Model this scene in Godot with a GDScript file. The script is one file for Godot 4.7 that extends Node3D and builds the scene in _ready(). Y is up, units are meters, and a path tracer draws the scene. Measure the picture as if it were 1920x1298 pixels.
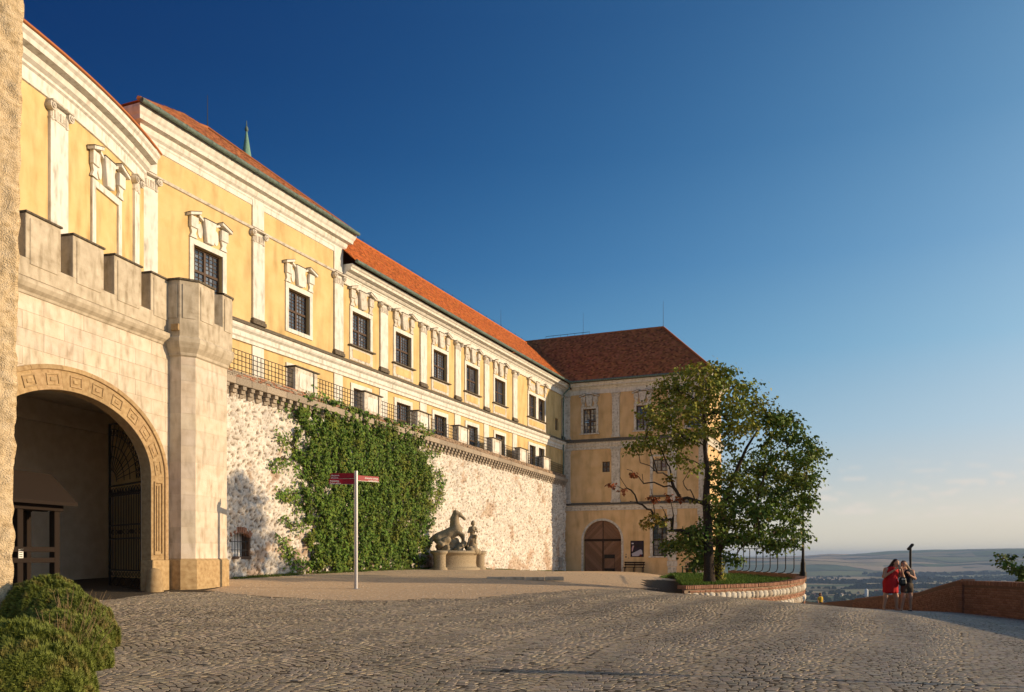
extends Node3D
# Castle forecourt in evening sun. Heights are metres above the paving at the gate; the eye is at EYE.
# World: x right, y up, z towards the viewer; "depth" in the tables below is -z.
const EYE := 1.05
const FOCAL := 1600.0        # of a 1920 x 1298 picture
const GP := [[-9,26,0.000463707],[-10.5,31.7,0.000728198],[-8.8,36.3,-0.00021943],[-4.8,47.6,-0.000227351],[-2.1,55,9.07167e-05],[1.6,65.3,-0.00228241],[4.6,73.5,-0.00223248],[11,70.5,0.00741165],[5.4,27,0.00262645],[11.8,34,-0.0040785],[12.6,28,-0.00515733],[15.1,28.7,0.00791972],[14.9,24.9,-0.000188647],[17,36,-0.00152794],[21.1,52,-0.00194596],[25,70,-0.00229054],[27.85,80,-0.000438344],[0,8.5,0.000464524],[5.7,9.5,-8.99408e-05],[-4.6,25.2,-0.00262943],[0,26,0.00153991],[-6,9,-0.000465515],[-10,20,0.00108616],[13,12,-0.00046432],[8,45,0.00546519],[4,45,-0.00175957],[-13,24,-0.00155847],[0,0,-0.000578933],[12,3,0.000854826],[9,20,-0.000515947]]
const GL := [7.29165, -0.0844775, -0.0213234]
var rng := RandomNumberGenerator.new()
var M := {}
var taken := {}

# ---------- mesh collector: counter-clockwise corners seen from outside ----------
class Shape:
	var v := PackedVector3Array()
	var n := PackedVector3Array()
	var c := PackedColorArray()
	var uv := PackedVector2Array()
	var ix := PackedInt32Array()
	var col := Color.WHITE
	func quad(a: Vector3, b: Vector3, d: Vector3, e: Vector3) -> void:
		var m := (b - a).cross(d - a)
		if m.length_squared() < 1e-14:
			m = (d - a).cross(e - a)
		m = m.normalized()
		var k := v.size()
		v.append(a); v.append(b); v.append(d); v.append(e)
		for i in 4:
			n.append(m); c.append(col)
		uv.append(Vector2(0, 1)); uv.append(Vector2(1, 1)); uv.append(Vector2(1, 0)); uv.append(Vector2(0, 0))
		for i in [0, 2, 1, 0, 3, 2]:
			ix.append(k + i)
	func tri(a: Vector3, b: Vector3, d: Vector3) -> void:
		var m := (b - a).cross(d - a).normalized()
		var k := v.size()
		v.append(a); v.append(b); v.append(d)
		for i in 3:
			n.append(m); c.append(col); uv.append(Vector2.ZERO)
		ix.append(k); ix.append(k + 2); ix.append(k + 1)
	func box(x0: float, y0: float, z0: float, x1: float, y1: float, z1: float, ch := 0.0, t := Transform3D()) -> void:
		if ch <= 0.0:
			var p := []
			for i in 8:
				p.append(t * Vector3(x1 if i & 1 else x0, y1 if i & 2 else y0, z1 if i & 4 else z0))
			quad(p[4], p[5], p[7], p[6]); quad(p[1], p[0], p[2], p[3]); quad(p[5], p[1], p[3], p[7])
			quad(p[0], p[4], p[6], p[2]); quad(p[6], p[7], p[3], p[2]); quad(p[0], p[1], p[5], p[4])
			return
		# chamfered: three inset copies of every corner
		var q := []
		for i in 8:
			var s := Vector3(1 if i & 1 else -1, 1 if i & 2 else -1, 1 if i & 4 else -1)
			var o := Vector3(x1 if i & 1 else x0, y1 if i & 2 else y0, z1 if i & 4 else z0)
			q.append([t * (o - Vector3(0, s.y, s.z) * ch), t * (o - Vector3(s.x, 0, s.z) * ch), t * (o - Vector3(s.x, s.y, 0) * ch)])
		quad(q[4][2], q[5][2], q[7][2], q[6][2]); quad(q[1][2], q[0][2], q[2][2], q[3][2])
		quad(q[5][0], q[1][0], q[3][0], q[7][0]); quad(q[0][0], q[4][0], q[6][0], q[2][0])
		quad(q[6][1], q[7][1], q[3][1], q[2][1]); quad(q[0][1], q[1][1], q[5][1], q[4][1])
		quad(q[5][2], q[5][0], q[7][0], q[7][2]); quad(q[4][0], q[4][2], q[6][2], q[6][0])
		quad(q[1][0], q[1][2], q[3][2], q[3][0]); quad(q[0][2], q[0][0], q[2][0], q[2][2])
		quad(q[6][2], q[7][2], q[7][1], q[6][1]); quad(q[4][1], q[5][1], q[5][2], q[4][2])
		quad(q[3][2], q[2][2], q[2][1], q[3][1]); quad(q[0][2], q[1][2], q[1][1], q[0][1])
		quad(q[7][0], q[3][0], q[3][1], q[7][1]); quad(q[2][0], q[6][0], q[6][1], q[2][1])
		quad(q[5][1], q[1][1], q[1][0], q[5][0]); quad(q[0][1], q[4][1], q[4][0], q[0][0])
		for i in 8:
			if [1, -1][int(i & 1 == 0)] * [1, -1][int(i & 2 == 0)] * [1, -1][int(i & 4 == 0)] > 0:
				tri(q[i][0], q[i][1], q[i][2])
			else:
				tri(q[i][0], q[i][2], q[i][1])
	# polygon in (x, y), counter-clockwise, from depth z0 (back) to z1 (front)
	func slab(poly: PackedVector2Array, z0: float, z1: float, t := Transform3D(), ch := 0.0) -> void:
		if Geometry2D.is_polygon_clockwise(poly):
			poly = poly.duplicate(); poly.reverse()
		var front := poly
		if ch > 0.0:
			var ins := Geometry2D.offset_polygon(poly, -ch, Geometry2D.JOIN_MITER)
			if ins.size() == 1 and ins[0].size() == poly.size():
				front = ins[0]
				if Geometry2D.is_polygon_clockwise(front):
					front.reverse()
				# align first points
				var best := 0
				for i in front.size():
					if front[i].distance_to(poly[0]) < front[best].distance_to(poly[0]):
						best = i
				var f2 := PackedVector2Array()
				for i in front.size():
					f2.append(front[(i + best) % front.size()])
				front = f2
			else:
				ch = 0.0
		var tr := Geometry2D.triangulate_polygon(front)
		for i in range(0, tr.size(), 3):
			var a := front[tr[i]]; var b := front[tr[i + 1]]; var d := front[tr[i + 2]]
			if (b - a).cross(d - a) < 0:
				var s := b; b = d; d = s
			tri(t * Vector3(a.x, a.y, z1), t * Vector3(b.x, b.y, z1), t * Vector3(d.x, d.y, z1))
		for i in poly.size():
			var j := (i + 1) % poly.size()
			var a := poly[i]; var b := poly[j]
			if ch > 0.0:
				quad(t * Vector3(a.x, a.y, z1 - ch), t * Vector3(b.x, b.y, z1 - ch), t * Vector3(front[j].x, front[j].y, z1), t * Vector3(front[i].x, front[i].y, z1))
			quad(t * Vector3(a.x, a.y, z0), t * Vector3(b.x, b.y, z0), t * Vector3(b.x, b.y, z1 - ch), t * Vector3(a.x, a.y, z1 - ch))
	# moulding: profile of (w, v) points listed from bottom to top, swept from x0 to x1
	func sweep(prof: Array, x0: float, x1: float) -> void:
		for i in prof.size() - 1:
			var a: Vector2 = prof[i]; var b: Vector2 = prof[i + 1]
			quad(Vector3(x0, a.y, a.x), Vector3(x1, a.y, a.x), Vector3(x1, b.y, b.x), Vector3(x0, b.y, b.x))
		var mid := Vector2.ZERO
		var low: float = prof[0].x
		for p in prof:
			low = minf(low, p.x)
		for i in prof.size() - 1:
			var a: Vector2 = prof[i]; var b: Vector2 = prof[i + 1]
			quad(Vector3(x0, a.y, low - .02), Vector3(x0, a.y, a.x), Vector3(x0, b.y, b.x), Vector3(x0, b.y, low - .02))
			quad(Vector3(x1, a.y, a.x), Vector3(x1, a.y, low - .02), Vector3(x1, b.y, low - .02), Vector3(x1, b.y, b.x))
	func path(prof: Array, pts: Array) -> void:
		# the same along a level path: pts are [point, outward direction]
		for k in pts.size() - 1:
			for i in prof.size() - 1:
				var a: Vector2 = prof[i]; var b: Vector2 = prof[i + 1]
				var P: Vector3 = pts[k][0]; var Q: Vector3 = pts[k + 1][0]
				var m: Vector3 = pts[k][1]; var o: Vector3 = pts[k + 1][1]
				quad(P + m * a.x + Vector3.UP * a.y, Q + o * a.x + Vector3.UP * a.y, Q + o * b.x + Vector3.UP * b.y, P + m * b.x + Vector3.UP * b.y)
	func tube(pts: Array, rad: Array, sides := 8, cap := true) -> void:
		var k0 := v.size()
		var side := Vector3.ZERO
		for i in pts.size():
			var d: Vector3 = (pts[mini(i + 1, pts.size() - 1)] - pts[maxi(i - 1, 0)]).normalized()
			if side == Vector3.ZERO:
				side = d.cross(Vector3.UP if absf(d.y) < .9 else Vector3.RIGHT).normalized()
			side = (side - d * side.dot(d)).normalized()
			var up := side.cross(d).normalized()
			for j in sides + 1:
				var a := TAU * j / sides
				var m := side * cos(a) + up * sin(a)
				v.append(pts[i] + m * rad[i]); n.append(m); c.append(col); uv.append(Vector2(float(j) / sides, i))
		for i in pts.size() - 1:
			for j in sides:
				var a := k0 + i * (sides + 1) + j
				var b := a + sides + 1
				for q in [a, a + 1, b, a + 1, b + 1, b]:
					ix.append(q)
		if cap:
			for e in [0, pts.size() - 1]:
				var dd: Vector3 = (pts[e] - pts[1 if e == 0 else e - 1]).normalized()
				var k := v.size()
				v.append(pts[e]); n.append(dd); c.append(col); uv.append(Vector2.ZERO)
				for j in sides + 1:
					v.append(v[k0 + e * (sides + 1) + j]); n.append(dd); c.append(col); uv.append(Vector2.ZERO)
				for j in sides:
					ix.append(k)
					ix.append(k + 1 + j + (1 if e == 0 else 0)); ix.append(k + 1 + j + (0 if e == 0 else 1))
	# lathe round the y axis: profile (r, y) from bottom to top
	func lathe(prof: Array, at := Vector3.ZERO, sides := 16, a0 := 0.0, a1 := TAU, squash := 1.0) -> void:
		var k0 := v.size()
		for i in prof.size():
			var p: Vector2 = prof[i]
			var t: Vector2 = prof[mini(i + 1, prof.size() - 1)] - prof[maxi(i - 1, 0)]
			for j in sides + 1:
				var a := lerpf(a0, a1, float(j) / sides)
				var m := Vector3(cos(a) * t.y, -t.x, sin(a) * t.y).normalized()
				v.append(at + Vector3(cos(a) * p.x, p.y, sin(a) * p.x * squash)); n.append(m); c.append(col); uv.append(Vector2(float(j) / sides, float(i)))
		for i in prof.size() - 1:
			for j in sides:
				var a := k0 + i * (sides + 1) + j
				var b := a + sides + 1
				for q in [a, a + 1, b, a + 1, b + 1, b]:
					ix.append(q)
	func join(o: Shape, t := Transform3D()) -> void:
		var k := v.size()
		for p in o.v:
			v.append(t * p)
		for p in o.n:
			n.append((t.basis * p).normalized())
		c.append_array(o.c); uv.append_array(o.uv)
		for i in o.ix:
			ix.append(k + i)
	func mesh() -> ArrayMesh:
		var a := []
		a.resize(Mesh.ARRAY_MAX)
		a[Mesh.ARRAY_VERTEX] = v; a[Mesh.ARRAY_NORMAL] = n; a[Mesh.ARRAY_COLOR] = c; a[Mesh.ARRAY_TEX_UV] = uv; a[Mesh.ARRAY_INDEX] = ix
		var m := ArrayMesh.new()
		m.add_surface_from_arrays(Mesh.PRIMITIVE_TRIANGLES, a)
		return m

func obj(called: String, s, m: Material, parent: Node = self, t := Transform3D()) -> MeshInstance3D:
	var o := MeshInstance3D.new()
	o.mesh = s.mesh() if s is Shape else s
	o.material_override = m
	o.transform = t
	if parent == self:
		o.name = numbered(called)
		add_child(o)
	else:
		o.name = called
		parent.add_child(o, true)
	return o
func numbered(called: String) -> String:
	taken[called] = taken.get(called, -1) + 1
	return called if taken[called] == 0 else "%s_%03d" % [called, taken[called]]
func thing(called: String, label: String, category: String, t := Transform3D(), group := "") -> Node3D:
	var o := Node3D.new()
	o.name = numbered(called)
	add_child(o)
	o.transform = t
	return tag(o, label, category, group)
func tag(o: Node3D, label: String, category: String, group := "") -> Node3D:
	o.set_meta("label", label); o.set_meta("category", category)
	if group:
		o.set_meta("group", group)
	return o
func struct(o: Node3D) -> Node3D:
	o.set_meta("kind", "structure")
	return o
func stuff(o: Node3D) -> Node3D:
	o.set_meta("kind", "stuff")
	return o
func many(called: String, mesh: Mesh, m: Material, where: Array, cols: Array, parent: Node) -> MultiMeshInstance3D:
	var mm := MultiMesh.new()
	mm.transform_format = MultiMesh.TRANSFORM_3D
	mm.use_colors = cols.size() > 0
	mm.mesh = mesh
	mm.instance_count = where.size()
	for i in where.size():
		mm.set_instance_transform(i, where[i])
		if cols.size() > 0:
			mm.set_instance_color(i, cols[i])
	var o := MultiMeshInstance3D.new()
	o.multimesh = mm
	o.material_override = m
	o.name = numbered(called) if parent == self else called
	parent.add_child(o, true)
	return stuff(o)

# ---------- places ----------
func at(X: float, depth: float, h := 0.0) -> Vector3:
	return Vector3(X, h, -depth)
func seen(x: float, y: float, depth: float) -> Vector3:
	return Vector3((x - 960.0) / FOCAL * depth, EYE + (1044.0 - y) / FOCAL * depth, -depth)
func frame(o: Vector3, dir: Vector3) -> Transform3D:
	var d := dir.normalized()
	return Transform3D(Basis(d, Vector3.UP, d.cross(Vector3.UP)), o)
func ground(X: float, depth: float) -> float:
	var h: float = GL[0] + GL[1] * X + GL[2] * depth
	for p in GP:
		var q: float = (X - p[0]) * (X - p[0]) + (depth - p[1]) * (depth - p[1])
		if q > 1e-9:
			h += p[2] * q * .5 * log(q)
	return h
func rnd(a: float, b: float) -> float:
	return rng.randf_range(a, b)

# ---------- materials ----------
func lin(r: float, g: float, b: float, a := 1.0) -> Color:
	var k := Color(r, g, b).linear_to_srgb()
	k.a = a
	return k
func plain(r: float, g: float, b: float, rough := .8, metal := 0.0) -> StandardMaterial3D:
	var m := StandardMaterial3D.new()
	m.albedo_color = lin(r, g, b)
	m.roughness = rough
	m.metallic = metal
	m.metallic_specular = .35
	return m
func noise(sd: int, freq: float, oct := 5, kind := FastNoiseLite.TYPE_SIMPLEX_SMOOTH) -> FastNoiseLite:
	var f := FastNoiseLite.new()
	f.seed = sd
	f.noise_type = kind
	f.frequency = freq
	f.fractal_octaves = oct
	f.fractal_type = FastNoiseLite.FRACTAL_FBM
	return f
func noise_map(f: FastNoiseLite, size := 512, ramp: Gradient = null, bump := 0.0) -> NoiseTexture2D:
	var t := NoiseTexture2D.new()
	t.width = size; t.height = size; t.seamless = true; t.seamless_blend_skirt = .2
	t.noise = f
	t.normalize = true
	if ramp:
		t.color_ramp = ramp
	if bump > 0.0:
		t.as_normal_map = true; t.bump_strength = bump
	return t
func ramp(stops: Array) -> Gradient:
	var g := Gradient.new()
	var o := PackedFloat32Array(); var c := PackedColorArray()
	for s in stops:
		o.append(s[0]); c.append(lin(s[1], s[2], s[3]))
	g.offsets = o; g.colors = c
	return g
# a weathered surface: mottled colour, fine relief; patch is the size of one tile in metres
func rough_mat(stops: Array, sd: int, patch: float, freq := .012, relief := 0.0, rough := .9, rsd := 0) -> StandardMaterial3D:
	var m := StandardMaterial3D.new()
	m.albedo_texture = noise_map(noise(sd, freq, 6), 512, ramp(stops))
	m.roughness = rough
	m.metallic_specular = .25
	m.uv1_triplanar = true
	m.uv1_world_triplanar = true
	m.uv1_scale = Vector3.ONE / patch
	if relief > 0.0:
		m.heightmap_enabled = true
		m.heightmap_texture = noise_map(noise(sd + 50 + rsd, freq * 5.0, 5), 512)
		m.heightmap_scale = relief
	return m
# rain streaks and grime, long in the vertical, over a plaster or stone
var streaks: NoiseTexture2D
func weathered(m: StandardMaterial3D, wide := 1.6, tall := 9.0) -> StandardMaterial3D:
	if streaks == null:
		streaks = noise_map(noise(301, .02, 6), 512, ramp([[0, .46, .43, .38], [.25, .76, .74, .71], [.48, .96, .955, .95], [.6, 1, 1, 1], [1, 1, 1, 1]]))
	m.detail_enabled = true
	m.detail_albedo = streaks
	m.detail_blend_mode = BaseMaterial3D.BLEND_MODE_MUL
	m.detail_uv_layer = BaseMaterial3D.DETAIL_UV_2
	m.uv2_triplanar = true
	m.uv2_world_triplanar = true
	m.uv2_scale = Vector3(1.0 / wide, 1.0 / tall, 1.0 / wide)
	return m
func tinted(m: StandardMaterial3D) -> StandardMaterial3D:
	var k: StandardMaterial3D = m.duplicate()
	k.vertex_color_use_as_albedo = true
	return k

func _ready() -> void:
	rng.seed = 7
	# ---- camera: level, lens shifted up, horizon low in the picture ----
	var cam := Camera3D.new()
	cam.name = "camera"
	add_child(cam)
	cam.position = Vector3(0, EYE, 0)
	cam.set_frustum(.2 * 1298.0 / FOCAL, Vector2(0, .2 * (1044.0 - 649.0) / FOCAL), .2, 40000.0)
	cam.current = true
	# ---- sky, sun, exposure ----
	var sun_dir := Vector3(.998, tan(deg_to_rad(12.5)), .06).normalized()
	var env := Environment.new()
	env.background_mode = Environment.BG_SKY
	var sk := Sky.new()
	var pm := PanoramaSkyMaterial.new()
	pm.panorama = ImageTexture.create_from_image(sky_picture(sun_dir))
	sk.sky_material = pm
	env.sky = sk
	env.background_energy_multiplier = 1.0
	env.tonemap_mode = Environment.TONE_MAPPER_LINEAR
	env.tonemap_exposure = 1.0
	env.sdfgi_enabled = true; env.ssao_enabled = true; env.ssil_enabled = true
	env.fog_enabled = true
	env.fog_density = .00008
	env.fog_light_color = lin(.42, .60, .92)
	var we := WorldEnvironment.new()
	we.name = "air"
	we.environment = env
	add_child(we)
	var sun := DirectionalLight3D.new()
	sun.name = "sun"
	sun.light_energy = 1.6
	sun.light_color = Color(1.0, .88, .71)
	sun.light_angular_distance = .5
	sun.shadow_enabled = true
	add_child(sun)
	sun.look_at_from_position(Vector3.ZERO, -sun_dir)
	# ---- build ----
	make_materials()
	make_ground()
	make_terrain()
	make_palace()
	make_end_wing()
	make_gate()
	make_terrace()
	make_bed()
	make_parapet()
	make_tree()
	make_ivy()
	make_bushes()
	make_fountain()
	make_small_things()
	make_people()

func sky_picture(sun_dir: Vector3) -> Image:
	var w := 2048; var h := 1024
	var im := Image.create(w, h, false, Image.FORMAT_RGBAF)
	# colours (linear) by elevation, about 70 degrees from the sun
	var el := [0.0, 2.5, 5.0, 8.0, 13.0, 18.5, 25.0, 32.0, 48.0, 90.0]
	var cc := [[.80, .71, .54], [.72, .69, .59], [.52, .60, .63], [.36, .53, .66], [.19, .40, .60], [.10, .275, .50], [.05, .185, .39], [.028, .13, .31], [.017, .08, .21], [.014, .066, .18]]
	var cl := noise(31, .02, 4)
	for y in h:
		var e := 90.0 - (y + .5) / h * 180.0
		if e < -1.0:
			break
		var k := 0
		while k < el.size() - 2 and e > el[k + 1]:
			k += 1
		var f := clampf((e - el[k]) / (el[k + 1] - el[k]), 0, 1)
		var r0 := lerpf(cc[k][0], cc[k + 1][0], f); var g0 := lerpf(cc[k][1], cc[k + 1][1], f); var b0 := lerpf(cc[k][2], cc[k + 1][2], f)
		var m := clampf(e / 29.0, 0, 1)
		m = m * (1.35 - .35 * m)
		var ce := cos(deg_to_rad(e)); var se := sin(deg_to_rad(e))
		for x in w:
			var a := (x + .5) / w * TAU
			var d := Vector3(sin(a) * ce, se, -cos(a) * ce)
			var g := rad_to_deg(acos(clampf(d.dot(sun_dir), -1, 1)))
			var q := clampf((g - 72.0) / 30.0, -1.1, 1.9) * m
			var glow := exp(-g / 16.0)
			var r := r0 * exp(-2.0 * q) + 1.3 * glow
			var gr := g0 * exp(-1.12 * q) + 1.0 * glow
			var b := b0 * exp(-.66 * q) + .62 * glow
			if e > 1.5 and e < 6.5 and g < 100.0:
				var c := cl.get_noise_2d(rad_to_deg(a) * 14.0, e * 95.0) + .35 * cl.get_noise_2d(rad_to_deg(a) * 45.0 + 90.0, e * 260.0)
				c = smoothstep(.10, .5, c) * smoothstep(1.5, 3.0, e) * smoothstep(6.5, 4.2, e) * .6
				r = lerpf(r, .84, c); gr = lerpf(gr, .75, c); b = lerpf(b, .66, c)
			im.set_pixel(x, y, Color(r, gr, b))
	for y in range(int(h * 91.0 / 180.0), h):
		im.fill_rect(Rect2i(0, y, w, 1), Color(.2, .19, .15))
	return im

func make_materials() -> void:
	M.yellow = rough_mat([[0, .60, .42, .18], [.35, .68, .495, .235], [.6, .71, .52, .255], [1, .75, .57, .30]], 3, 5.0, .010, .25)
	M.ochre = rough_mat([[0, .62, .41, .20], [.4, .73, .495, .255], [1, .79, .56, .32]], 4, 6.0, .010, .25)
	M.white = rough_mat([[0, .60, .57, .51], [.3, .73, .71, .66], [.6, .77, .75, .70], [1, .80, .78, .74]], 5, 3.0, .014, .2)
	M.white_worn = rough_mat([[0, .24, .20, .16], [.22, .45, .40, .33], [.4, .66, .61, .54], [1, .75, .71, .64]], 6, 2.2, .016, .4)
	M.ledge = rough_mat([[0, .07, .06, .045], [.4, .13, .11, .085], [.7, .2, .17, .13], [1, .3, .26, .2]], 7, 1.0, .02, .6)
	M.ashlar = rough_mat([[0, .57, .47, .35], [.3, .67, .58, .46], [.7, .72, .64, .53], [1, .78, .70, .60]], 8, 2.6, .012, .25)
	M.parapet_stone = rough_mat([[0, .33, .27, .19], [.3, .50, .43, .33], [.7, .58, .51, .40], [1, .66, .58, .47]], 9, 2.4, .014, .35)
	M.sandstone = rough_mat([[0, .26, .17, .085], [.35, .40, .275, .145], [.7, .48, .345, .19], [1, .55, .41, .25]], 10, 1.6, .016, .4)
	M.capstone = rough_mat([[0, .05, .042, .03], [.4, .12, .10, .075], [1, .26, .22, .17]], 11, .9, .02, .6)
	M.copper = rough_mat([[0, .06, .08, .07], [.5, .14, .19, .165], [1, .23, .30, .26]], 12, 1.5, .02, 0, .55)
	M.patina = rough_mat([[0, .12, .24, .19], [1, .24, .40, .33]], 13, 1.0, .02, 0, .6)
	for k in [M.yellow, M.ochre]:
		weathered(k, 8.0, 32.0)
	for k in [M.white, M.white_worn, M.ashlar, M.parapet_stone]:
		weathered(k, 3.0, 11.0)
	M.tile = tinted(plain(.52, .14, .026, .85))
	M.old_tile = tinted(plain(.42, .15, .056, .9))
	M.dark_wood = rough_mat([[0, .022, .013, .008], [1, .07, .042, .027]], 14, .8, .02, .3, .7)
	M.window_wood = plain(.085, .05, .032, .55)
	M.iron = plain(.018, .016, .016, .5, .3)
	var g := plain(1, 1, 1, .06)
	g.vertex_color_use_as_albedo = true
	g.metallic_specular = .75
	M.glass = g
	M.dark = plain(.012, .011, .01, .9)
	M.bell_roof = plain(.022, .014, .01, .9)
	M.passage = rough_mat([[0, .62, .52, .39], [1, .78, .68, .55]], 15, 3.0, .012, .3)
	M.wire = plain(.03, .03, .032, .5)

# ---------- the palace: main front along the terrace ----------
const FRONT_AT := Vector3(-13.6765, 0, -31.4)
const FRONT_DIR := Vector3(.39309, 0, -.9195)
# wall plane with rectangular openings; w is its face, d the depth of the reveals
func wall(s: Shape, u0: float, u1: float, v0: float, v1: float, holes: Array, w := 0.0, d := .28) -> void:
	var us := [u0, u1]; var vs := [v0, v1]
	for h in holes:
		us.append(h[0]); us.append(h[1]); vs.append(h[2]); vs.append(h[3])
	us.sort(); vs.sort()
	for i in us.size() - 1:
		if us[i + 1] - us[i] < .001:
			continue
		for j in vs.size() - 1:
			if vs[j + 1] - vs[j] < .001:
				continue
			var cu: float = (us[i] + us[i + 1]) / 2; var cv: float = (vs[j] + vs[j + 1]) / 2
			var open := false
			for h in holes:
				if cu > h[0] and cu < h[1] and cv > h[2] and cv < h[3]:
					open = true
			if not open:
				s.quad(Vector3(us[i], vs[j], w), Vector3(us[i + 1], vs[j], w), Vector3(us[i + 1], vs[j + 1], w), Vector3(us[i], vs[j + 1], w))
	for h in holes:
		var a := Vector3(h[0], h[2], w); var b := Vector3(h[1], h[2], w); var c := Vector3(h[1], h[3], w); var e := Vector3(h[0], h[3], w)
		var k := Vector3(0, 0, -d)
		s.quad(a + k, b + k, b, a); s.quad(b + k, c + k, c, b); s.quad(c + k, e + k, e, c); s.quad(e + k, a + k, a, e)

# a casement window filling an opening: frame > panes, glazing bars
func window(parent: Node, u0: float, u1: float, v0: float, v1: float, w: float, cols := 2, rows := 2, nx := 3, ny := 5) -> void:
	var f := Shape.new()
	var t := .07
	f.box(u0, v0, w - .05, u0 + t, v1, w + .03); f.box(u1 - t, v0, w - .05, u1, v1, w + .03)
	f.box(u0 + t, v0, w - .05, u1 - t, v0 + t, w + .03); f.box(u0 + t, v1 - t, w - .05, u1 - t, v1, w + .03)
	var cu := []; var cv := []
	for i in cols + 1:
		cu.append(lerpf(u0, u1, float(i) / cols))
	for j in rows + 1:
		cv.append(lerpf(v0, v1, float(j) / rows))
	for i in range(1, cols):
		f.box(cu[i] - .055, v0 + t, w - .05, cu[i] + .055, v1 - t, w + .045)
	for j in range(1, rows):
		f.box(u0 + t, cv[j] - .05, w - .05, u1 - t, cv[j] + .05, w + .036)
	var wn := obj("window", f, M.window_wood, parent)
	var bars := Shape.new()
	var reflection := rnd(.1, .75)       # strength of the pale reflection painted into the left pane columns
	for i in cols:
		for j in rows:
			var a: float = cu[i] + .07; var b: float = cu[i + 1] - .07; var c: float = cv[j] + .07; var d: float = cv[j + 1] - .07
			var p := Shape.new()
			for x in nx:
				for y in ny:
					var xa := lerpf(a, b, float(x) / nx); var xb := lerpf(a, b, float(x + 1) / nx)
					var ya := lerpf(c, d, float(y) / ny); var yb := lerpf(c, d, float(y + 1) / ny)
					var tx := rnd(-.006, .006); var ty := rnd(-.006, .006)
					p.col = Color(.045, .07, .115).lerp(Color(.30, .34, .40), rnd(.35, 1.0) * reflection if x < nx - 1 and rng.randf() < .85 else rnd(0, .15))
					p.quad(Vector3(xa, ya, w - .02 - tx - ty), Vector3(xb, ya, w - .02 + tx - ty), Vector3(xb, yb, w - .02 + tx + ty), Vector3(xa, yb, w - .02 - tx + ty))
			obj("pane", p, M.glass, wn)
			for x in range(1, nx):
				var q := lerpf(a, b, float(x) / nx)
				bars.box(q - .011, c, w - .012, q + .011, d, w + .012)
			for y in range(1, ny):
				var q := lerpf(c, d, float(y) / ny)
				bars.box(a, q - .011, w - .012, b, q + .011, w + .010)
	obj("glazing_bars", bars, M.window_wood, wn)

# plaster frame round an opening, and the broken pediment above it
func surround(parent: Node, u0: float, u1: float, v0: float, v1: float, mat: Material, b := .22, lower := true) -> void:
	var s := Shape.new()
	var p := .055
	s.box(u0 - b, v0, -.02, u0 - .003, v1, p); s.box(u1 + .003, v0, -.02, u1 + b, v1, p)
	s.box(u0 - b, v1, -.02, u1 + b, v1 + b, p + .003)
	if lower:
		s.box(u0 - b, v0 - b * .8, -.02, u1 + b, v0, p + .003)
	obj("window_surround", s, mat, parent)
func pediment(parent: Node, c: float, half: float, v: float, mat: Material) -> void:
	var s := Shape.new()
	# keystone
	s.slab(PackedVector2Array([Vector2(c - .19, v + .02), Vector2(c + .19, v + .02), Vector2(c + .34, v + .95), Vector2(c - .34, v + .95)]), .0, .17, Transform3D(), .02)
	for k in [-1.0, 1.0]:
		# end block on a waisted neck
		var e: float = c + k * (half - .17)
		s.box(e - .20, v + .40, 0, e + .20, v + .84, .15, .015)
		s.slab(PackedVector2Array([Vector2(e - .19, v + .02), Vector2(e + .19, v + .02), Vector2(e + .10, v + .2), Vector2(e + .17, v + .40), Vector2(e - .17, v + .40), Vector2(e - .10, v + .2)]), 0, .09)
		# raking cap over the block, lower return towards the keystone
		var o: float = e + k * .32; var i: float = e - k * .26
		s.slab(PackedVector2Array([Vector2(o, v + .80), Vector2(i, v + 1.0), Vector2(i, v + 1.1), Vector2(o, v + .90)]), 0, .25)
		s.slab(PackedVector2Array([Vector2(i, v + .93), Vector2(c + k * .36, v + .82), Vector2(c + k * .36, v + .91), Vector2(i, v + 1.02)]), 0, .13)
		# raised oval field
		var f: float = (i + c + k * .3) / 2
		var r := absf(i - c - k * .3) / 2 - .01
		var ov := PackedVector2Array()
		for q in 14:
			ov.append(Vector2(f + cos(TAU * q / 14) * r, v + .42 + sin(TAU * q / 14) * .3))
		s.slab(ov, 0, .03)
	obj("window_pediment", s, mat, parent)
	for k in [-1.0, 1.0]:
		var e: float = c + k * (half - .17); var o: float = e + k * .34; var i: float = e - k * .27
		var cap := Shape.new()
		cap.slab(PackedVector2Array([Vector2(o, v + .903), Vector2(i, v + 1.103), Vector2(i, v + 1.125), Vector2(o, v + .925)]), 0, .265)
		obj("lead_cap", cap, M.ledge, parent)
	var top := Shape.new()
	top.box(c - .36, v + .952, 0, c + .36, v + .975, .185)
	obj("lead_cap", top, M.ledge, parent)
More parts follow.
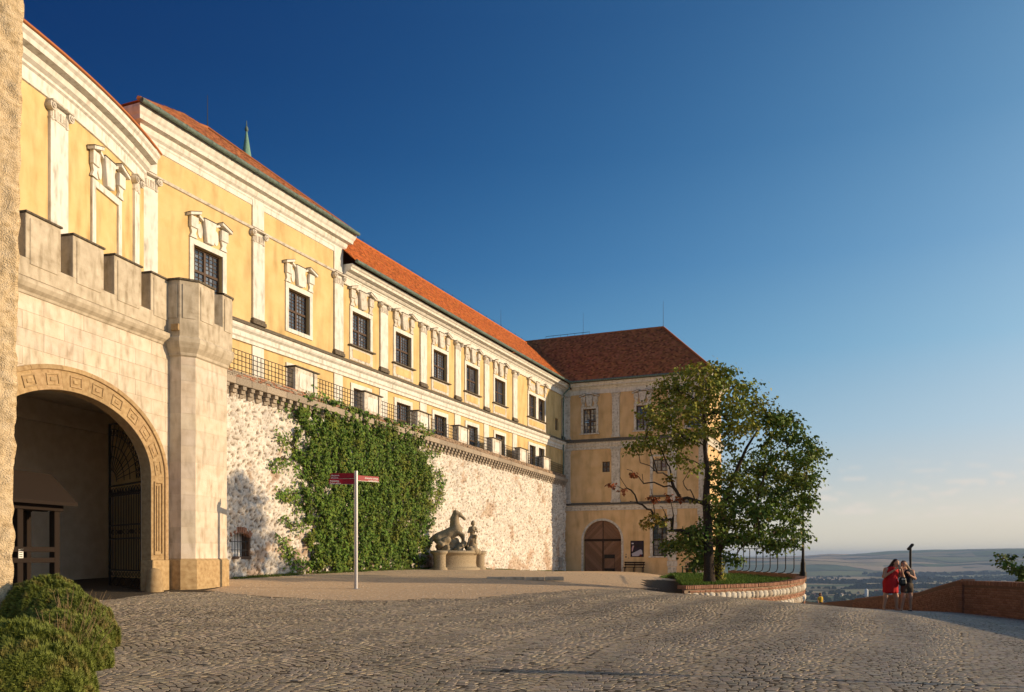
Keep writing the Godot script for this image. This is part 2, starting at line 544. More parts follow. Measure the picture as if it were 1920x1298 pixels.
func pilaster(parent: Node, c: float, half: float, v0: float, v1: float, mat: Material, scrolls := true, t := Transform3D()) -> void:
	var s := Shape.new()
	s.box(c - half, v0 + .25, -.02, c + half, v1 - .02, .09, 0, t)
	var o := obj("pilaster", s, mat, parent)
	var b := Shape.new()
	b.box(c - half - .07, v0, -.02, c + half + .07, v0 + .16, .17, .02, t)
	b.box(c - half - .035, v0 + .162, -.02, c + half + .035, v0 + .26, .13, .02, t)
	obj("pilaster_base", b, M.ledge if scrolls else mat, o)
	var k := Shape.new()
	if scrolls:
		k.box(c - half - .02, v1 - .52, -.02, c + half + .02, v1 - .47, .115, .01, t)
		for q in 6:     # drapery drops under the scrolls
			var x := lerpf(c - half + .08, c + half - .08, q / 5.0)
			k.box(x - .05, v1 - .47 - .12 * absf(q - 2.5) * .3, .0, x + .05, v1 - .2, .12 + .015 * (q % 2), .02, t)
		for e in [-1.0, 1.0]:
			var x: float = c + e * (half + .015)
			for r in [[.135, .20], [.085, .235], [.035, .26]]:
				var poly := PackedVector2Array()
				for q in 12:
					poly.append(Vector2(x + cos(TAU * q / 12) * r[0], v1 - .17 + sin(TAU * q / 12) * r[0]))
				k.slab(poly, 0, r[1], t)
		k.box(c - half - .1, v1 - .07, -.02, c + half + .1, v1, .25, .015, t)
	else:
		k.box(c - half - .05, v1 - .30, -.02, c + half + .05, v1 - .26, .12, 0, t)
		k.box(c - half - .03, v1 - .258, -.02, c + half + .03, v1 - .1, .11, .01, t)
		k.box(c - half - .09, v1 - .098, -.02, c + half + .09, v1, .17, .015, t)
	obj("capital", k, M.white_worn, o)

const CORNICE := [Vector2(.0, 0), Vector2(.10, .02), Vector2(.10, .10), Vector2(.22, .14), Vector2(.30, .24), Vector2(.30, .30), Vector2(.58, .34), Vector2(.62, .36), Vector2(.62, .50), Vector2(.70, .56), Vector2(.76, .66), Vector2(.76, .72), Vector2(0, .74)]
func cornice_prof(v: float, k := 1.0) -> Array:
	var r := []
	for p in CORNICE:
		r.append(Vector2(p.x * k, v + p.y * k))
	return r
func gutter(parent: Node, u0: float, u1: float, v: float, w: float) -> void:
	var s := Shape.new()
	s.tube([Vector3(u0, v, w), Vector3(u1, v, w)], [.095, .095], 10)
	var o := obj("gutter", s, M.copper, parent)
	var j := Shape.new()
	j.tube([Vector3(-.03, 0, 0), Vector3(.03, 0, 0)], [.108, .108], 10)
	var jm := j.mesh()
	var u := u0 + .8
	while u < u1:
		obj("gutter_joint", jm, M.copper, o, Transform3D(Basis(), Vector3(u, v, w)))
		u += 1.35

# beaver-tail tiles on a roof plane: a is the eave start, along the eave dir, up the slope
func tiles(parent: Node, a: Vector3, dir: Vector3, up: Vector3, inside: Callable, length: float, slope: float, mat: Material, dark: float, tw := .19, th := .17) -> void:
	var nrm := dir.cross(up).normalized()
	var s := Shape.new()
	var poly := PackedVector2Array([Vector2(-tw / 2, .36), Vector2(-tw / 2, .05)])
	for q in 5:
		poly.append(Vector2(-cos(PI * q / 4) * tw / 2, .05 - sin(PI * q / 4) * .05))
	poly.append(Vector2(tw / 2, .36))
	s.slab(poly, -.014, 0)
	var where := []; var cols := []
	var rows := int(slope / th)
	for r in rows:
		var k := -.5 if r % 2 else 0.0
		for i in int(length / tw) + 1:
			var u := (i + .5 + k) * tw; var y := r * th
			if not inside.call(u, y + .1):
				continue
			var b := Basis(dir, up, nrm)
			b = b * Basis(Vector3(0, 0, 1), rnd(-.012, .012)) * Basis(Vector3(1, 0, 0), .075 + rnd(-.02, .03))
			where.append(Transform3D(b, a + dir * u + up * (y + rnd(-.006, .006)) + nrm * .036))
			var q := rnd(.62, 1.2) * (dark if rng.randf() < .2 else 1.0)
			cols.append(Color(q, q * rnd(.86, 1.08), q * rnd(.8, 1.1)))
	many("roof_tile", s.mesh(), mat, where, cols, parent)
func rod(parent: Node, a: Vector3, h: float, r := .022) -> void:
	var s := Shape.new()
	s.tube([a - Vector3(0, .2, 0), a + Vector3(0, h * .12, 0), a + Vector3(0, h, 0)], [r * 1.6, r, r * .5], 6)
	obj("lightning_rod", s, M.wire, parent)

func make_palace() -> void:
	var fr := frame(FRONT_AT, FRONT_DIR)
	# ---- tall corner block ----
	var T := thing("palace_block", "tall yellow palace block with white pilasters and red hipped roof", "building", fr)
	var open := [[2.63, 4.25, 11.58, 13.43], [8.56, 10.14, 11.58, 13.43], [2.6, 4.2, 8.1, 9.75], [8.6, 10.1, 8.1, 9.75]]
	var s := Shape.new()
	wall(s, 0, 12.9, -.5, 17.0, open)
	s.quad(Vector3(0, -.5, -10), Vector3(0, -.5, 0), Vector3(0, 17, 0), Vector3(0, 17, -10))
	s.quad(Vector3(12.9, -.5, 0), Vector3(12.9, -.5, -10), Vector3(12.9, 17, -10), Vector3(12.9, 17, 0))
	s.quad(Vector3(12.9, -.5, -10), Vector3(0, -.5, -10), Vector3(0, 17, -10), Vector3(12.9, 17, -10))
	obj("wall", s, M.yellow, T)
	for h in open:
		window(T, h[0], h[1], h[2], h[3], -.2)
		surround(T, h[0], h[1], h[2], h[3], M.white)
	for k in 2:
		pediment(T, (open[k][0] + open[k][1]) / 2, 1.02, 13.66, M.white)
	for c in [.37, 6.45, 12.5]:
		pilaster(T, c, .37, 11.15, 15.26, M.white)
		s = Shape.new()
		s.box(c - .37, 15.4, -.02, c + .37, 16.75, .06)
		obj("upper_pilaster", s, M.white, T)
		s = Shape.new()
		s.box(c - .37, 7.0, -.02, c + .37, 10.2, .05)
		obj("lower_pilaster", s, M.white, T)
	s = Shape.new()
	s.sweep([Vector2(0, 15.24), Vector2(.06, 15.26), Vector2(.09, 15.34), Vector2(.0, 15.40)], 0, 12.9)
	obj("string_moulding", s, M.white_worn, T)
	var prof := [Vector2(0, 16.28), Vector2(.06, 16.3), Vector2(.06, 16.5), Vector2(.1, 16.54), Vector2(.1, 16.62), Vector2(.24, 16.7), Vector2(.3, 16.82), Vector2(.3, 16.9), Vector2(.62, 16.95), Vector2(.65, 17.1), Vector2(.74, 17.18), Vector2(.82, 17.32), Vector2(.82, 17.42), Vector2(0, 17.44)]
	s = Shape.new()
	# cornice round the front and both ends
	var rt := Vector3(1, 0, 0); var ft := Vector3(0, 0, 1)
	for i in prof.size():
		prof[i].x *= .62
	s.path(prof, [[Vector3(0, 0, -9), -rt], [Vector3(0, 0, 0), ft - rt], [Vector3(12.9, 0, 0), ft + rt], [Vector3(12.9, 0, -9), rt]])
	obj("cornice", s, M.white, T)
	gutter(T, -.55, 13.42, 17.47, .64)
	# hipped roof
	var ev := 17.5
	var e0 := Vector3(-.55, ev, .52); var e1 := Vector3(13.45, ev, .52); var b0 := Vector3(-.55, ev, -12.6); var b1 := Vector3(13.45, ev, -12.6)
	var ra := Vector3(8.6, 22.3, -6.0); var rb := Vector3(9.9, 22.55, -6.0)
	s = Shape.new()
	s.quad(e0, e1, rb, ra); s.tri(e1, b1, rb); s.quad(b1, b0, ra, rb); s.tri(b0, e0, ra)
	s.quad(e0, b0, b1, e1)
	var rf := obj("roof", s, M.old_tile, T)
	var up := (Vector3(5.0, 22.5, -6.0) - Vector3(5.0, ev, .52)).normalized()
	var sl := (Vector3(5.0, 22.5, -6.0) - Vector3(5.0, ev, .52)).length()
	tiles(rf, e0, Vector3(1, 0, 0), up, func(u, y): return u > y / sl * 9.15 and u < 14.0 - y / sl * 3.55, 14.0, sl, M.old_tile, .6)
	var hip := Shape.new()
	for p in [[e0, ra], [e1, rb], [ra, rb]]:
		hip.tube([p[0] + Vector3(0, .03, 0), p[1] + Vector3(0, .03, 0)], [.1, .1], 6)
	obj("ridge_tiles", hip, M.old_tile, rf)
	rod(rf, rb, 1.7)
	# green spire behind the roof
	var sp := thing("turret_spire", "slender green copper spire with a ball finial rising behind the palace block roof", "spire", Transform3D(Basis(), at(-15.56, 50.0)))
	s = Shape.new()
	s.lathe([Vector2(.9, 0.0), Vector2(.9, 21.2)], Vector3.ZERO, 8)
	obj("shaft", s, M.white, sp)
	s = Shape.new()
	s.lathe([Vector2(1.05, 21.2), Vector2(.7, 22.2), Vector2(.42, 23.6), Vector2(.14, 25.4), Vector2(.04, 26.0)], Vector3.ZERO, 8)
	obj("spire_roof", s, M.patina, sp)
	s = Shape.new()
	s.lathe([Vector2(.0, 25.9), Vector2(.09, 26.0), Vector2(.11, 26.1), Vector2(.08, 26.2), Vector2(.03, 26.3), Vector2(.015, 26.6)], Vector3.ZERO, 10)
	obj("finial", s, M.copper, sp)

	# ---- lower range with six bays ----
	var L := thing("palace_wing", "long yellow palace range with paired windows above the terrace and bright orange roof", "building", fr)
	var wins := [[13.75, 15.44], [18.05, 19.8], [22.5, 24.3], [27.03, 28.87], [31.6, 33.45], [38.05, 39.55], [40.05, 41.5]]
	open = []
	for q in wins:
		open.append([q[0], q[1], 11.97, 13.74])
	for q in wins:
		open.append([q[0] + .1, q[1] - .1, 7.95, 9.78])
	open.append([44.1, 44.85, 11.75, 12.75])
	s = Shape.new()
	wall(s, 12.9, 46.4, -.8, 15.3, open)
	s.quad(Vector3(46.4, -.8, -10), Vector3(12.9, -.8, -10), Vector3(12.9, 15.3, -10), Vector3(46.4, 15.3, -10))
	obj("wall", s, M.yellow, L)
	for h in open:
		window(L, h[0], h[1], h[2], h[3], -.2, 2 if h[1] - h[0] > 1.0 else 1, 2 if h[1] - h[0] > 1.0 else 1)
	for i in 5:
		var q: Array = wins[i]
		surround(L, q[0], q[1], 11.97, 13.74, M.white, .22, false)
		surround(L, q[0] + .1, q[1] - .1, 7.95, 9.78, M.white, .24, false)
	# the twin window shares one frame
	for v in [[11.97, 13.74, 0.0], [7.95, 9.78, .1]]:
		s = Shape.new()
		var a: float = 38.05 + v[2]; var b: float = 39.55 - v[2]; var c: float = 40.05 + v[2]; var d: float = 41.5 - v[2]
		s.box(a - .22, v[0], -.02, a - .003, v[1], .055); s.box(b + .003, v[0], -.02, c - .003, v[1], .055); s.box(d + .003, v[0], -.02, d + .22, v[1], .055)
		s.box(a - .22, v[1], -.02, d + .22, v[1] + .22, .058)
		obj("window_surround", s, M.white, L)
	for k in 6:
		var u0: float = wins[k][0]; var u1: float = wins[k][1] if k < 5 else wins[6][1]
		pediment(L, (u0 + u1) / 2, (u1 - u0) / 2 + .2, 13.97, M.white_worn)
		s = Shape.new()
		s.box(u0 - .24, 11.2, -.02, u1 + .24, 11.9, .04)
		var ap := obj("apron", s, M.white_worn, L)
		s = Shape.new()
		var poly := PackedVector2Array()
		var hw := (u1 - u0) / 2 - .12
		for q in 16:
			var an := TAU * (q + .5) / 16
			poly.append(Vector2((u0 + u1) / 2 + signf(cos(an)) * hw + cos(an) * .1 - signf(cos(an)) * .0, 11.56 + signf(sin(an)) * .12 + sin(an) * .1))
		s.slab(poly, 0, .052)
		obj("apron_field", s, M.yellow, ap)
		s = Shape.new()
		s.box(u0 - .34, 11.9, -.02, u1 + .34, 11.965, .2, .01)
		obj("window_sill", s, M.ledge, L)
	for c in [16.78, 21.23, 25.78, 30.2, 35.25]:
		pilaster(L, c, .38, 11.15, 14.93, M.white)
		s = Shape.new()
		s.box(c - .40, 7.0, -.02, c + .40, 10.2, .05)
		obj("lower_pilaster", s, M.white, L)
	pilaster(L, 46.0, .34, 11.15, 14.93, M.white)
	s = Shape.new()
	s.box(12.93, 14.95, -.02, 46.4, 15.47, .045)
	obj("frieze", s, M.white, L)
	s = Shape.new()
	s.sweep([Vector2(0.05, 14.9), Vector2(.09, 14.92), Vector2(.09, 14.98), Vector2(.045, 15.0)], 12.93, 46.4)
	s.sweep(cornice_prof(15.28, .8), 12.93, 46.4)
	obj("cornice", s, M.white, L)
	gutter(L, 12.95, 46.1, 15.95, .82)
	# string course over the terrace storey, shared line with the tall block
	for p in [[0.0, 12.9, T], [12.9, 46.4, L]]:
		s = Shape.new()
		s.sweep([Vector2(0, 10.2), Vector2(.10, 10.22), Vector2(.10, 10.36), Vector2(.16, 10.42), Vector2(.16, 10.62), Vector2(.26, 10.70), Vector2(.30, 10.78), Vector2(.30, 10.9)], p[0] + .002, p[1] - .002)
		obj("string_course", s, M.white, p[2])
		s = Shape.new()
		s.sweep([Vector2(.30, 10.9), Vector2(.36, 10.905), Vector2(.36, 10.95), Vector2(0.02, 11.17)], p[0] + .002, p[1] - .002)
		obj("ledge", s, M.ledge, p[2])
	# roof
	ev = 15.98
	e0 = Vector3(12.9, ev, .74); e1 = Vector3(46.4, ev, .74)
	ra = Vector3(12.9, 20.25, -4.1); rb = Vector3(47.6, 20.25, -4.1)
	s = Shape.new()
	s.quad(e0, e1, rb, ra)
	s.quad(Vector3(48, ev, -9), Vector3(12.9, ev, -9), ra, rb)
	rf = obj("roof", s, M.tile, L)
	up = (ra - e0).normalized(); sl = (ra - e0).length()
	tiles(rf, e0, Vector3(1, 0, 0), up, func(u, y): return u < 33.3 + y * .15, 35.0, sl, M.tile, .72)
	hip = Shape.new()
	hip.tube([ra + Vector3(0, .03, 0), rb + Vector3(0, .03, 0)], [.1, .1], 6)
	obj("ridge_tiles", hip, M.tile, rf)
	hip = Shape.new()
	var x := 13.6
	while x < 47.0:
		hip.tube([Vector3(x, 20.2, -4.1), Vector3(x, 20.55, -4.1)], [.018, .012], 5)
		x += 1.5
	hip.tube([Vector3(13.0, 20.5, -4.1), Vector3(47.5, 20.5, -4.1)], [.008, .008], 4)
	obj("lightning_wire", hip, M.wire, rf)
	rod(rf, Vector3(42.0, 20.2, -4.1), 1.6, .016)
	# blue-grey rain pipe in the corner
	s = Shape.new()
	s.tube([Vector3(45.75, 15.9, .72), Vector3(45.75, 15.5, .7), Vector3(45.6, 15.0, .22), Vector3(45.55, 14.3, .2), Vector3(45.55, 7.7, .2)], [.07, .07, .07, .07, .07], 8)
	obj("rain_pipe", s, M.copper, L)

# ---------- the end wing across the court ----------
func arch_poly(c: float, half: float, v0: float, spring: float, rise: float, steps := 20) -> PackedVector2Array:
	var p := PackedVector2Array([Vector2(c - half, v0), Vector2(c + half, v0)])
	for i in steps + 1:
		var a := PI * i / steps
		p.append(Vector2(c + cos(a) * half, spring + sin(a) * rise))
	return p
func make_end_wing() -> void:
	var fr := frame(Vector3(4.5, 0, -74.0), Vector3(.91944, 0, .39322))
	var G := thing("end_wing", "ochre palace wing in shade with arched wooden door and dark red hipped roof", "building", fr)
	var n := 12.28
	var dep := 7.0
	var open := [[1.77, 2.91, 11.6, 13.7], [6.43, 7.54, 11.6, 13.7], [10.7, 11.75, 11.6, 13.7], [3.47, 4.13, 8.24, 9.13], [7.83, 9.2, 8.13, 9.12], [7.83, 9.31, 1.09, 3.84]]
	var s := Shape.new()
	var holes := open.duplicate()
	holes.append([1.6, 5.32, -.9, 4.35])
	wall(s, 0, n, -.9, 15.3, holes)
	# plaster round the door arch
	var arch := arch_poly(3.46, 1.68, -1.4, 2.44, 1.68, 24)
	for cut in Geometry2D.clip_polygons(PackedVector2Array([Vector2(1.6, -.95), Vector2(5.32, -.95), Vector2(5.32, 4.35), Vector2(1.6, 4.35)]), PackedVector2Array(arch)):
		s.slab(cut, -.35, 0)
	s.quad(Vector3(n, -.9, 0), Vector3(n, -.9, -dep), Vector3(n, 15.3, -dep), Vector3(n, 15.3, 0))
	s.quad(Vector3(n, -.9, -dep), Vector3(0, -.9, -dep), Vector3(0, 15.3, -dep), Vector3(n, 15.3, -dep))
	obj("wall", s, M.ochre, G)
	for i in open.size():
		var h: Array = open[i]
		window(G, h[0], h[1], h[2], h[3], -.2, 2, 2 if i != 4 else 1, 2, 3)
	for k in 3:
		surround(G, open[k][0], open[k][1], 11.6, 13.7, M.white_worn, .2, false)
		pediment(G, (open[k][0] + open[k][1]) / 2, .72, 13.9, M.white_worn)
		s = Shape.new()
		s.box(open[k][0] - .3, 11.5, -.02, open[k][1] + .3, 11.597, .16, .01)
		obj("window_sill", s, M.white_worn, G)
	s = Shape.new()     # long frame whose lower half is a blind panel
	s.box(7.6, 6.15, -.02, 7.827, 9.35, .05); s.box(9.203, 6.15, -.02, 9.43, 9.35, .05); s.box(7.6, 9.353, -.02, 9.43, 9.5, .05)
	obj("window_surround", s, M.white_worn, G)
	s = Shape.new()
	s.box(7.55, 5.98, -.02, 9.48, 6.14, .14)
	obj("blind_sill", s, M.ledge, G)
	s = Shape.new()
	s.box(7.6, 1.09, -.02, 7.827, 4.05, .05); s.box(7.6, 4.053, -.02, 9.5, 4.2, .05); s.box(7.5, .97, -.02, 9.6, 1.087, .12)
	obj("window_surround", s, M.white_worn, G)
	# bars in front of the tall ground-floor window
	s = Shape.new()
	for i in 9:
		s.box(7.9 + i * .165, 1.1, -.07, 7.925 + i * .165, 3.83, -.045)
	for i in 8:
		s.box(7.84, 1.35 + i * .33, -.075, 9.3, 1.375 + i * .33, -.05)
	obj("window_bars", s, M.iron, G)
	for c in [.32, 4.66, 9.45, 12.0]:
		pilaster(G, c, .31 if c > 1 else .26, 11.15, 14.93, M.white_worn, false)
		pilaster(G, c, .36 if c > 1 else .28, 5.62, 10.2, M.white_worn, false)
	# quoins at ground level
	for c in [9.45, 11.95]:
		for i in 10:
			s = Shape.new()
			var ww := .42 if i % 2 else .36
			s.box(c - ww, -.3 + i * .53, -.02, c + ww, .2 + i * .53, .06, .012)
			obj("quoin", s, M.white_worn, G)
	s = Shape.new()
	s.box(.0, 14.95, -.02, n, 15.47, .045)
	obj("frieze", s, M.white, G)
	var rt := Vector3(1, 0, 0); var ft := Vector3(0, 0, 1)
	var round := [[Vector3(.8, 0, 0), ft], [Vector3(n, 0, 0), ft + rt], [Vector3(n, 0, -dep), rt]]
	s = Shape.new()
	s.path(cornice_prof(15.28, .8), round)
	obj("cornice", s, M.white, G)
	for v in [[10.2, 1.0], [4.98, .75]]:
		var f: float = v[1]
		var p := []; var q := []
		for e in [Vector2(0, 0), Vector2(.1, .02), Vector2(.1, .22), Vector2(.18, .3), Vector2(.18, .5), Vector2(.28, .6)]:
			p.append(Vector2(e.x * f, v[0] + e.y * f))
		for e in [Vector2(.28, .6), Vector2(.34, .61), Vector2(.34, .66), Vector2(0.02, .92)]:
			q.append(Vector2(e.x * f, v[0] + e.y * f))
		var rr := [[Vector3(.02, 0, 0), ft], [Vector3(n, 0, 0), ft + rt], [Vector3(n, 0, -dep), rt]]
		s = Shape.new(); s.path(p, rr)
		obj("string_course", s, M.white_worn, G)
		s = Shape.new(); s.path(q, rr)
		obj("ledge", s, M.ledge, G)
	gutter(G, .75, n + .65, 15.95, .82)
	var ev := 15.98
	var e0 := Vector3(-.4, ev, .72); var e1 := Vector3(n + .72, ev, .72); var b1 := Vector3(n + .72, ev, -dep - .72); var b0 := Vector3(-9, ev, -dep - .72)
	var rz := -3.5
	var rb := Vector3(7.9, 20.95, rz); var ra := Vector3(-9, 20.95, rz)
	s = Shape.new()
	s.quad(Vector3(-9, ev, .72), e1, rb, ra); s.tri(e1, b1, rb); s.quad(b1, b0, ra, rb)
	var rf := obj("roof", s, M.old_tile, G)
	var up := (Vector3(0, 20.95, rz) - Vector3(0, ev, .72)).normalized(); var sl := (Vector3(0, 20.95, rz) - Vector3(0, ev, .72)).length()
	tiles(rf, e0 + Vector3(-4.6, 0, 0), Vector3(1, 0, 0), up, func(u, y): return u < 17.6 - y / sl * 5.1 and u > 4.6 - y * .72, 18.0, sl, M.old_tile, .6)
	var d2 := (b1 - e1).normalized()
	var foot := Vector3(n + .72, ev, rz)
	var up2 := (rb - foot).normalized(); var sl2 := (rb - foot).length()
	tiles(rf, e1, d2, up2, func(u, y): return u > y / sl2 * 4.22 and u < 8.44 - y / sl2 * 4.22, 8.6, sl2, M.old_tile, .6)
	var hip := Shape.new()
	hip.tube([e1 + Vector3(0, .03, 0), rb + Vector3(0, .03, 0), ], [.1, .1], 6)
	hip.tube([rb + Vector3(0, .03, 0), ra + Vector3(0, .03, 0)], [.1, .1], 6)
	obj("ridge_tiles", hip, M.old_tile, rf)
	hip = Shape.new()
	var x := -3.0
	while x < 1.5:
		hip.tube([Vector3(x, 20.95, rz), Vector3(x, 21.3, rz)], [.015, .012], 5)
		x += .7
	hip.tube([Vector3(-3, 21.27, rz), Vector3(1.2, 21.27, rz)], [.02, .02], 4)
	obj("roof_rail", hip, M.wire, rf)
	rod(rf, Vector3(.6, 20.95, rz), 2.1, .014)
	rod(rf, rb, 2.3, .02)
	# arched plank door: two leaves with diagonal boards and a fan of boards above
	var D := obj("door", door_frame(), M.dark_wood, G)
	var mats := []
	for k in 3:
		mats.append(rough_mat([[0, .16 + .03 * k, .085 + .015 * k, .048 + .01 * k], [1, .27 + .03 * k, .155 + .02 * k, .095 + .015 * k]], 60 + k, .9, .02, .3, .75))
	var full := arch_poly(3.46, 1.66, -.36, 2.44, 1.66, 24)
	for side in [-1.0, 1.0]:
		for row in [0, 1]:
			var leaf := PackedVector2Array([Vector2(3.46 + side * .06, -.34), Vector2(3.46 + side * 1.62, -.34), Vector2(3.46 + side * 1.62, 2.36), Vector2(3.46 + side * .06, 2.36)])
			if row == 1:
				leaf = PackedVector2Array([Vector2(3.46 + side * .04, 2.56), Vector2(3.46 + side * 1.7, 2.56), Vector2(3.46 + side * 1.7, 4.2), Vector2(3.46 + side * .04, 4.2)])
				var cut := Geometry2D.intersect_polygons(leaf, full)
				if cut.is_empty():
					continue
				leaf = cut[0]
			for i in 22:
				var o := -1.6 + i * .235
				var dirv := Vector2(side, 1).normalized(); var nv := Vector2(-dirv.y, dirv.x)
				var base := Vector2(3.46, -.4 if row == 0 else 2.5) + Vector2(0, 1) * (o * 1.41)
				if row == 1:
					dirv = Vector2(-side, 1).normalized(); nv = Vector2(-dirv.y, dirv.x)
					base = Vector2(3.46 + side * 1.6, 2.5) + Vector2(0, 1) * (o * 1.41)
				var board := PackedVector2Array([base - dirv * 1 - nv * .11, base + dirv * 6 - nv * .11, base + dirv * 6 + nv * .11, base - dirv * 1 + nv * .11])
				for b in Geometry2D.intersect_polygons(board, leaf):
					var q := Shape.new()
					q.slab(b, -.34, -.245, Transform3D(), .008)
					obj("plank", q, mats[rng.randi() % 3], D)
	s = Shape.new()
	for b in [[3.56, .32, 4.5, .35], [3.56, .35, 3.59, 1.5], [4.47, .35, 4.5, 1.5], [3.56, 1.5, 4.5, 1.53]]:
		s.box(b[0], b[1] - .6, -.25, b[2], b[3] - .3, -.236)
	obj("wicket_frame", s, M.iron, D)
	s = Shape.new()
	var prevp := Vector2.ZERO
	var inner := []; var outer := []
	inner.append(Vector2(1.78, -.36)); outer.append(Vector2(1.6, -.36))
	for i in 25:
		var a := PI - PI * i / 24
		inner.append(Vector2(3.46 + cos(a) * 1.68, 2.44 + sin(a) * 1.68)); outer.append(Vector2(3.46 + cos(a) * 1.86, 2.44 + sin(a) * 1.86))
	inner.append(Vector2(5.14, -.36)); outer.append(Vector2(5.32, -.36))
	for i in inner.size() - 1:
		s.slab(PackedVector2Array([inner[i], inner[i + 1], outer[i + 1], outer[i]]), -.02, .03)
	obj("door_surround", s, M.white_worn, G)
func door_frame() -> Shape:
	var s := Shape.new()
	s.slab(arch_poly(3.46, 1.675, -.38, 2.44, 1.675, 24), -.4, -.33)
	s.box(1.79, 2.37, -.33, 5.13, 2.55, -.2, .015)
	s.box(3.40, -.36, -.33, 3.52, 2.37, -.22, .01)
	return s

# ---------- the court: ground sheet, setts, gravel ----------
const GRAVEL := [[-8.6, 26.4], [-6.0, 23.6], [-4.0, 22.6], [-1.8, 23.2], [0.2, 25.6], [2.6, 30.0], [4.6, 35.5], [5.2, 42.0], [12.0, 46.0], [14.5, 69.5], [4.6, 74.2], [-10.6, 32.0]]
func gravel_poly() -> PackedVector2Array:
	var p := PackedVector2Array()
	for q in GRAVEL:
		p.append(Vector2(q[0], q[1]))
	return p
func parapet_x(depth: float) -> float:
	var k := [[-6.0, 11.0], [11.6, 12.8], [24.9, 14.9], [28.7, 15.1], [36.0, 17.0], [52.0, 21.1], [80.0, 27.85], [95.0, 31.0]]
	for i in k.size() - 1:
		if depth <= k[i + 1][0]:
			return lerpf(k[i][1], k[i + 1][1], clampf((depth - k[i][0]) / (k[i + 1][0] - k[i][0]), 0, 1))
	return 31.0
func make_ground() -> void:
	var soil := rough_mat([[0, .045, .034, .022], [.5, .085, .066, .045], [1, .15, .12, .085]], 21, 1.2, .03, .8)
	var gmat := rough_mat([[0, .56, .40, .25], [.35, .74, .54, .35], [.7, .83, .64, .43], [1, .88, .74, .55]], 22, 1.7, .02, 1.2)
	var fine := noise_map(noise(122, .11, 4), 512, ramp([[0, .55, .5, .45], [.5, .85, .84, .82], [1, 1, 1, 1]]))
	gmat.detail_enabled = true
	gmat.detail_albedo = fine
	gmat.detail_blend_mode = BaseMaterial3D.BLEND_MODE_MUL
	var s := Shape.new()
	var n0 := noise(23, .25, 3)
	var st := .6
	# one sheet under everything, from behind the camera to beyond the wing
	var hs := {}
	for i in range(-40, 62):
		for j in range(-10, 160):
			hs[Vector2i(i, j)] = ground(i * st, j * st) + .0166
	for i in range(-40, 61):
		for j in range(-10, 159):
			var X := i * st; var Z := j * st
			if X > parapet_x(Z) + 1.0:
				continue
			s.quad(Vector3(X, hs[Vector2i(i, j)], -Z), Vector3(X + st, hs[Vector2i(i + 1, j)], -Z), Vector3(X + st, hs[Vector2i(i + 1, j + 1)], -Z - st), Vector3(X, hs[Vector2i(i, j + 1)], -Z - st))
	var base := obj("courtyard_ground", smooth(s), soil)
	struct(base)
	# gravel sheet with shallow unevenness
	var gp := gravel_poly()
	var wide := Geometry2D.offset_polygon(gp, .9)[0]
	s = Shape.new()
	st = .3
	var g2 := {}
	for i in range(-40, 56):
		for j in range(70, 250):
			var X := i * st; var Z := j * st
			g2[Vector2i(i, j)] = Geometry2D.is_point_in_polygon(Vector2(X + n0.get_noise_2d(X, Z) * .5, Z + n0.get_noise_2d(X + 40, Z) * .6), wide)
	var gh := {}
	for k in g2:
		if g2[k]:
			for d in [Vector2i(0, 0), Vector2i(1, 0), Vector2i(0, 1), Vector2i(1, 1)]:
				if not gh.has(k + d):
					var X: float = (k.x + d.x) * st; var Z: float = (k.y + d.y) * st
					gh[k + d] = ground(X, Z) + .0225 + maxf(0.0, n0.get_noise_2d(X * 2, Z * 2)) * .02 * smoothstep(40, 28, Z)
	for k in g2:
		if g2[k]:
			var q := []
			for d in [Vector2i(0, 0), Vector2i(1, 0), Vector2i(1, 1), Vector2i(0, 1)]:
				q.append(Vector3((k.x + d.x) * st, gh[k + d], -(k.y + d.y) * st))
			s.quad(q[0], q[1], q[2], q[3])
	struct(obj("gravel", smooth(s), gmat))
	# loose pebbles on the gravel
	var peb := Shape.new()
	peb.lathe([Vector2(.0, -.5), Vector2(.8, -.3), Vector2(1, .1), Vector2(.6, .6), Vector2(0, .75)], Vector3.ZERO, 6)
	var where := []; var cols := []
	for i in 16000:
		var X := rnd(-9, 6); var Z := rnd(21, 50)
		if Z > 30 and rng.randf() < .6:
			continue
		if not g2.get(Vector2i(floori(X / .3), floori((Z + absf(rng.randfn()) * .6) / .3)), false):
			continue
		var r := rnd(.008, .026)
		where.append(Transform3D(Basis(Vector3.UP, rnd(0, TAU)).scaled(Vector3(r, r * .6, r * rnd(.7, 1.3))), Vector3(X, ground(X, Z) + .024, -Z)))
		var q := rnd(.4, .75)
		cols.append(Color(q, q * .82, q * .62))
	var pm := plain(1, 1, 1, .9)
	pm.vertex_color_use_as_albedo = true
	struct(many("pebbles", peb.mesh(), pm, where, cols, self)).set_meta("kind", "stuff")
	tag(get_node("pebbles"), "loose pale pebbles scattered over the gravel", "gravel")
	# ---- setts in segmental arcs ----
	var sm := rough_mat([[0, .62, .6, .58], [.5, .85, .84, .82], [1, 1, .99, .97]], 24, .7, .03, .5, .62)
	sm.vertex_color_use_as_albedo = true
	sm.metallic_specular = .4
	var shapes := []
	for k in 5:
		shapes.append(sett_shape().mesh())
	var turn := deg_to_rad(-24.0)
	var ca := cos(turn); var sa := sin(turn)
	var width := 1.5; var R := width * .74; var row := .108
	var tint := noise(25, .16, 3)
	var warp := noise(27, .22, 2)
	var list := []
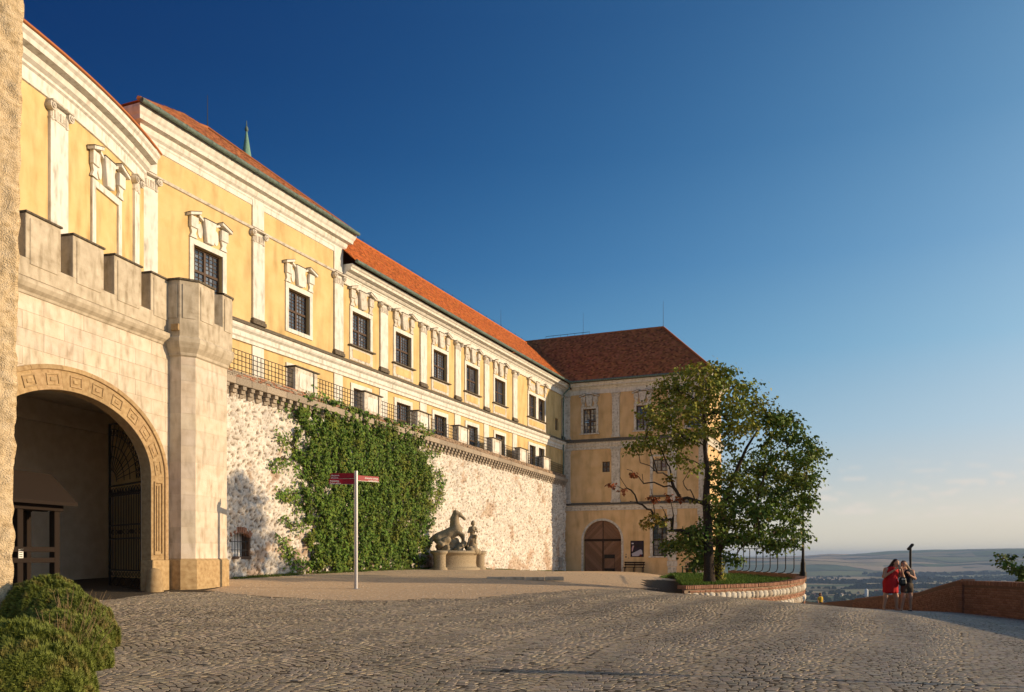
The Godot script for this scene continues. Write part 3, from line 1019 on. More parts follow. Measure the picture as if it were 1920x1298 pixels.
	for cidx in range(-26, 26):
		for r in range(-150, 380):
			var y0 := r * row
			var half := asin(width / 2 / R)
			var a := -half + .02
			while a < half:
				var len := rnd(.092, .145)
				var da := len / R
				var mid := a + da / 2
				a += da
				if a > half + da * .6:
					break
				var p := Vector2(cidx * width + sin(mid) * R, y0 + cos(mid) * R - R)
				p += Vector2(warp.get_noise_2d(p.x * .35, p.y * .35), warp.get_noise_2d(p.x * .35 + 70, p.y * .35)) * .5
				var X := p.x * ca - p.y * sa + 2.0; var Z := p.x * sa + p.y * ca + 4.0
				if Z < 6.2 or Z > 36.0 or absf(X) > .62 * Z + 2.2:
					continue
				if X > parapet_x(Z) - .25 or X < -10.2 or (X < -7.2 and Z < 14.5):
					continue
				if X < -7.4 - (Z - 7.0) * .18 and Z > 16:
					if X < -10.4 + (Z - 20.6) * .26 + .1:
						continue
				if Geometry2D.is_point_in_polygon(Vector2(X + tint.get_noise_2d(X * 6, Z * 6) * .8 + rnd(-.3, .3), Z + .1 + rng.randfn() * .28), gp):
					continue
				if X > 4.9 and Z > 27.2 + (X - 5.2) * .2 and X < 11.9 and Z > 26.5:
					continue
				if X < -9.0 and Z > 25.2:
					continue
				var cs := cos(mid)
				list.append([X, Z, turn + mid * -1.0, len, row * cs, rng.randi() % 5])
	list.sort_custom(func(p, q): return p[1] < q[1])
	var near := 0
	var wm := []; var cm := []
	for k in 5:
		wm.append([]); cm.append([])
	var pave := Node3D.new()
	pave.name = "cobblestone_paving"
	add_child(pave)
	struct(pave)
	var mats := []
	for k in 9:
		var m: StandardMaterial3D = sm.duplicate()
		var q := .35 + .018 * k
		m.vertex_color_use_as_albedo = false
		m.albedo_color = lin(q * [1.04, 1.1, 1.0][k % 3], q * .86, q * [.63, .59, .68][k % 3])
		mats.append(m)
	for e in list:
		var X: float = e[0]; var Z: float = e[1]
		var b := Basis(Vector3.UP, -e[2] * -1.0)
		var sx: float = e[3] - rnd(.009, .016); var sz: float = e[4] - rnd(.008, .014)
		b = b * Basis(Vector3(1, 0, 0), rnd(-.018, .018)) * Basis(Vector3(0, 0, 1), rnd(-.018, .018)) * Basis(Vector3.UP, rnd(-.04, .04))
		var t := Transform3D(b * Basis.from_scale(Vector3(sx, rnd(.9, 1.1), maxf(sz, .05))), Vector3(X, ground(X, Z) - .008 + rnd(-.002, .002), -Z))
		if near < 300 and absf(X) < .61 * Z and Z > 7.6:
			near += 1
			obj("cobblestone", shapes[e[5]], mats[rng.randi() % 9], pave, t)
			continue
		wm[e[5]].append(t)
		var q := rnd(.34, .51) * (1.0 + .2 * tint.get_noise_2d(X * 3, Z * 3))
		cm[e[5]].append(Color(q * rnd(.98, 1.08), q * .86, q * rnd(.58, .70)))
	for k in 5:
		many("cobblestones", shapes[k], sm, wm[k], cm[k], pave)
	print("setts ", list.size())
func sett_shape() -> Shape:
	# unit footprint, rounded and slightly irregular, top at y 0.03
	var s := Shape.new()
	var rim := []; var shoulder := []; var top := []
	for c in [[-1, -1], [1, -1], [1, 1], [-1, 1]]:
		for k in 2:
			var p := Vector2(c[0], c[1]) * .5
			var cut := rnd(.05, .13)
			if (k == 1) == (c[0] * c[1] > 0):
				p.x -= c[0] * cut
			else:
				p.y -= c[1] * cut
			p += Vector2(rnd(-.02, .02), rnd(-.02, .02))
			rim.append(Vector3(p.x, -.05, p.y)); shoulder.append(Vector3(p.x * .99, .0262 + rnd(-.0008, .0008), p.y * .99)); top.append(Vector3(p.x * .91, .0277 + rnd(-.0005, .0005), p.y * .91))
	var mid := Vector3(0, .029, 0)
	for i in 8:
		var j := (i + 1) % 8
		s.quad(rim[j], rim[i], shoulder[i], shoulder[j])
		s.quad(shoulder[j], shoulder[i], top[i], top[j])
		s.tri(top[j], top[i], mid)
	return s
# weld equal corners and average their normals
func smooth(s: Shape) -> Shape:
	var acc := {}
	for i in s.v.size():
		var k := Vector3i((s.v[i] * 2000.0).round())
		acc[k] = acc.get(k, Vector3.ZERO) + s.n[i]
	for i in s.v.size():
		s.n[i] = acc[Vector3i((s.v[i] * 2000.0).round())].normalized()
	return s

# ---------- gate: battlemented wall, arch, turret, passage ----------
func cut_blocks(parent: Node, called: String, u0: float, u1: float, v0: float, v1: float, bl: float, bh: float, holes: Array, w0: float, w1: float, mats: Array, gap := .006) -> void:
	var row := 0
	var v := v0
	while v < v1 - .02:
		var top := minf(v + bh, v1)
		var u := u0 - (bl * .5 if row % 2 else 0.0)
		while u < u1:
			var a := maxf(u, u0) + gap / 2; var b := minf(u + bl, u1) - gap / 2
			u += bl
			if b - a < .06:
				continue
			var polys := [PackedVector2Array([Vector2(a, v + gap / 2), Vector2(b, v + gap / 2), Vector2(b, top - gap / 2), Vector2(a, top - gap / 2)])]
			for h in holes:
				var left := []
				for p in polys:
					left.append_array(Geometry2D.clip_polygons(p, h))
				polys = left
			for p in polys:
				if p.size() < 3 or Geometry2D.is_polygon_clockwise(p):
					continue
				var s := Shape.new()
				s.slab(p, w0, w1 + rnd(-.0015, .0015), Transform3D(), .004)
				obj(called, s, mats[rng.randi() % mats.size()], parent)
		v = top
		row += 1
func shades(m: StandardMaterial3D, n: int, spread: float) -> Array:
	var r := []
	for k in n:
		var q: StandardMaterial3D = m.duplicate()
		var f := 1.0 + spread * (float(k) / (n - 1) - 1.0)
		q.albedo_color = lin(f, f * (1.0 - .01 * (k % 3)), f * (1.0 - .02 * (k % 2)))
		q.uv1_offset = Vector3(k * .31, k * .17, k * .23)
		r.append(q)
	return r
func ell(c: float, a: float, b: float, spring: float, ang: float) -> Vector2:
	return Vector2(c + cos(ang) * a, spring + sin(ang) * b)
func ring_prism(s: Shape, poly: Array, v0: float, v1: float, cap := true) -> void:
	# poly of (u, w) listed from the far end round the outside to the near end
	for i in poly.size() - 1:
		var a: Vector2 = poly[i]; var b: Vector2 = poly[i + 1]
		s.quad(Vector3(a.x, v0, a.y), Vector3(b.x, v0, b.y), Vector3(b.x, v1, b.y), Vector3(a.x, v1, a.y))
	if cap:
		for i in range(1, poly.size() - 1):
			s.tri(Vector3(poly[0].x, v1, poly[0].y), Vector3(poly[i].x, v1, poly[i].y), Vector3(poly[i + 1].x, v1, poly[i + 1].y))
			s.tri(Vector3(poly[0].x, v0, poly[0].y), Vector3(poly[i + 1].x, v0, poly[i + 1].y), Vector3(poly[i].x, v0, poly[i].y))
func grown(poly: Array, d: float) -> Array:
	# push the turret outline outward
	var r := []
	for i in poly.size():
		var a: Vector2 = poly[maxi(i - 1, 0)]; var b: Vector2 = poly[mini(i + 1, poly.size() - 1)]
		var t0: Vector2 = (poly[i] - a).normalized() if i > 0 else (b - poly[i]).normalized()
		var t1: Vector2 = (b - poly[i]).normalized() if i < poly.size() - 1 else t0
		var n0 := Vector2(t0.y, -t0.x) * -1.0; var n1 := Vector2(t1.y, -t1.x) * -1.0
		var m := (n0 + n1).normalized()
		r.append(poly[i] + m * d / maxf(.5, m.dot(n0)))
	return r
func merlon(parent: Node, u0: float, u1: float, w0: float, w1: float, v0: float, v1: float) -> void:
	var s := Shape.new()
	s.box(u0, v0, w0, u1, v1, w1, .012)
	# raised border round a sunk field
	var o := obj("merlon", s, M.parapet_stone, parent)
	s = Shape.new()
	s.box(u0 + .12, v0 - .12, w1 - .01, u1 - .12, v1 - .1, w1 + .022, .012)
	obj("field", s, M.parapet_stone, o)
	s = Shape.new()
	s.box(u0 - .03, v1, w0 - .03, u1 + .03, v1 + .055, w1 + .05, .015)
	obj("capstone", s, M.capstone, o)

func make_gate() -> void:
	var fr := frame(at(-10.5693, 26.3), Vector3(.2539, 0, -.96723))
	var G := thing("gatehouse", "cream stone gatehouse wall with battlements and wide round carriage arch", "gate", fr)
	var C := -3.9; var SP := 3.45
	var hole := arch_poly(C, 3.04, -.9, SP, 1.97, 28)
	var outer := arch_poly(C, 3.76, -.9, SP, 2.56, 28)
	# core wall
	var s := Shape.new()
	for cut in Geometry2D.clip_polygons(PackedVector2Array([Vector2(-9, -.35), Vector2(.6, -.35), Vector2(.6, 7.6), Vector2(-9, 7.6)]), hole):
		s.slab(cut, -.34, -.012)
	obj("wall_core", s, M.passage, G)
	cut_blocks(G, "stone_block", -9, .05, -.02, 7.56, 1.36, .445, [outer], -.012, .0, shades(M.ashlar, 6, .12))
	# archivolt with jambs, two orders
	var mats := shades(M.sandstone, 4, .15)
	var seg := 11
	for i in seg:
		var a0 := PI * i / seg; var a1 := PI * (i + 1) / seg
		var poly := PackedVector2Array()
		var poly2 := PackedVector2Array()
		for k in 5:
			poly.append(ell(C, 3.0, 1.93, SP, lerpf(a0, a1, k / 4.0)))
			poly2.append(ell(C, 3.60, 2.44, SP, lerpf(a0, a1, k / 4.0)))
		for k in 5:
			poly.append(ell(C, 3.60, 2.44, SP, lerpf(a1, a0, k / 4.0)))
			poly2.append(ell(C, 3.75, 2.56, SP, lerpf(a1, a0, k / 4.0)))
		var q := Shape.new()
		q.slab(poly, -.3, .05, Transform3D(), .006)
		var v := obj("voussoir", q, mats[i % 4], G)
		q = Shape.new()
		q.slab(poly2, -.3, .1, Transform3D(), .012)
		obj("outer_roll", q, mats[(i + 2) % 4], v)
	var n := 13
	for i in n:       # sunk square panels along the arch, each with a raised rim and tablet
		var a := PI * (i + .5) / n
		var p := ell(C, 3.31, 2.19, SP, a)
		var tg := (ell(C, 3.31, 2.19, SP, a + .02) - p).normalized()
		var b := Basis(Vector3(tg.x, tg.y, 0), Vector3(-tg.y, tg.x, 0), Vector3(0, 0, 1))
		var t := Transform3D(b, Vector3(p.x, p.y, .05))
		s = Shape.new()
		for e in [[-.24, -.15, .24, -.115], [-.24, .115, .24, .15], [-.24, -.113, -.2, .113], [.2, -.113, .24, .113]]:
			s.box(e[0] * .88, e[1], -.01, e[2] * .88, e[3], .026, .006, t)
		var rim := obj("arch_panel", s, mats[i % 4], G)
		s = Shape.new()
		s.box(-.085, -.05, -.01, .085, .05, .022, .01, t)
		obj("tablet", s, mats[(i + 1) % 4], rim)
	for k in [-1.0, 1.0]:
		var a: float = C + k * 3.0; var b: float = C + k * 3.60; var c: float = C + k * 3.75
		s = Shape.new()
		s.box(minf(a, b), .95, -.3, maxf(a, b), SP, .05, .008)
		var j := obj("jamb", s, mats[0], G)
		s = Shape.new()
		s.box(minf(b, c) + .001, .95, -.3, maxf(b, c), SP, .1, .012)
		obj("outer_roll", s, mats[2], j)
		s = Shape.new()
		var m := (a + b) / 2
		for e in [[-.19, 1.1, -.155, 3.3], [.155, 1.1, .19, 3.3], [-.153, 1.1, .153, 1.14], [-.153, 3.26, .153, 3.3]]:
			s.box(m + e[0], e[1], .04, m + e[2], e[3], .095, .006)
		s.box(m - .08, 1.22, .04, m - .03, 3.18, .085, .006); s.box(m + .03, 1.22, .04, m + .08, 3.18, .085, .006)
		obj("jamb_panel", s, mats[1], j)
		s = Shape.new()
		s.box(minf(a, c) - .01, -.3, -.33, maxf(a, c) + .01, .948, .12, .02)
		obj("plinth", s, mats[3], j)
	# moulding and battlements
	s = Shape.new()
	s.sweep([Vector2(0, 7.5), Vector2(.03, 7.52), Vector2(.05, 7.58), Vector2(.14, 7.66), Vector2(.19, 7.76), Vector2(.19, 7.86), Vector2(.1, 7.9), Vector2(.06, 7.92), Vector2(-.3, 7.93)], -9, .1)
	obj("moulding", s, M.parapet_stone, G)
	s = Shape.new()
	s.box(-9, 7.93, -.36, .1, 8.39, .06, .01)
	s.quad(Vector3(-9, 7.9, -.86), Vector3(.6, 7.9, -.86), Vector3(.6, 7.9, -.3), Vector3(-9, 7.9, -.3))
	obj("parapet", s, M.parapet_stone, G)
	var u := -.93
	for i in 6:
		merlon(G, u, minf(u + 1.13, .12) if i == 0 else u + 1.13, -.36, .06, 8.385, 9.5)
		u -= 1.54
	# passage behind the arch
	s = Shape.new()
	s.quad(Vector3(-9, -.35, -5.6), Vector3(4.6, -.35, -5.6), Vector3(4.6, 6.4, -5.6), Vector3(-9, 6.4, -5.6))
	s.quad(Vector3(4.6, -.35, -5.6), Vector3(4.25, -.35, -1.5), Vector3(4.25, 7.4, -1.5), Vector3(4.6, 7.4, -5.6))
	s.quad(Vector3(.6, -.35, -.36), Vector3(2.25, -.35, -.55), Vector3(2.25, 7.4, -.55), Vector3(.6, 7.4, -.36))
	s.quad(Vector3(2.25, -.35, -.55), Vector3(4.25, -.35, -1.5), Vector3(4.25, 7.4, -1.5), Vector3(2.25, 7.4, -.55))
	obj("passage_wall", s, M.passage, G)
	s = Shape.new()
	s.box(-9.2, 6.3, -5.8, 2.2, 6.6, -.345)
	s.box(2.2, 6.3, -5.8, 4.8, 6.6, -1.5)
	obj("passage_ceiling", s, M.passage, G)
	s = Shape.new()
	s.box(-9.0, 5.55, -5.62, 4.6, 5.75, -5.45)
	obj("ceiling_moulding", s, M.passage, G)
	# turret
	var T := thing("gate_turret", "octagonal cream stone turret with flared battlement at the end of the gate wall", "turret", fr)
	var oct := [Vector2(0.0, -.6), Vector2(.0, .42), Vector2(.3, .72), Vector2(1.98, .72), Vector2(2.3, .42), Vector2(2.3, -.9)]
	var mats2 := shades(M.ashlar, 6, .12)
	var v := .96
	while v < 7.3:
		for i in oct.size() - 1:
			var a: Vector2 = oct[i]; var b: Vector2 = oct[i + 1]
			s = Shape.new()
			s.quad(Vector3(a.x, v + .003, a.y), Vector3(b.x, v + .003, b.y), Vector3(b.x, minf(v + .5, 7.3) - .003, b.y), Vector3(a.x, minf(v + .5, 7.3) - .003, a.y))
			obj("stone_block", s, mats2[rng.randi() % 6], T)
		v += .5
	s = Shape.new()
	ring_prism(s, grown(oct, -.008), -.3, 7.5)
	obj("shaft_core", s, M.passage, T)
	s = Shape.new()
	ring_prism(s, grown(oct, .07), -.4, .93)
	var up := grown(oct, .07)
	for i in oct.size() - 1:
		s.quad(Vector3(up[i].x, .93, up[i].y), Vector3(up[i + 1].x, .93, up[i + 1].y), Vector3(oct[i + 1].x, .99, oct[i + 1].y), Vector3(oct[i].x, .99, oct[i].y))
	obj("plinth", s, mats[3], T)
	s = Shape.new()
	var prof := [[0.0, 7.2], [.05, 7.24], [.06, 7.32], [.16, 7.46], [.22, 7.62], [.22, 7.74], [.16, 7.8]]
	for k in prof.size() - 1:
		var lo := grown(oct, prof[k][0]); var hi := grown(oct, prof[k + 1][0])
		for i in oct.size() - 1:
			s.quad(Vector3(lo[i].x, prof[k][1], lo[i].y), Vector3(lo[i + 1].x, prof[k][1], lo[i + 1].y), Vector3(hi[i + 1].x, prof[k + 1][1], hi[i + 1].y), Vector3(hi[i].x, prof[k + 1][1], hi[i].y))
	obj("flared_moulding", s, M.parapet_stone, T)
	var big := grown(oct, .16)
	s = Shape.new()
	ring_prism(s, big, 7.8, 8.45)
	obj("parapet", s, M.parapet_stone, T)
	var cen := Vector2(1.1, -.1)
	var runs := [[big[0].lerp(big[1], .45), big[1], big[2], big[2].lerp(big[3], .45)], [big[2].lerp(big[3], .70), big[3], big[4], big[4].lerp(big[5], .2)], [big[4].lerp(big[5], .5), big[4].lerp(big[5], .95)]]
	for r in runs:
		var inn := []
		for p in r:
			inn.append(p + (cen - p).normalized() * .32)
		s = Shape.new()
		var m := []
		for p in r:
			m.append(p)
		for i in m.size() - 1:
			s.quad(Vector3(m[i].x, 8.445, m[i].y), Vector3(m[i + 1].x, 8.445, m[i + 1].y), Vector3(m[i + 1].x, 9.5, m[i + 1].y), Vector3(m[i].x, 9.5, m[i].y))
			s.quad(Vector3(inn[i + 1].x, 8.445, inn[i + 1].y), Vector3(inn[i].x, 8.445, inn[i].y), Vector3(inn[i].x, 9.5, inn[i].y), Vector3(inn[i + 1].x, 9.5, inn[i + 1].y))
			s.quad(Vector3(m[i].x, 9.5, m[i].y), Vector3(m[i + 1].x, 9.5, m[i + 1].y), Vector3(inn[i + 1].x, 9.5, inn[i + 1].y), Vector3(inn[i].x, 9.5, inn[i].y))
		var z := m.size() - 1
		s.quad(Vector3(inn[0].x, 8.445, inn[0].y), Vector3(m[0].x, 8.445, m[0].y), Vector3(m[0].x, 9.5, m[0].y), Vector3(inn[0].x, 9.5, inn[0].y))
		s.quad(Vector3(m[z].x, 8.445, m[z].y), Vector3(inn[z].x, 8.445, inn[z].y), Vector3(inn[z].x, 9.5, inn[z].y), Vector3(m[z].x, 9.5, m[z].y))
		var mo := obj("merlon", s, M.parapet_stone, T)
		# sunk-looking raised fields on each face
		for i in z:
			var a: Vector2 = m[i]; var b: Vector2 = m[i + 1]
			if a.distance_to(b) < .3:
				continue
			var d := (b - a).normalized(); var nn := Vector2(-d.y, d.x)
			if nn.dot(a - cen) < 0:
				nn = -nn
			var p := a + d * .09; var q := b - d * .09
			s = Shape.new()
			var P := [Vector3(p.x, 8.35, p.y), Vector3(q.x, 8.35, q.y), Vector3(q.x, 9.38, q.y), Vector3(p.x, 9.38, p.y)]
			var o := Vector3(nn.x, 0, nn.y) * .022
			s.quad(P[0] + o, P[1] + o, P[2] + o, P[3] + o)
			for k in 4:
				s.quad(P[k], P[(k + 1) % 4], P[(k + 1) % 4] + o, P[k] + o)
			obj("field", s, M.parapet_stone, mo)
		s = Shape.new()
		for i in z:
			var a: Vector2 = m[i] + (m[i] - cen).normalized() * .05; var b: Vector2 = m[i + 1] + (m[i + 1] - cen).normalized() * .05
			s.quad(Vector3(a.x, 9.503, a.y), Vector3(b.x, 9.503, b.y), Vector3(b.x, 9.56, b.y), Vector3(a.x, 9.56, a.y))
			s.quad(Vector3(a.x, 9.56, a.y), Vector3(b.x, 9.56, b.y), Vector3(inn[i + 1].x, 9.575, inn[i + 1].y), Vector3(inn[i].x, 9.575, inn[i].y))
			s.quad(Vector3(inn[i].x, 9.503, inn[i].y), Vector3(inn[i + 1].x, 9.503, inn[i + 1].y), Vector3(b.x, 9.503, b.y), Vector3(a.x, 9.503, a.y))
		obj("capstone", s, M.capstone, mo)
	# stone plaque with iron hook on the shaded face
	s = Shape.new()
	s.box(-.24, 7.95, .36 - .13, -.165, 8.15, .36 + .13, .01)
	obj("spout_stone", s, mats[1], T)
	# guard stone at the jamb
	var gs := thing("guard_stone", "worn rounded sandstone guard stone at the foot of the gate jamb", "bollard", Transform3D(Basis(), fr * Vector3(-1.12, -.04, .32)))
	s = Shape.new()
	s.lathe([Vector2(.27, -.1), Vector2(.26, .1), Vector2(.22, .45), Vector2(.19, .62), Vector2(.14, .72), Vector2(.0, .76)], Vector3.ZERO, 14)
	obj("stone_body", s, mats[0], gs)
	# ---- wrought-iron leaf, swung inwards ----
	var hinge := at(-11.12, 25.75); var tip := at(-13.1, 27.75)
	var LF := thing("iron_gate", "tall wrought-iron gate leaf with fan-shaped top standing open inside the arch", "gate", frame(hinge, tip - hinge))
	var wd := (tip - hinge).length()
	var hgt := func(x: float) -> float:
		return SP + 1.9 * sqrt(maxf(0.0, 1.0 - pow((wd - x) / wd, 2.0)))
	s = Shape.new()
	s.box(0, .02, -.03, .06, SP + .1, .03); s.box(wd - .07, .02, -.03, wd, hgt.call(wd), .03)
	for y in [.08, .62, 1.62, 2.05, 3.0, 3.32]:
		s.box(.06, y - .025, -.025, wd - .07, y + .025, .025)
	var lp := Vector3(.03, SP, 0)
	for i in range(1, 21):
		var x := wd * i / 20.0
		var q := Vector3(x, hgt.call(x), 0)
		s.tube([lp, q], [.032, .032], 6)
		lp = q
	var gf := obj("frame", s, M.iron, LF)
	for i in range(1, 21):
		var x := wd * i / 21.0
		s = Shape.new()
		s.tube([Vector3(x, .62, 0), Vector3(x, 3.0, 0)], [.015, .015], 5)
		s.lathe([Vector2(0, 3.0), Vector2(.03, 3.05), Vector2(.0, 3.2)], Vector3(x, 0, 0), 6)
		obj("bar", s, M.iron, LF)
	s = Shape.new()
	for i in range(1, 10):     # rays and rings of the fan
		var an := PI / 2 * i / 10.0
		var e := Vector3(wd - cos(an) * wd, SP + sin(an) * 1.9, 0)
		s.tube([Vector3(wd, SP, 0).lerp(e, .22), Vector3(wd, SP, 0).lerp(e, .99)], [.013, .013], 5)
	for r in [.22, .45, .62, .8, .9]:
		var pts := []; var rr := []
		for i in 15:
			var an := PI / 2 * i / 14.0
			pts.append(Vector3(wd - cos(an) * wd * r, SP + sin(an) * 1.9 * r, 0)); rr.append(.013)
		s.tube(pts, rr, 5)
	for i in 14:
		var an := PI / 2 * (i + .5) / 14.0
		var c := Vector3(wd - cos(an) * wd * .85, SP + sin(an) * 1.9 * .85, 0)
		ring(s, c, .075, .013)
	obj("fan", s, M.iron, LF)
	s = Shape.new()
	for i in 12:
		ring(s, Vector3((i + .5) * wd / 12.0, 3.16, 0), .085, .013)
		ring(s, Vector3((i + .5) * wd / 12.0, .5, 0), .075, .012)
		ring(s, Vector3((i + .5) * wd / 12.0, 1.83, 0), .07, .012)
	for i in 5:
		var x := (i + .0) * wd / 5.0
		s.tube([Vector3(x + .03, .1, 0), Vector3(x + wd / 5 - .03, .4, 0)], [.013, .013], 5); s.tube([Vector3(x + .03, .4, 0), Vector3(x + wd / 5 - .03, .1, 0)], [.013, .013], 5)
	stuff(obj("scrollwork", s, M.iron, LF))
	# ---- bell under a little roof, inside the passage ----
	var bt := frame(at(-13.86, 23.7), Vector3(.2539, 0, -.96723))
	var B := thing("bell_stand", "dark timber bell stand with a shingled gable roof inside the gate passage", "bell stand", bt)
	var ps := [[-1.7, -.5], [-.35, -.5], [.95, -.5], [-1.7, .5], [-.35, .5], [.95, .5]]
	for p in ps:
		s = Shape.new()
		s.box(p[0] - .1, 0, p[1] - .1, p[0] + .1, 2.35, p[1] + .1, .015)
		obj("post", s, M.bell_roof, B)
	for y in [.95, 1.25]:
		for z in [-.55, .55]:
			s = Shape.new()
			s.box(-1.6, y - .07, z - .06, .85, y + .07, z + .06, .01)
			obj("rail", s, M.bell_roof, B)
	for z in [-.55, 0.0, .55]:
		s = Shape.new()
		s.box(-1.95, 2.35, z - .09, 1.15, 2.55, z + .09, .01)
		obj("beam", s, M.bell_roof, B)
	s = Shape.new()
	s.slab(PackedVector2Array([Vector2(-.95, 2.5), Vector2(0, 3.35), Vector2(.95, 2.5), Vector2(.95, 2.6), Vector2(0, 3.47), Vector2(-.95, 2.6)]), -2.15, 1.35, Transform3D(Basis(Vector3(0, 0, -1), Vector3.UP, Vector3(1, 0, 0)), Vector3.ZERO))
	obj("roof", s, M.bell_roof, B)
	var bell := thing("bell", "large dark bronze bell hanging in the timber stand", "bell", Transform3D(Basis(), bt * Vector3(-.9, 1.45, 0)))
	s = Shape.new()
	s.lathe([Vector2(.46, 0), Vector2(.44, .06), Vector2(.34, .2), Vector2(.27, .45), Vector2(.24, .66), Vector2(.16, .78), Vector2(0, .8)], Vector3.ZERO, 20)
	obj("bell_body", s, plain(.05, .04, .025, .45, .7), bell)
	s = Shape.new()
	s.tube([Vector3(0, .78, 0), Vector3(0, .92, 0)], [.06, .06], 8)
	obj("yoke", s, M.iron, bell)
	# ---- bowed palace front above the gate ----
	var K := thing("bowed_front", "bowed yellow palace front with blind window above the battlements", "building", Transform3D(Basis(), at(-13.45, 26.0)))
	var pts := []
	var org := K.position
	for i in 27:
		var Z := 17.0 + i * .55
		var X := -13.45 - .018 * (Z - 29.5) * (Z - 29.5)
		var d := Vector3(-.036 * (Z - 29.5), 0, -1).normalized()
		pts.append([at(X, Z) - org, d.cross(Vector3.UP)])
	s = Shape.new()
	s.path([Vector2(0, 6.6), Vector2(0, 15.6)], pts)
	var last: Vector3 = pts[26][0]
	s.quad(last + Vector3(0, 6.6, 0), last + Vector3(-4, 6.6, -.2), last + Vector3(-4, 15.6, -.2), last + Vector3(0, 15.6, 0))
	obj("wall", s, M.yellow, K)
	s = Shape.new()
	s.path([Vector2(0, 14.62), Vector2(.06, 14.64), Vector2(.06, 14.72), Vector2(.03, 14.74), Vector2(.03, 15.05), Vector2(.1, 15.1), Vector2(.1, 15.18), Vector2(.22, 15.26), Vector2(.26, 15.38), Vector2(.26, 15.42), Vector2(.48, 15.46), Vector2(.5, 15.6), Vector2(.58, 15.68), Vector2(.6, 15.78), Vector2(0, 15.8)], pts)
	obj("cornice", s, M.white, K)
	s = Shape.new()
	s.path([Vector2(.62, 15.78), Vector2(.66, 15.8), Vector2(.66, 15.86), Vector2(-3.2, 18.6)], pts)
	obj("roof", s, M.old_tile, K)
	var local := func(Z: float) -> Transform3D:
		var X := -13.45 - .018 * (Z - 29.5) * (Z - 29.5)
		var d := Vector3(-.036 * (Z - 29.5), 0, -1).normalized()
		return Transform3D(Basis(d, Vector3.UP, d.cross(Vector3.UP)), at(X, Z) - org)
	for Z in [21.5, 25.7, 30.45]:
		pilaster(K, 0, .40 if Z < 30 else .2, 9.0, 14.6, M.white, true, local.call(Z))
	# blind window: frame and pediment on the flat middle of the bow
	var bw := Node3D.new()
	bw.name = "blind_window"
	bw.transform = local.call(28.3)
	bw.position += bw.basis.z * .01
	K.add_child(bw)
	surround(bw, -.72, .72, 10.6, 13.0, M.white)
	pediment(bw, 0, 1.0, 13.24, M.white)
	# ---- rough wall at the picture's edge ----
	var RW := rough_mat([[0, .28, .19, .10], [.25, .52, .39, .23], [.5, .68, .53, .34], [1, .78, .64, .45]], 41, 1.3, .02, 2.5)
	var rn := noise(42, .9, 5)
	s = Shape.new()
	var c0 := at(-7.62, 13.0); var face := Vector3(-.72, 0, .69)
	var nrm := Vector3(.69, 0, .72)
	var grid := {}
	for i in 60:
		for j in 170:
			var a := i * .05; var h := -.4 + j * .07
			var q := c0 + face * a + Vector3(0, h, 0) + Vector3(.018 * h, 0, 0)
			grid[Vector2i(i, j)] = q + nrm * (rn.get_noise_2d(a * 3, h * 3) * .07 + rn.get_noise_2d(a * 14, h * 14) * .025) * (0.6 if i == 0 else 1.0) + face * (rn.get_noise_2d(7, h * 2.5) * .05 if i == 0 else 0.0)
	for i in 59:
		for j in 169:
			s.quad(grid[Vector2i(i + 1, j)], grid[Vector2i(i, j)], grid[Vector2i(i, j + 1)], grid[Vector2i(i + 1, j + 1)])
	for j in 169:
		var b := Vector3(-1.2, 0, -.35)
		s.quad(grid[Vector2i(0, j)], grid[Vector2i(0, j)] + b, grid[Vector2i(0, j + 1)] + b, grid[Vector2i(0, j + 1)])
	tag(obj("rough_wall", smooth(s), RW), "rough pitted ochre plaster wall standing beside the clipped bushes", "wall")
func ring(s: Shape, c: Vector3, r: float, t: float) -> void:
	var pts := []; var rr := []
	for i in 11:
		pts.append(c + Vector3(cos(TAU * i / 10), sin(TAU * i / 10), 0) * r); rr.append(t)
	s.tube(pts, rr, 4, false)

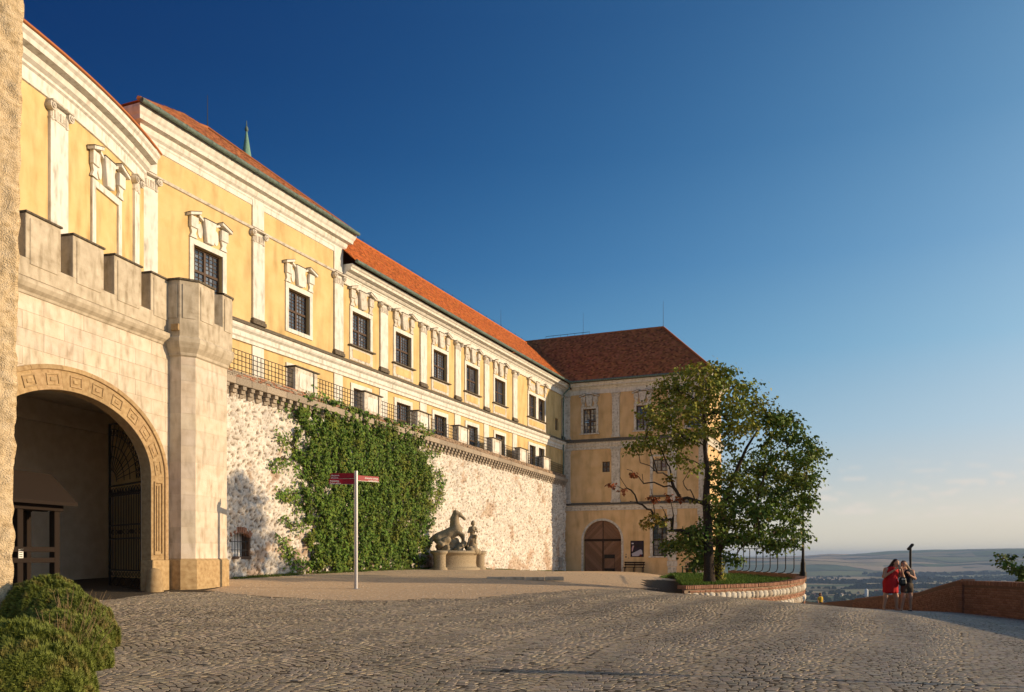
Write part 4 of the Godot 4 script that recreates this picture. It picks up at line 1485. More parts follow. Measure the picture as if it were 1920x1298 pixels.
# ---------- terrace wall ----------
const TER_AT := Vector3(-10.5, 0, -31.7)
const TER_DIR := Vector3(.33956, 0, -.94059)
var rub_c: FastNoiseLite
var rub_f: FastNoiseLite
var rub_l: FastNoiseLite
func rubble(u: float, v: float) -> float:
	var c := rub_c.get_noise_2d(u, v * 1.25)              # -1 at stone centres, rising to the joints
	var e := smoothstep(-.35, -.98, c)
	return e * .07 + rub_f.get_noise_2d(u, v) * .05 + rub_l.get_noise_2d(u, v) * .07
func make_terrace() -> void:
	rub_c = noise(71, 2.6, 1, FastNoiseLite.TYPE_CELLULAR)
	rub_c.cellular_return_type = FastNoiseLite.RETURN_DISTANCE
	rub_c.fractal_type = FastNoiseLite.FRACTAL_NONE
	rub_f = noise(72, 2.2, 4)
	rub_l = noise(73, .22, 2)
	var cellv: FastNoiseLite = rub_c.duplicate()
	cellv.cellular_return_type = FastNoiseLite.RETURN_CELL_VALUE
	var patch := noise(74, .38, 4)
	var pit := noise(75, 3.4, 3)
	var fr := frame(TER_AT, TER_DIR)
	var T := thing("terrace_wall", "whitewashed rubble retaining wall carrying the palace terrace", "wall", fr)
	var wm := rough_mat([[0, .5, .46, .40], [.3, .80, .77, .73], [.6, .95, .93, .9], [1, 1, 1, 1]], 76, 1.1, .025, 1.6)
	wm.vertex_color_use_as_albedo = true
	var s := Shape.new()
	var us := []
	var u := -1.1
	while u < 44.4:
		us.append(u)
		u += .052 + .0016 * maxf(u, 0.0)
	us.append(44.45)
	var rows := 124
	var k0 := 0
	for a in us:
		var p := fr * Vector3(a, 0, 0)
		var g := ground(p.x, -p.z) - .5
		for j in rows + 1:
			var v := lerpf(g, 7.15, float(j) / rows)
			var w := rubble(a, v)
			s.v.append(Vector3(a, v, w))
			s.uv.append(Vector2(a, v)); s.n.append(Vector3(0, 0, 1))
			var h := v - g - .5
			# whitewash, with bare patches of brick and stone where it has come off
			var bare := patch.get_noise_2d(a, v) + smoothstep(2.2, .2, h) * .36 + smoothstep(30, 42, a) * .16 * smoothstep(4.5, 1.5, h)
			if absf(a - 26.5) < 2.2 and v > 2.8 and v < 6.0:
				bare += .3 * (1.0 - absf(a - 26.5) / 2.2)
			var c := rub_c.get_noise_2d(a, v * 1.25)
			var q := Color(.85, .81, .76) * (.93 + .13 * cellv.get_noise_2d(a, v * 1.25))
			var f := smoothstep(.33, .50, bare + pit.get_noise_2d(a, v) * .25)
			q = q.lerp(Color(.46, .26, .16).lerp(Color(.56, .46, .35), .5 + .5 * patch.get_noise_2d(a + 50, v * 2)), f * .7)
			var d := pit.get_noise_2d(a * 1.6 + 9, v * 1.6)
			if d > .20 and c > -.9:        # mortar holes and lost render
				q = q.lerp(Color(.20, .145, .095), smoothstep(.20, .36, d) * .9)
				s.v[s.v.size() - 1].z -= .07 * smoothstep(.20, .40, d)
			s.c.append(q)
	var n := us.size()
	for i in n - 1:
		for j in rows:
			var cu: float = us[i]; var cv: float = s.v[i * (rows + 1) + j].y
			if cu > .08 and cu < 1.22 and cv > 1.0 and cv < 1.72 + .2 * sqrt(maxf(0.0, 1.0 - pow((cu - .65) / .6, 2.0))):
				continue
			var a := i * (rows + 1) + j
			var b := a + rows + 1
			for q in [a, b + 1, b, a, a + 1, b + 1]:
				s.ix.append(q)
	# true normals
	for i in n:
		for j in rows + 1:
			var a := maxi(i - 1, 0) * (rows + 1) + j; var b := mini(i + 1, n - 1) * (rows + 1) + j
			var c := i * (rows + 1) + maxi(j - 1, 0); var d := i * (rows + 1) + mini(j + 1, rows)
			s.n[i * (rows + 1) + j] = (s.v[b] - s.v[a]).cross(s.v[d] - s.v[c]).normalized()
	obj("rubble_face", s, wm, T)
	s = Shape.new()
	s.box(-1.1, -.6, -1.2, 44.45, 7.1, -.42)
	obj("wall_core", s, M.parapet_stone, T)
	# barred cellar window
	s = Shape.new()
	s.box(.05, .95, -.5, 1.28, 1.06, .03); s.box(.05, 1.06, -.4, .13, 1.95, -.02); s.box(1.17, 1.06, -.4, 1.25, 1.95, -.02)
	var cw := obj("cellar_window", s, M.window_wood, T)
	s = Shape.new()
	s.quad(Vector3(.1, 1.0, -.36), Vector3(1.2, 1.0, -.36), Vector3(1.2, 2.0, -.36), Vector3(.1, 2.0, -.36))
	obj("pane", s, M.glass, cw)
	for i in 6:
		s = Shape.new()
		s.tube([Vector3(.25 + i * .16, 1.02, -.08), Vector3(.25 + i * .16, 1.95, -.08)], [.013, .013], 5)
		obj("bar", s, M.wire, cw)
	for y in [1.3, 1.62]:
		s = Shape.new()
		s.box(.1, y - .012, -.1, 1.2, y + .012, -.07)
		obj("bar", s, M.wire, cw)
	# brick courses over the cellar window
	var brick := []
	for k in 4:
		brick.append(rough_mat([[0, .20 + .04 * k, .10 + .02 * k, .06 + .012 * k], [1, .40 + .05 * k, .22 + .03 * k, .14 + .03 * k]], 80 + k, .5, .03, .8))
	M.brick = brick
	for i in 11:
		var an := lerpf(2.3, .84, i / 10.0)
		s = Shape.new()
		s.box(-.045, -.11, -.2, .045, .11, .045 + rnd(-.01, .015), .008, Transform3D(Basis(Vector3(0, 0, 1), an - PI / 2), Vector3(.65 + cos(an) * .88, 1.32 + sin(an) * .75, 0)))
		obj("brick", s, brick[i % 4], T)
	# corbel table: stepped brick brackets under a band of coping
	var cb := Shape.new()
	for k in 3:
		cb.box(-.11, 7.02 + k * .15, -.05, .11, 7.155 + k * .15, .09 + k * .075, .008)
	var cm := cb.mesh()
	u = -.9
	var worn := []
	for k in 3:
		worn.append(rough_mat([[0, .15, .12, .09], [.4, .28 + .05 * k, .235 + .04 * k, .185 + .03 * k], [1, .48 + .04 * k, .42 + .035 * k, .35 + .03 * k]], 90 + k, .8, .03, .8))
	while u < 44.3:
		obj("corbel", cm, worn[rng.randi() % 3], T, Transform3D(Basis(), Vector3(u, rnd(-.012, .012), 0)))
		u += .5
	u = -1.1
	while u < 44.4:
		var e := minf(u + rnd(.9, 1.5), 44.45)
		s = Shape.new()
		s.box(u + .004, 7.475, -.4, e - .004, 7.74, .27 + rnd(-.012, .012), .015)
		obj("coping_stone", s, worn[rng.randi() % 3], T)
		u = e
	s = Shape.new()
	s.box(-1.1, 7.1, -.4, 44.45, 7.473, .012)
	obj("corbel_back", s, worn[0], T)
	# uneven brick kerb the railing stands on: three courses of bricks, the nearest ones single
	var bm := Shape.new()
	bm.box(-.125, -.031, -.22, .125, .031, .1, .006)
	var bmesh := bm.mesh()
	var wt := []; var ct := []
	var count := 0
	for r in 4:
		u = -1.0 + (.13 if r % 2 else 0.0)
		while u < 44.3:
			var t := Transform3D(Basis(Vector3.UP, rnd(-.03, .03)), Vector3(u, 7.782 + r * .07, rnd(-.02, .02)))
			if count < 300 and u < 17.0 and u > -.4:
				count += 1
				obj("brick", bmesh, worn[rng.randi() % 3] if rng.randf() < .6 else brick[rng.randi() % 4], T, t)
			else:
				wt.append(t)
				var q := rnd(.5, 1.0)
				ct.append(Color(.42 * q, .30 * q, .21 * q))
			u += .262
	var km := plain(1, 1, 1, .9)
	km.vertex_color_use_as_albedo = true
	many("kerb_bricks", bmesh, km, wt, ct, T)
	s = Shape.new()
	s.quad(Vector3(-3.6, 7.75, -3.6), Vector3(-3.6, 7.75, -.2), Vector3(44.4, 7.75, -.2), Vector3(44.4, 7.75, -.9))
	obj("terrace_floor", s, M.ledge, T)
	# pillars and railings
	var pil := [[4.15, 5.82], [9.9, 11.56], [15.65, 17.3], [21.25, 22.9], [26.95, 28.6], [32.5, 34.2], [38.2, 39.9]]
	var prev := -1.2
	for i in 8:
		var a: float = pil[i][0] if i < 7 else 44.0
		# railing panel of square iron mesh
		s = Shape.new()
		var top := 8.86
		for r in 5:
			s.box(prev + .02, 8.12 + r * .185 - .011, -.07, a - .02, 8.12 + r * .185 + .011, -.048)
		var x := prev + .12
		while x < a - .06:
			s.box(x - .010, 7.95, -.066, x + .010, top, -.046)
			x += .235
		stuff(obj("railing", s, M.iron, T))
		if i == 7:
			break
		var b: float = pil[i][1]
		s = Shape.new()
		s.box(a, 7.95, -.36, b, 8.98, .06, .012)
		var p := obj("pillar", s, M.white_worn, T)
		s = Shape.new()
		var poly := PackedVector2Array()
		for q in 16:
			var an := TAU * (q + .5) / 16
			poly.append(Vector2((a + b) / 2 + signf(cos(an)) * ((b - a) / 2 - .42) + cos(an) * .13, 8.46 + signf(sin(an)) * .2 + sin(an) * .13))
		s.slab(poly, .05, .078)
		obj("field", s, M.white, p)
		s = Shape.new()
		s.box(a - .09, 8.98, -.45, b + .09, 9.035, .15, .015)
		obj("capstone", s, M.capstone, p)
		s = Shape.new()
		s.tube([Vector3(b - .35, 9.03, .1), Vector3(b - .35, 7.7, .1)], [.022, .022], 6)
		obj("drain_pipe", s, M.iron, p)
		prev = b

# ---------- hillside, plain, far ridge ----------
func ridge_top(az: float) -> float:
	# height over the eye, in metres at 9 km, by azimuth in degrees
	var k := [[-180.0, 10.0], [-30.0, 5.0], [8.0, -6.0], [14.0, -4.0], [17.5, 2.0], [19.0, 8.0], [20.0, 20.0], [20.6, 27.0], [21.3, 20.0], [22.0, 30.0], [24.0, 50.0], [26.0, 60.0], [30.0, 70.0], [36.0, 82.0], [60.0, 90.0], [180.0, 10.0]]
	for i in k.size() - 1:
		if az <= k[i + 1][0]:
			return lerpf(k[i][1], k[i + 1][1], (az - k[i][0]) / (k[i + 1][0] - k[i][0]))
	return 10.0
var swell: FastNoiseLite
func terrain(X: float, Z: float) -> float:
	var d := sqrt(X * X + Z * Z)
	var low := -112.0
	if d < 900.0:
		return lerpf(-8.0, low, pow(smoothstep(70.0, 620.0, d), .75)) - 4.0 * smoothstep(50, 80, d)
	var az := rad_to_deg(atan2(X, Z))
	var r := smoothstep(5200.0, 9200.0, d)
	var h := low + (ridge_top(az) - low) * r * smoothstep(14500.0, 9800.0, d)
	h += swell.get_noise_2d(X * .001, Z * .001) * (6.0 * smoothstep(1200, 2500, d) + 22.0 * smoothstep(4200, 7000, d) * smoothstep(9300, 8000, d))
	# nearer blue spur on the left
	h += 46.0 * smoothstep(26.0, 15.0, az) * smoothstep(-10.0, 10.0, az) * smoothstep(5600.0, 6600.0, d) * smoothstep(8200.0, 6900.0, d)
	return h
func make_terrain() -> void:
	swell = noise(51, .9, 4)
	var tm := rough_mat([[0, .08, .09, .035], [.35, .14, .14, .055], [.6, .20, .175, .08], [1, .27, .21, .11]], 52, 900.0, .03)
	var s := Shape.new()
	var rs := [45.0, 60, 75, 90, 110, 140, 180, 230, 290, 360, 440, 530, 640, 780, 950]
	var r := 1150.0
	while r < 15500.0:
		rs.append(r)
		r *= 1.045
	var azs := []
	var a := -180.0
	while a < 180.0:
		azs.append(a)
		a += .6 if a >= 4.0 and a < 40.0 else 4.0
	azs.append(180.0)
	for i in rs.size():
		for b in azs:
			var X: float = sin(deg_to_rad(b)) * rs[i]; var Z: float = cos(deg_to_rad(b)) * rs[i]
			s.v.append(Vector3(X, terrain(X, Z), -Z)); s.n.append(Vector3.UP); s.c.append(Color.WHITE); s.uv.append(Vector2.ZERO)
	var n := azs.size()
	for i in rs.size() - 1:
		for j in n - 1:
			var p := i * n + j
			for q in [p, p + n, p + 1, p + 1, p + n, p + n + 1]:
				s.ix.append(q)
	for t in range(0, s.ix.size(), 3):
		var nn := (s.v[s.ix[t + 1]] - s.v[s.ix[t]]).cross(s.v[s.ix[t + 2]] - s.v[s.ix[t]]) * -1.0
		for q in 3:
			s.n[s.ix[t + q]] += nn.normalized() * (1.0 if nn.y > 0 else -1.0)
	for i in s.n.size():
		s.n[i] = s.n[i].normalized()
	var plainland := Node3D.new()
	plainland.name = "plain"
	add_child(plainland)
	struct(plainland)
	obj("terrain", s, tm, plainland)
	# fields: strips laid across the plain
	var pal := [[.30, .235, .10], [.36, .28, .135], [.20, .21, .075], [.13, .16, .05], [.24, .20, .10], [.40, .30, .16], [.16, .17, .07], [.27, .25, .12], [.10, .13, .05], [.45, .33, .19]]
	var fm := []
	for k in pal.size():
		var c: Array = pal[k]
		fm.append(rough_mat([[0, c[0] * 1.0, c[1] * 1.0, c[2] * 1.0], [1, c[0] * 1.45, c[1] * 1.45, c[2] * 1.45]], 150 + k, 260.0, .02))
	var Z0 := 1250.0
	var idx := 0
	while Z0 < 8200.0:
		var Z1 := Z0 * rnd(1.045, 1.11)
		var X := Z0 * .12
		while X < Z0 * .85:
			var X1 := X + rnd(.05, .22) * Z0 * .9
			s = Shape.new()
			var nx := 12; var nz := 3
			var skew := rnd(-.05, .05)
			for i in nx:
				for j in nz:
					var q := []
					for e in [[0, 0], [1, 0], [1, 1], [0, 1]]:
						var fx := float(i + e[0]) / nx; var fz := float(j + e[1]) / nz
						var xx := lerpf(X, X1, fx) + skew * Z0 * fz; var zz := lerpf(Z0, Z1 - Z0 * .003, fz) + (fx - .5) * skew * Z0 * .4
						q.append(Vector3(xx, terrain(xx, zz) + .6 + (idx % 7) * .12 + Z0 * .0004, -zz))
					s.quad(q[0], q[1], q[2], q[3])
			obj("field", s, fm[rng.randi() % fm.size()], plainland)
			idx += 1
			X = X1 + rnd(.0, .02) * Z0
		Z0 = Z1
	# trees of the plain: clumps with ragged outlines
	var clump := Shape.new()
	for i in 46:
		var p := Vector3(rnd(-.5, .5), rnd(.05, .75), rnd(-.5, .5))
		p.x *= 1.2 - p.y; p.z *= 1.2 - p.y
		var b := Basis.from_euler(Vector3(rnd(0, 6), rnd(0, 6), 0))
		var z := rnd(.16, .3)
		clump.tri(p + b * Vector3(-z, -z * .6, 0), p + b * Vector3(z, -z * .6, 0), p + b * Vector3(0, z, z * .4))
		clump.tri(p + b * Vector3(0, -z, -z), p + b * Vector3(0, -z * .3, z), p + b * Vector3(z * .3, z, 0))
	var cmesh := clump.mesh()
	var gm := plain(1, 1, 1, .95)
	gm.vertex_color_use_as_albedo = true
	var wt := []; var ct := []
	for i in 64:        # hedgerows
		var zc := rnd(1400, 5200); var xc := zc * rnd(.18, .75); var len := rnd(60, 500); var an := rnd(-.12, .12)
		var m := int(len / 13)
		if rng.randf() < .35:
			continue
		for k in m:
			if rng.randf() < .25:
				continue
			var xx := xc + (k - m / 2.0) * 13 + rnd(-5, 5); var zz := zc + (k - m / 2.0) * 13 * an + rnd(-6, 6)
			var h := rnd(6, 15)
			wt.append(Transform3D(Basis(Vector3.UP, rnd(0, 6)).scaled(Vector3(h * rnd(.9, 1.5), h, h * rnd(.9, 1.5))), Vector3(xx, terrain(xx, zz), -zz)))
			var q := rnd(.6, 1.2)
			ct.append(Color(.065 * q, .09 * q, .035 * q))
	for i in 110:       # gardens round the village
		var zz := rnd(2150, 2750); var xx := zz * rnd(.33, .60)
		var h := rnd(6, 14)
		wt.append(Transform3D(Basis(Vector3.UP, rnd(0, 6)).scaled(Vector3(h * rnd(.9, 1.4), h, h)), Vector3(xx, terrain(xx, zz), -zz)))
		var q := rnd(.6, 1.2)
		ct.append(Color(.07 * q, .095 * q, .04 * q))
	for w in [[3600.0, .40, 260.0, 90], [3900.0, .56, 330.0, 90], [5000.0, .5, 420.0, 120], [3000.0, .46, 160.0, 60], [2500, .455, 45.0, 40]]:
		for i in w[3]:
			var zz: float = w[0] + rnd(-1, 1) * w[2] * .35; var xx: float = w[0] * w[1] + rnd(-1, 1) * w[2]
			var h := rnd(12, 22)
			wt.append(Transform3D(Basis(Vector3.UP, rnd(0, 6)).scaled(Vector3(h * 1.5, h, h * 1.5)), Vector3(xx, terrain(xx, zz), -zz)))
			var q := rnd(.6, 1.1)
			ct.append(Color(.042 * q, .066 * q, .025 * q))
	var tr := many("plain_trees", cmesh, gm, wt, ct, self)
	tag(tr, "hedgerows and clumps of dark trees dotted over the distant plain", "trees")
	# village houses
	var wallm := [plain(.72, .68, .6), plain(.6, .52, .4), plain(.5, .42, .33)]
	var roofm := [plain(.33, .12, .06), plain(.25, .1, .06), plain(.2, .17, .15)]
	var spots := []
	for i in 34:
		var zz := rnd(2150, 2700)
		spots.append([zz * rnd(.345, .60), zz, rnd(9, 15), rnd(8, 11), rnd(4, 6.5), rnd(0, 3)])
	for p in spots:
		var hs := thing("village_house", "small pale house with a pitched roof in the village on the plain", "house", Transform3D(Basis(Vector3.UP, p[5]), Vector3(p[0], terrain(p[0], p[1]), -p[1])), "houses of the village on the plain")
		s = Shape.new()
		s.box(-p[2] / 2, -2, -p[3] / 2, p[2] / 2, p[4], p[3] / 2)
		obj("wall", s, wallm[rng.randi() % 3], hs)
		s = Shape.new()
		s.slab(PackedVector2Array([Vector2(-p[3] / 2 - .6, p[4]), Vector2(p[3] / 2 + .6, p[4]), Vector2(0, p[4] + p[3] * .42)]), -p[2] / 2 - .5, p[2] / 2 + .5, Transform3D(Basis(Vector3(0, 0, -1), Vector3.UP, Vector3(1, 0, 0)), Vector3.ZERO))
		obj("roof", s, roofm[rng.randi() % 3], hs)
	var sh := thing("farm_silo", "white grain silo standing among the village trees on the plain", "silo", Transform3D(Basis(), Vector3(2450 * .4155, terrain(2450 * .4155, 2450), -2450)))
	s = Shape.new()
	s.lathe([Vector2(5, -2), Vector2(5, 20), Vector2(2.5, 23), Vector2(0, 24)], Vector3.ZERO, 12)
	obj("drum", s, plain(.8, .78, .74), sh)

# ---------- raised bed, parapet ----------
const BED := [[5.75, 28.4], [7.1, 29.3], [8.4, 30.4], [9.6, 31.5], [10.7, 32.7], [11.6, 34.0], [12.15, 35.4], [12.3, 36.6]]
func along(path: Array, s: float) -> Array:
	# [x, depth, direction] at arc length s
	for i in path.size() - 1:
		var a := Vector2(path[i][0], path[i][1]); var b := Vector2(path[i + 1][0], path[i + 1][1])
		var l := a.distance_to(b)
		if s <= l or i == path.size() - 2:
			var p := a.lerp(b, s / l)
			return [p.x, p.y, (b - a) / l]
		s -= l
	return []
func length(path: Array) -> float:
	var l := 0.0
	for i in path.size() - 1:
		l += Vector2(path[i][0], path[i][1]).distance_to(Vector2(path[i + 1][0], path[i + 1][1]))
	return l
func lawn_h(X: float, Z: float) -> float:
	return lerpf(.06, ground(X, Z) + .06, smoothstep(42.0, 62.0, Z))
func place(path: Array, s: float, h: float, out := 0.0) -> Transform3D:
	# x along the path, z towards the viewer's side of it
	var p := along(path, s)
	var d := Vector3(p[2].x, 0, -p[2].y)
	var n := d.cross(Vector3.UP)
	return Transform3D(Basis(d, Vector3.UP, n), Vector3(p[0], h, -p[1]) + n * out)
func lump(seed_: int) -> Mesh:
	# rough field stone, about one unit across, flat at the back
	var n := noise(seed_, .9, 3)
	var s := Shape.new()
	var g := {}
	for i in 7:
		for j in 7:
			var a := Vector2(i / 3.0 - 1, j / 3.0 - 1)
			var q := Vector2(a.x * sqrt(1 - a.y * a.y * .42), a.y * sqrt(1 - a.x * a.x * .42)) * .5
			q += Vector2(n.get_noise_2d(a.x * 2, a.y * 2), n.get_noise_2d(a.x * 2 + 9, a.y * 2)) * .09
			var d := .33 * pow(maxf(0.0, 1.0 - maxf(absf(a.x), absf(a.y))), .45) + n.get_noise_2d(a.x * 3, a.y * 3 + 5) * .1
			g[Vector2i(i, j)] = Vector3(q.x, q.y, d if maxf(absf(a.x), absf(a.y)) < .99 else -.1)
	for i in 6:
		for j in 6:
			s.quad(g[Vector2i(i, j)], g[Vector2i(i + 1, j)], g[Vector2i(i + 1, j + 1)], g[Vector2i(i, j + 1)])
	return smooth(s).mesh()
func make_bed() -> void:
	var L := length(BED)
	var B := thing("planter_wall", "low curved bed wall of red brick courses and whitish field stones", "wall", Transform3D(Basis(), at(9, 31)))
	var inv := B.transform.affine_inverse()
	var top := func(s: float) -> float:
		return lerpf(.0, .16, smoothstep(4.0, L, s))
	var mort := rough_mat([[0, .22, .15, .10], [1, .46, .36, .27]], 180, .6, .03, .8)
	var s := Shape.new()
	var k := 0.0
	while k < L - .01:
		var e := minf(k + .3, L)
		var a := place(BED, k, 0); var b := place(BED, e, 0)
		var p := []
		for t in [[a, k], [b, e]]:
			for w in [[-.02, -1.4], [-.02, top.call(t[1]) - .02], [-.4, top.call(t[1]) - .02]]:
				p.append(inv * (t[0] * Vector3(0, w[1], w[0])))
		s.quad(p[0], p[3], p[4], p[1]); s.quad(p[1], p[4], p[5], p[2])
		k = e
	obj("mortar_core", s, mort, B)
	var stone := [rough_mat([[0, .42, .36, .28], [.5, .66, .6, .5], [1, .78, .72, .63]], 181, .5, .03, .8), rough_mat([[0, .34, .27, .2], [1, .62, .54, .44]], 182, .5, .03, .8)]
	var lm := []
	for i in 6:
		lm.append(lump(200 + i))
	var bs := Shape.new()
	bs.box(-.118, -.031, -.08, .118, .031, .018, .006)
	var bm := bs.mesh()
	for row in [[.125, 0], [.31, 1], [.49, 0], [.565, 0], [.76, 1], [.95, 0], [1.025, 0], [1.1, 0], [1.175, 0]]:
		k = .1 + (.12 if int(row[0] * 1000) % 2 else 0.0)
		while k < L - .1:
			var w := rnd(.2, .34) if row[1] == 1 else .25
			var m := k + w / 2
			k += w + (.02 if row[1] else .0)
			if m > L - .05:
				break
			var q := along(BED, m)
			var h: float = top.call(m) - row[0]
			if h < ground(q[0], q[1]) - .12:
				continue
			if row[1] == 1:
				var t := place(BED, m, h)
				t.basis = t.basis * Basis(Vector3(0, 0, 1), rnd(-.15, .15)) * Basis.from_scale(Vector3(w * 1.05, .29 * rnd(.85, 1.05), .2))
				obj("stone", lm[rng.randi() % 6], stone[0] if rng.randf() < .75 else stone[1], B, inv * t)
			else:
				var t := place(BED, m, h, rnd(-.008, .008))
				t.basis = t.basis * Basis(Vector3.UP, rnd(-.03, .03)) * Basis(Vector3(0, 0, 1), rnd(-.03, .03))
				obj("brick", bm, M.brick[rng.randi() % 4], B, inv * t)
	var cs := Shape.new()
	cs.box(-.036, -.06, -.34, .036, .06, .06, .008)
	var cmesh := cs.mesh()
	k = .04
	while k < L - .03:
		var t := place(BED, k, top.call(k) + .02 + rnd(-.006, .006), rnd(-.01, .01))
		obj("coping_brick", cmesh, M.brick[rng.randi() % 4], B, inv * t)
		k += .082
	# brick return at the left end
	for r in 6:
		for i in 14:
			var t := Transform3D(Basis(Vector3(.2, 0, -.98).normalized(), Vector3.UP, Vector3(-.98, 0, -.2).normalized()), at(5.72 + (i * .25 + (.12 if r % 2 else 0.0)) * .2, 28.55 + (i * .25 + (.12 if r % 2 else 0.0)) * .98, -.34 + r * .07))
			obj("end_brick", bm, M.brick[rng.randi() % 4], B, inv * t)
	# kerb wall with bent rail posts along the far side
	var K := [[12.3, 36.4], [12.1, 40.0], [11.85, 46.0]]
	s = Shape.new()
	var kl := length(K)
	for i in 12:
		var a := place(K, kl * i / 12.0, 0); var b := place(K, kl * (i + 1) / 12.0, 0)
		for w in [[-.2, -1.5, -.2, .3], [-.2, .3, .2, .3], [.2, .3, .2, -3.0]]:
			s.quad(a * Vector3(0, w[1], w[0]), b * Vector3(0, w[1], w[0]), b * Vector3(0, w[3], w[2]), a * Vector3(0, w[3], w[2]))
	tag(obj("kerb_wall", s, M.brick[1]), "low brick kerb along the drop beyond the lawn", "wall")
	for i in 9:
		var Z := lerpf(36.9, 45.0, i / 8.0)
		var X := lerpf(12.2, 11.9, i / 8.0)
		s = Shape.new()
		s.tube([Vector3(-.35, .02, .1), Vector3(-.18, .03, .05), Vector3(-.05, .09, .01), Vector3(0, .25, 0), Vector3(0, 1.15, 0)], [.022, .022, .022, .022, .022], 6)
		tag(obj("rail_post", s, M.iron, self, Transform3D(Basis(), at(X, Z, .3))), "slim dark rail post bent at its foot on the brick kerb", "railing post", "bent rail posts on the kerb")
	s = Shape.new()
	s.tube([at(12.2, 36.9, 1.45), at(11.9, 45.0, 1.45)], [.02, .02], 6)
	s.tube([at(12.2, 36.9, .95), at(11.9, 45.0, .95)], [.012, .012], 6)
	tag(obj("hand_rail", s, M.iron), "thin dark iron rails joining the bent posts", "railing")
	# lawn
	var poly := PackedVector2Array()
	for p in [[5.85, 28.75], [7.1, 29.6], [8.4, 30.7], [9.6, 31.8], [10.6, 33.0], [11.4, 34.2], [11.95, 35.5], [12.05, 37], [11.7, 45], [13.2, 64.0], [11.2, 64.5], [8.6, 45.0], [6.6, 34.0]]:
		poly.append(Vector2(p[0], p[1]))
	s = Shape.new()
	var st := .25
	for i in range(20, 56):
		for j in range(112, 262):
			var c := Vector2((i + .5) * st, (j + .5) * st)
			if Geometry2D.is_point_in_polygon(c, poly):
				var q := []
				for d in [[0, 0], [1, 0], [1, 1], [0, 1]]:
					var X: float = (i + d[0]) * st; var Z: float = (j + d[1]) * st
					q.append(Vector3(X, lawn_h(X, Z) - .03, -Z))
				s.quad(q[0], q[1], q[2], q[3])
	var soil := rough_mat([[0, .035, .045, .012], [.6, .06, .09, .02], [1, .11, .10, .04]], 185, 1.0, .03, .5)
	struct(obj("lawn", smooth(s), soil))
	var tuft := Shape.new()
	for i in 7:
		var a := rnd(0, TAU); var d := Vector3(cos(a), 0, sin(a)); var o := Vector3(rnd(-.04, .04), 0, rnd(-.04, .04))
		var side := d.cross(Vector3.UP) * .006
		var m := o + d * rnd(.01, .04) + Vector3(0, rnd(.05, .09), 0); var e := m + d * rnd(.02, .06) + Vector3(0, rnd(.01, .05), 0)
		tuft.quad(o - side, o + side, m + side * .8, m - side * .8)
		tuft.tri(m - side * .8, m + side * .8, e)
	var wt := []; var ct := []
	for i in 26000:
		var X := rnd(5.8, 13.2); var Z := 28.5 + pow(rng.randf(), 1.6) * 36.0
		if not Geometry2D.is_point_in_polygon(Vector2(X, Z), poly):
			continue
		var z := rnd(.7, 1.5) * (1.0 if Z < 40 else 1.3)
		wt.append(Transform3D(Basis(Vector3.UP, rnd(0, TAU)).scaled(Vector3(z, z, z)), Vector3(X, lawn_h(X, Z) - .03, -Z)))
		var q := rnd(.6, 1.25)
		ct.append(Color(.12 * q * rnd(.8, 1.3), .20 * q, .03 * q))
	# thin grass at the foot of the terrace wall and the wing
	var tf := frame(TER_AT, TER_DIR)
	for i in 5200:
		var u := rnd(0, 44.0)
		var p := tf * Vector3(u, 0, rnd(.02, .55) * rng.randf() + .05)
		if sin(u * .9) + sin(u * 2.3) < -.6:
			continue
		var z := rnd(.5, 1.3)
		wt.append(Transform3D(Basis(Vector3.UP, rnd(0, TAU)).scaled(Vector3(z, z, z)), Vector3(p.x, ground(p.x, -p.z), p.z)))
		var q := rnd(.6, 1.2)
		ct.append(Color(.13 * q, .17 * q, .035 * q))
	var gm := plain(1, 1, 1, .8)
	gm.vertex_color_use_as_albedo = true
	gm.backlight_enabled = true
	gm.backlight = lin(.08, .13, .02)
	tag(many("grass", tuft.mesh(), gm, wt, ct, self), "short green grass of the raised bed and along the wall foot", "grass")

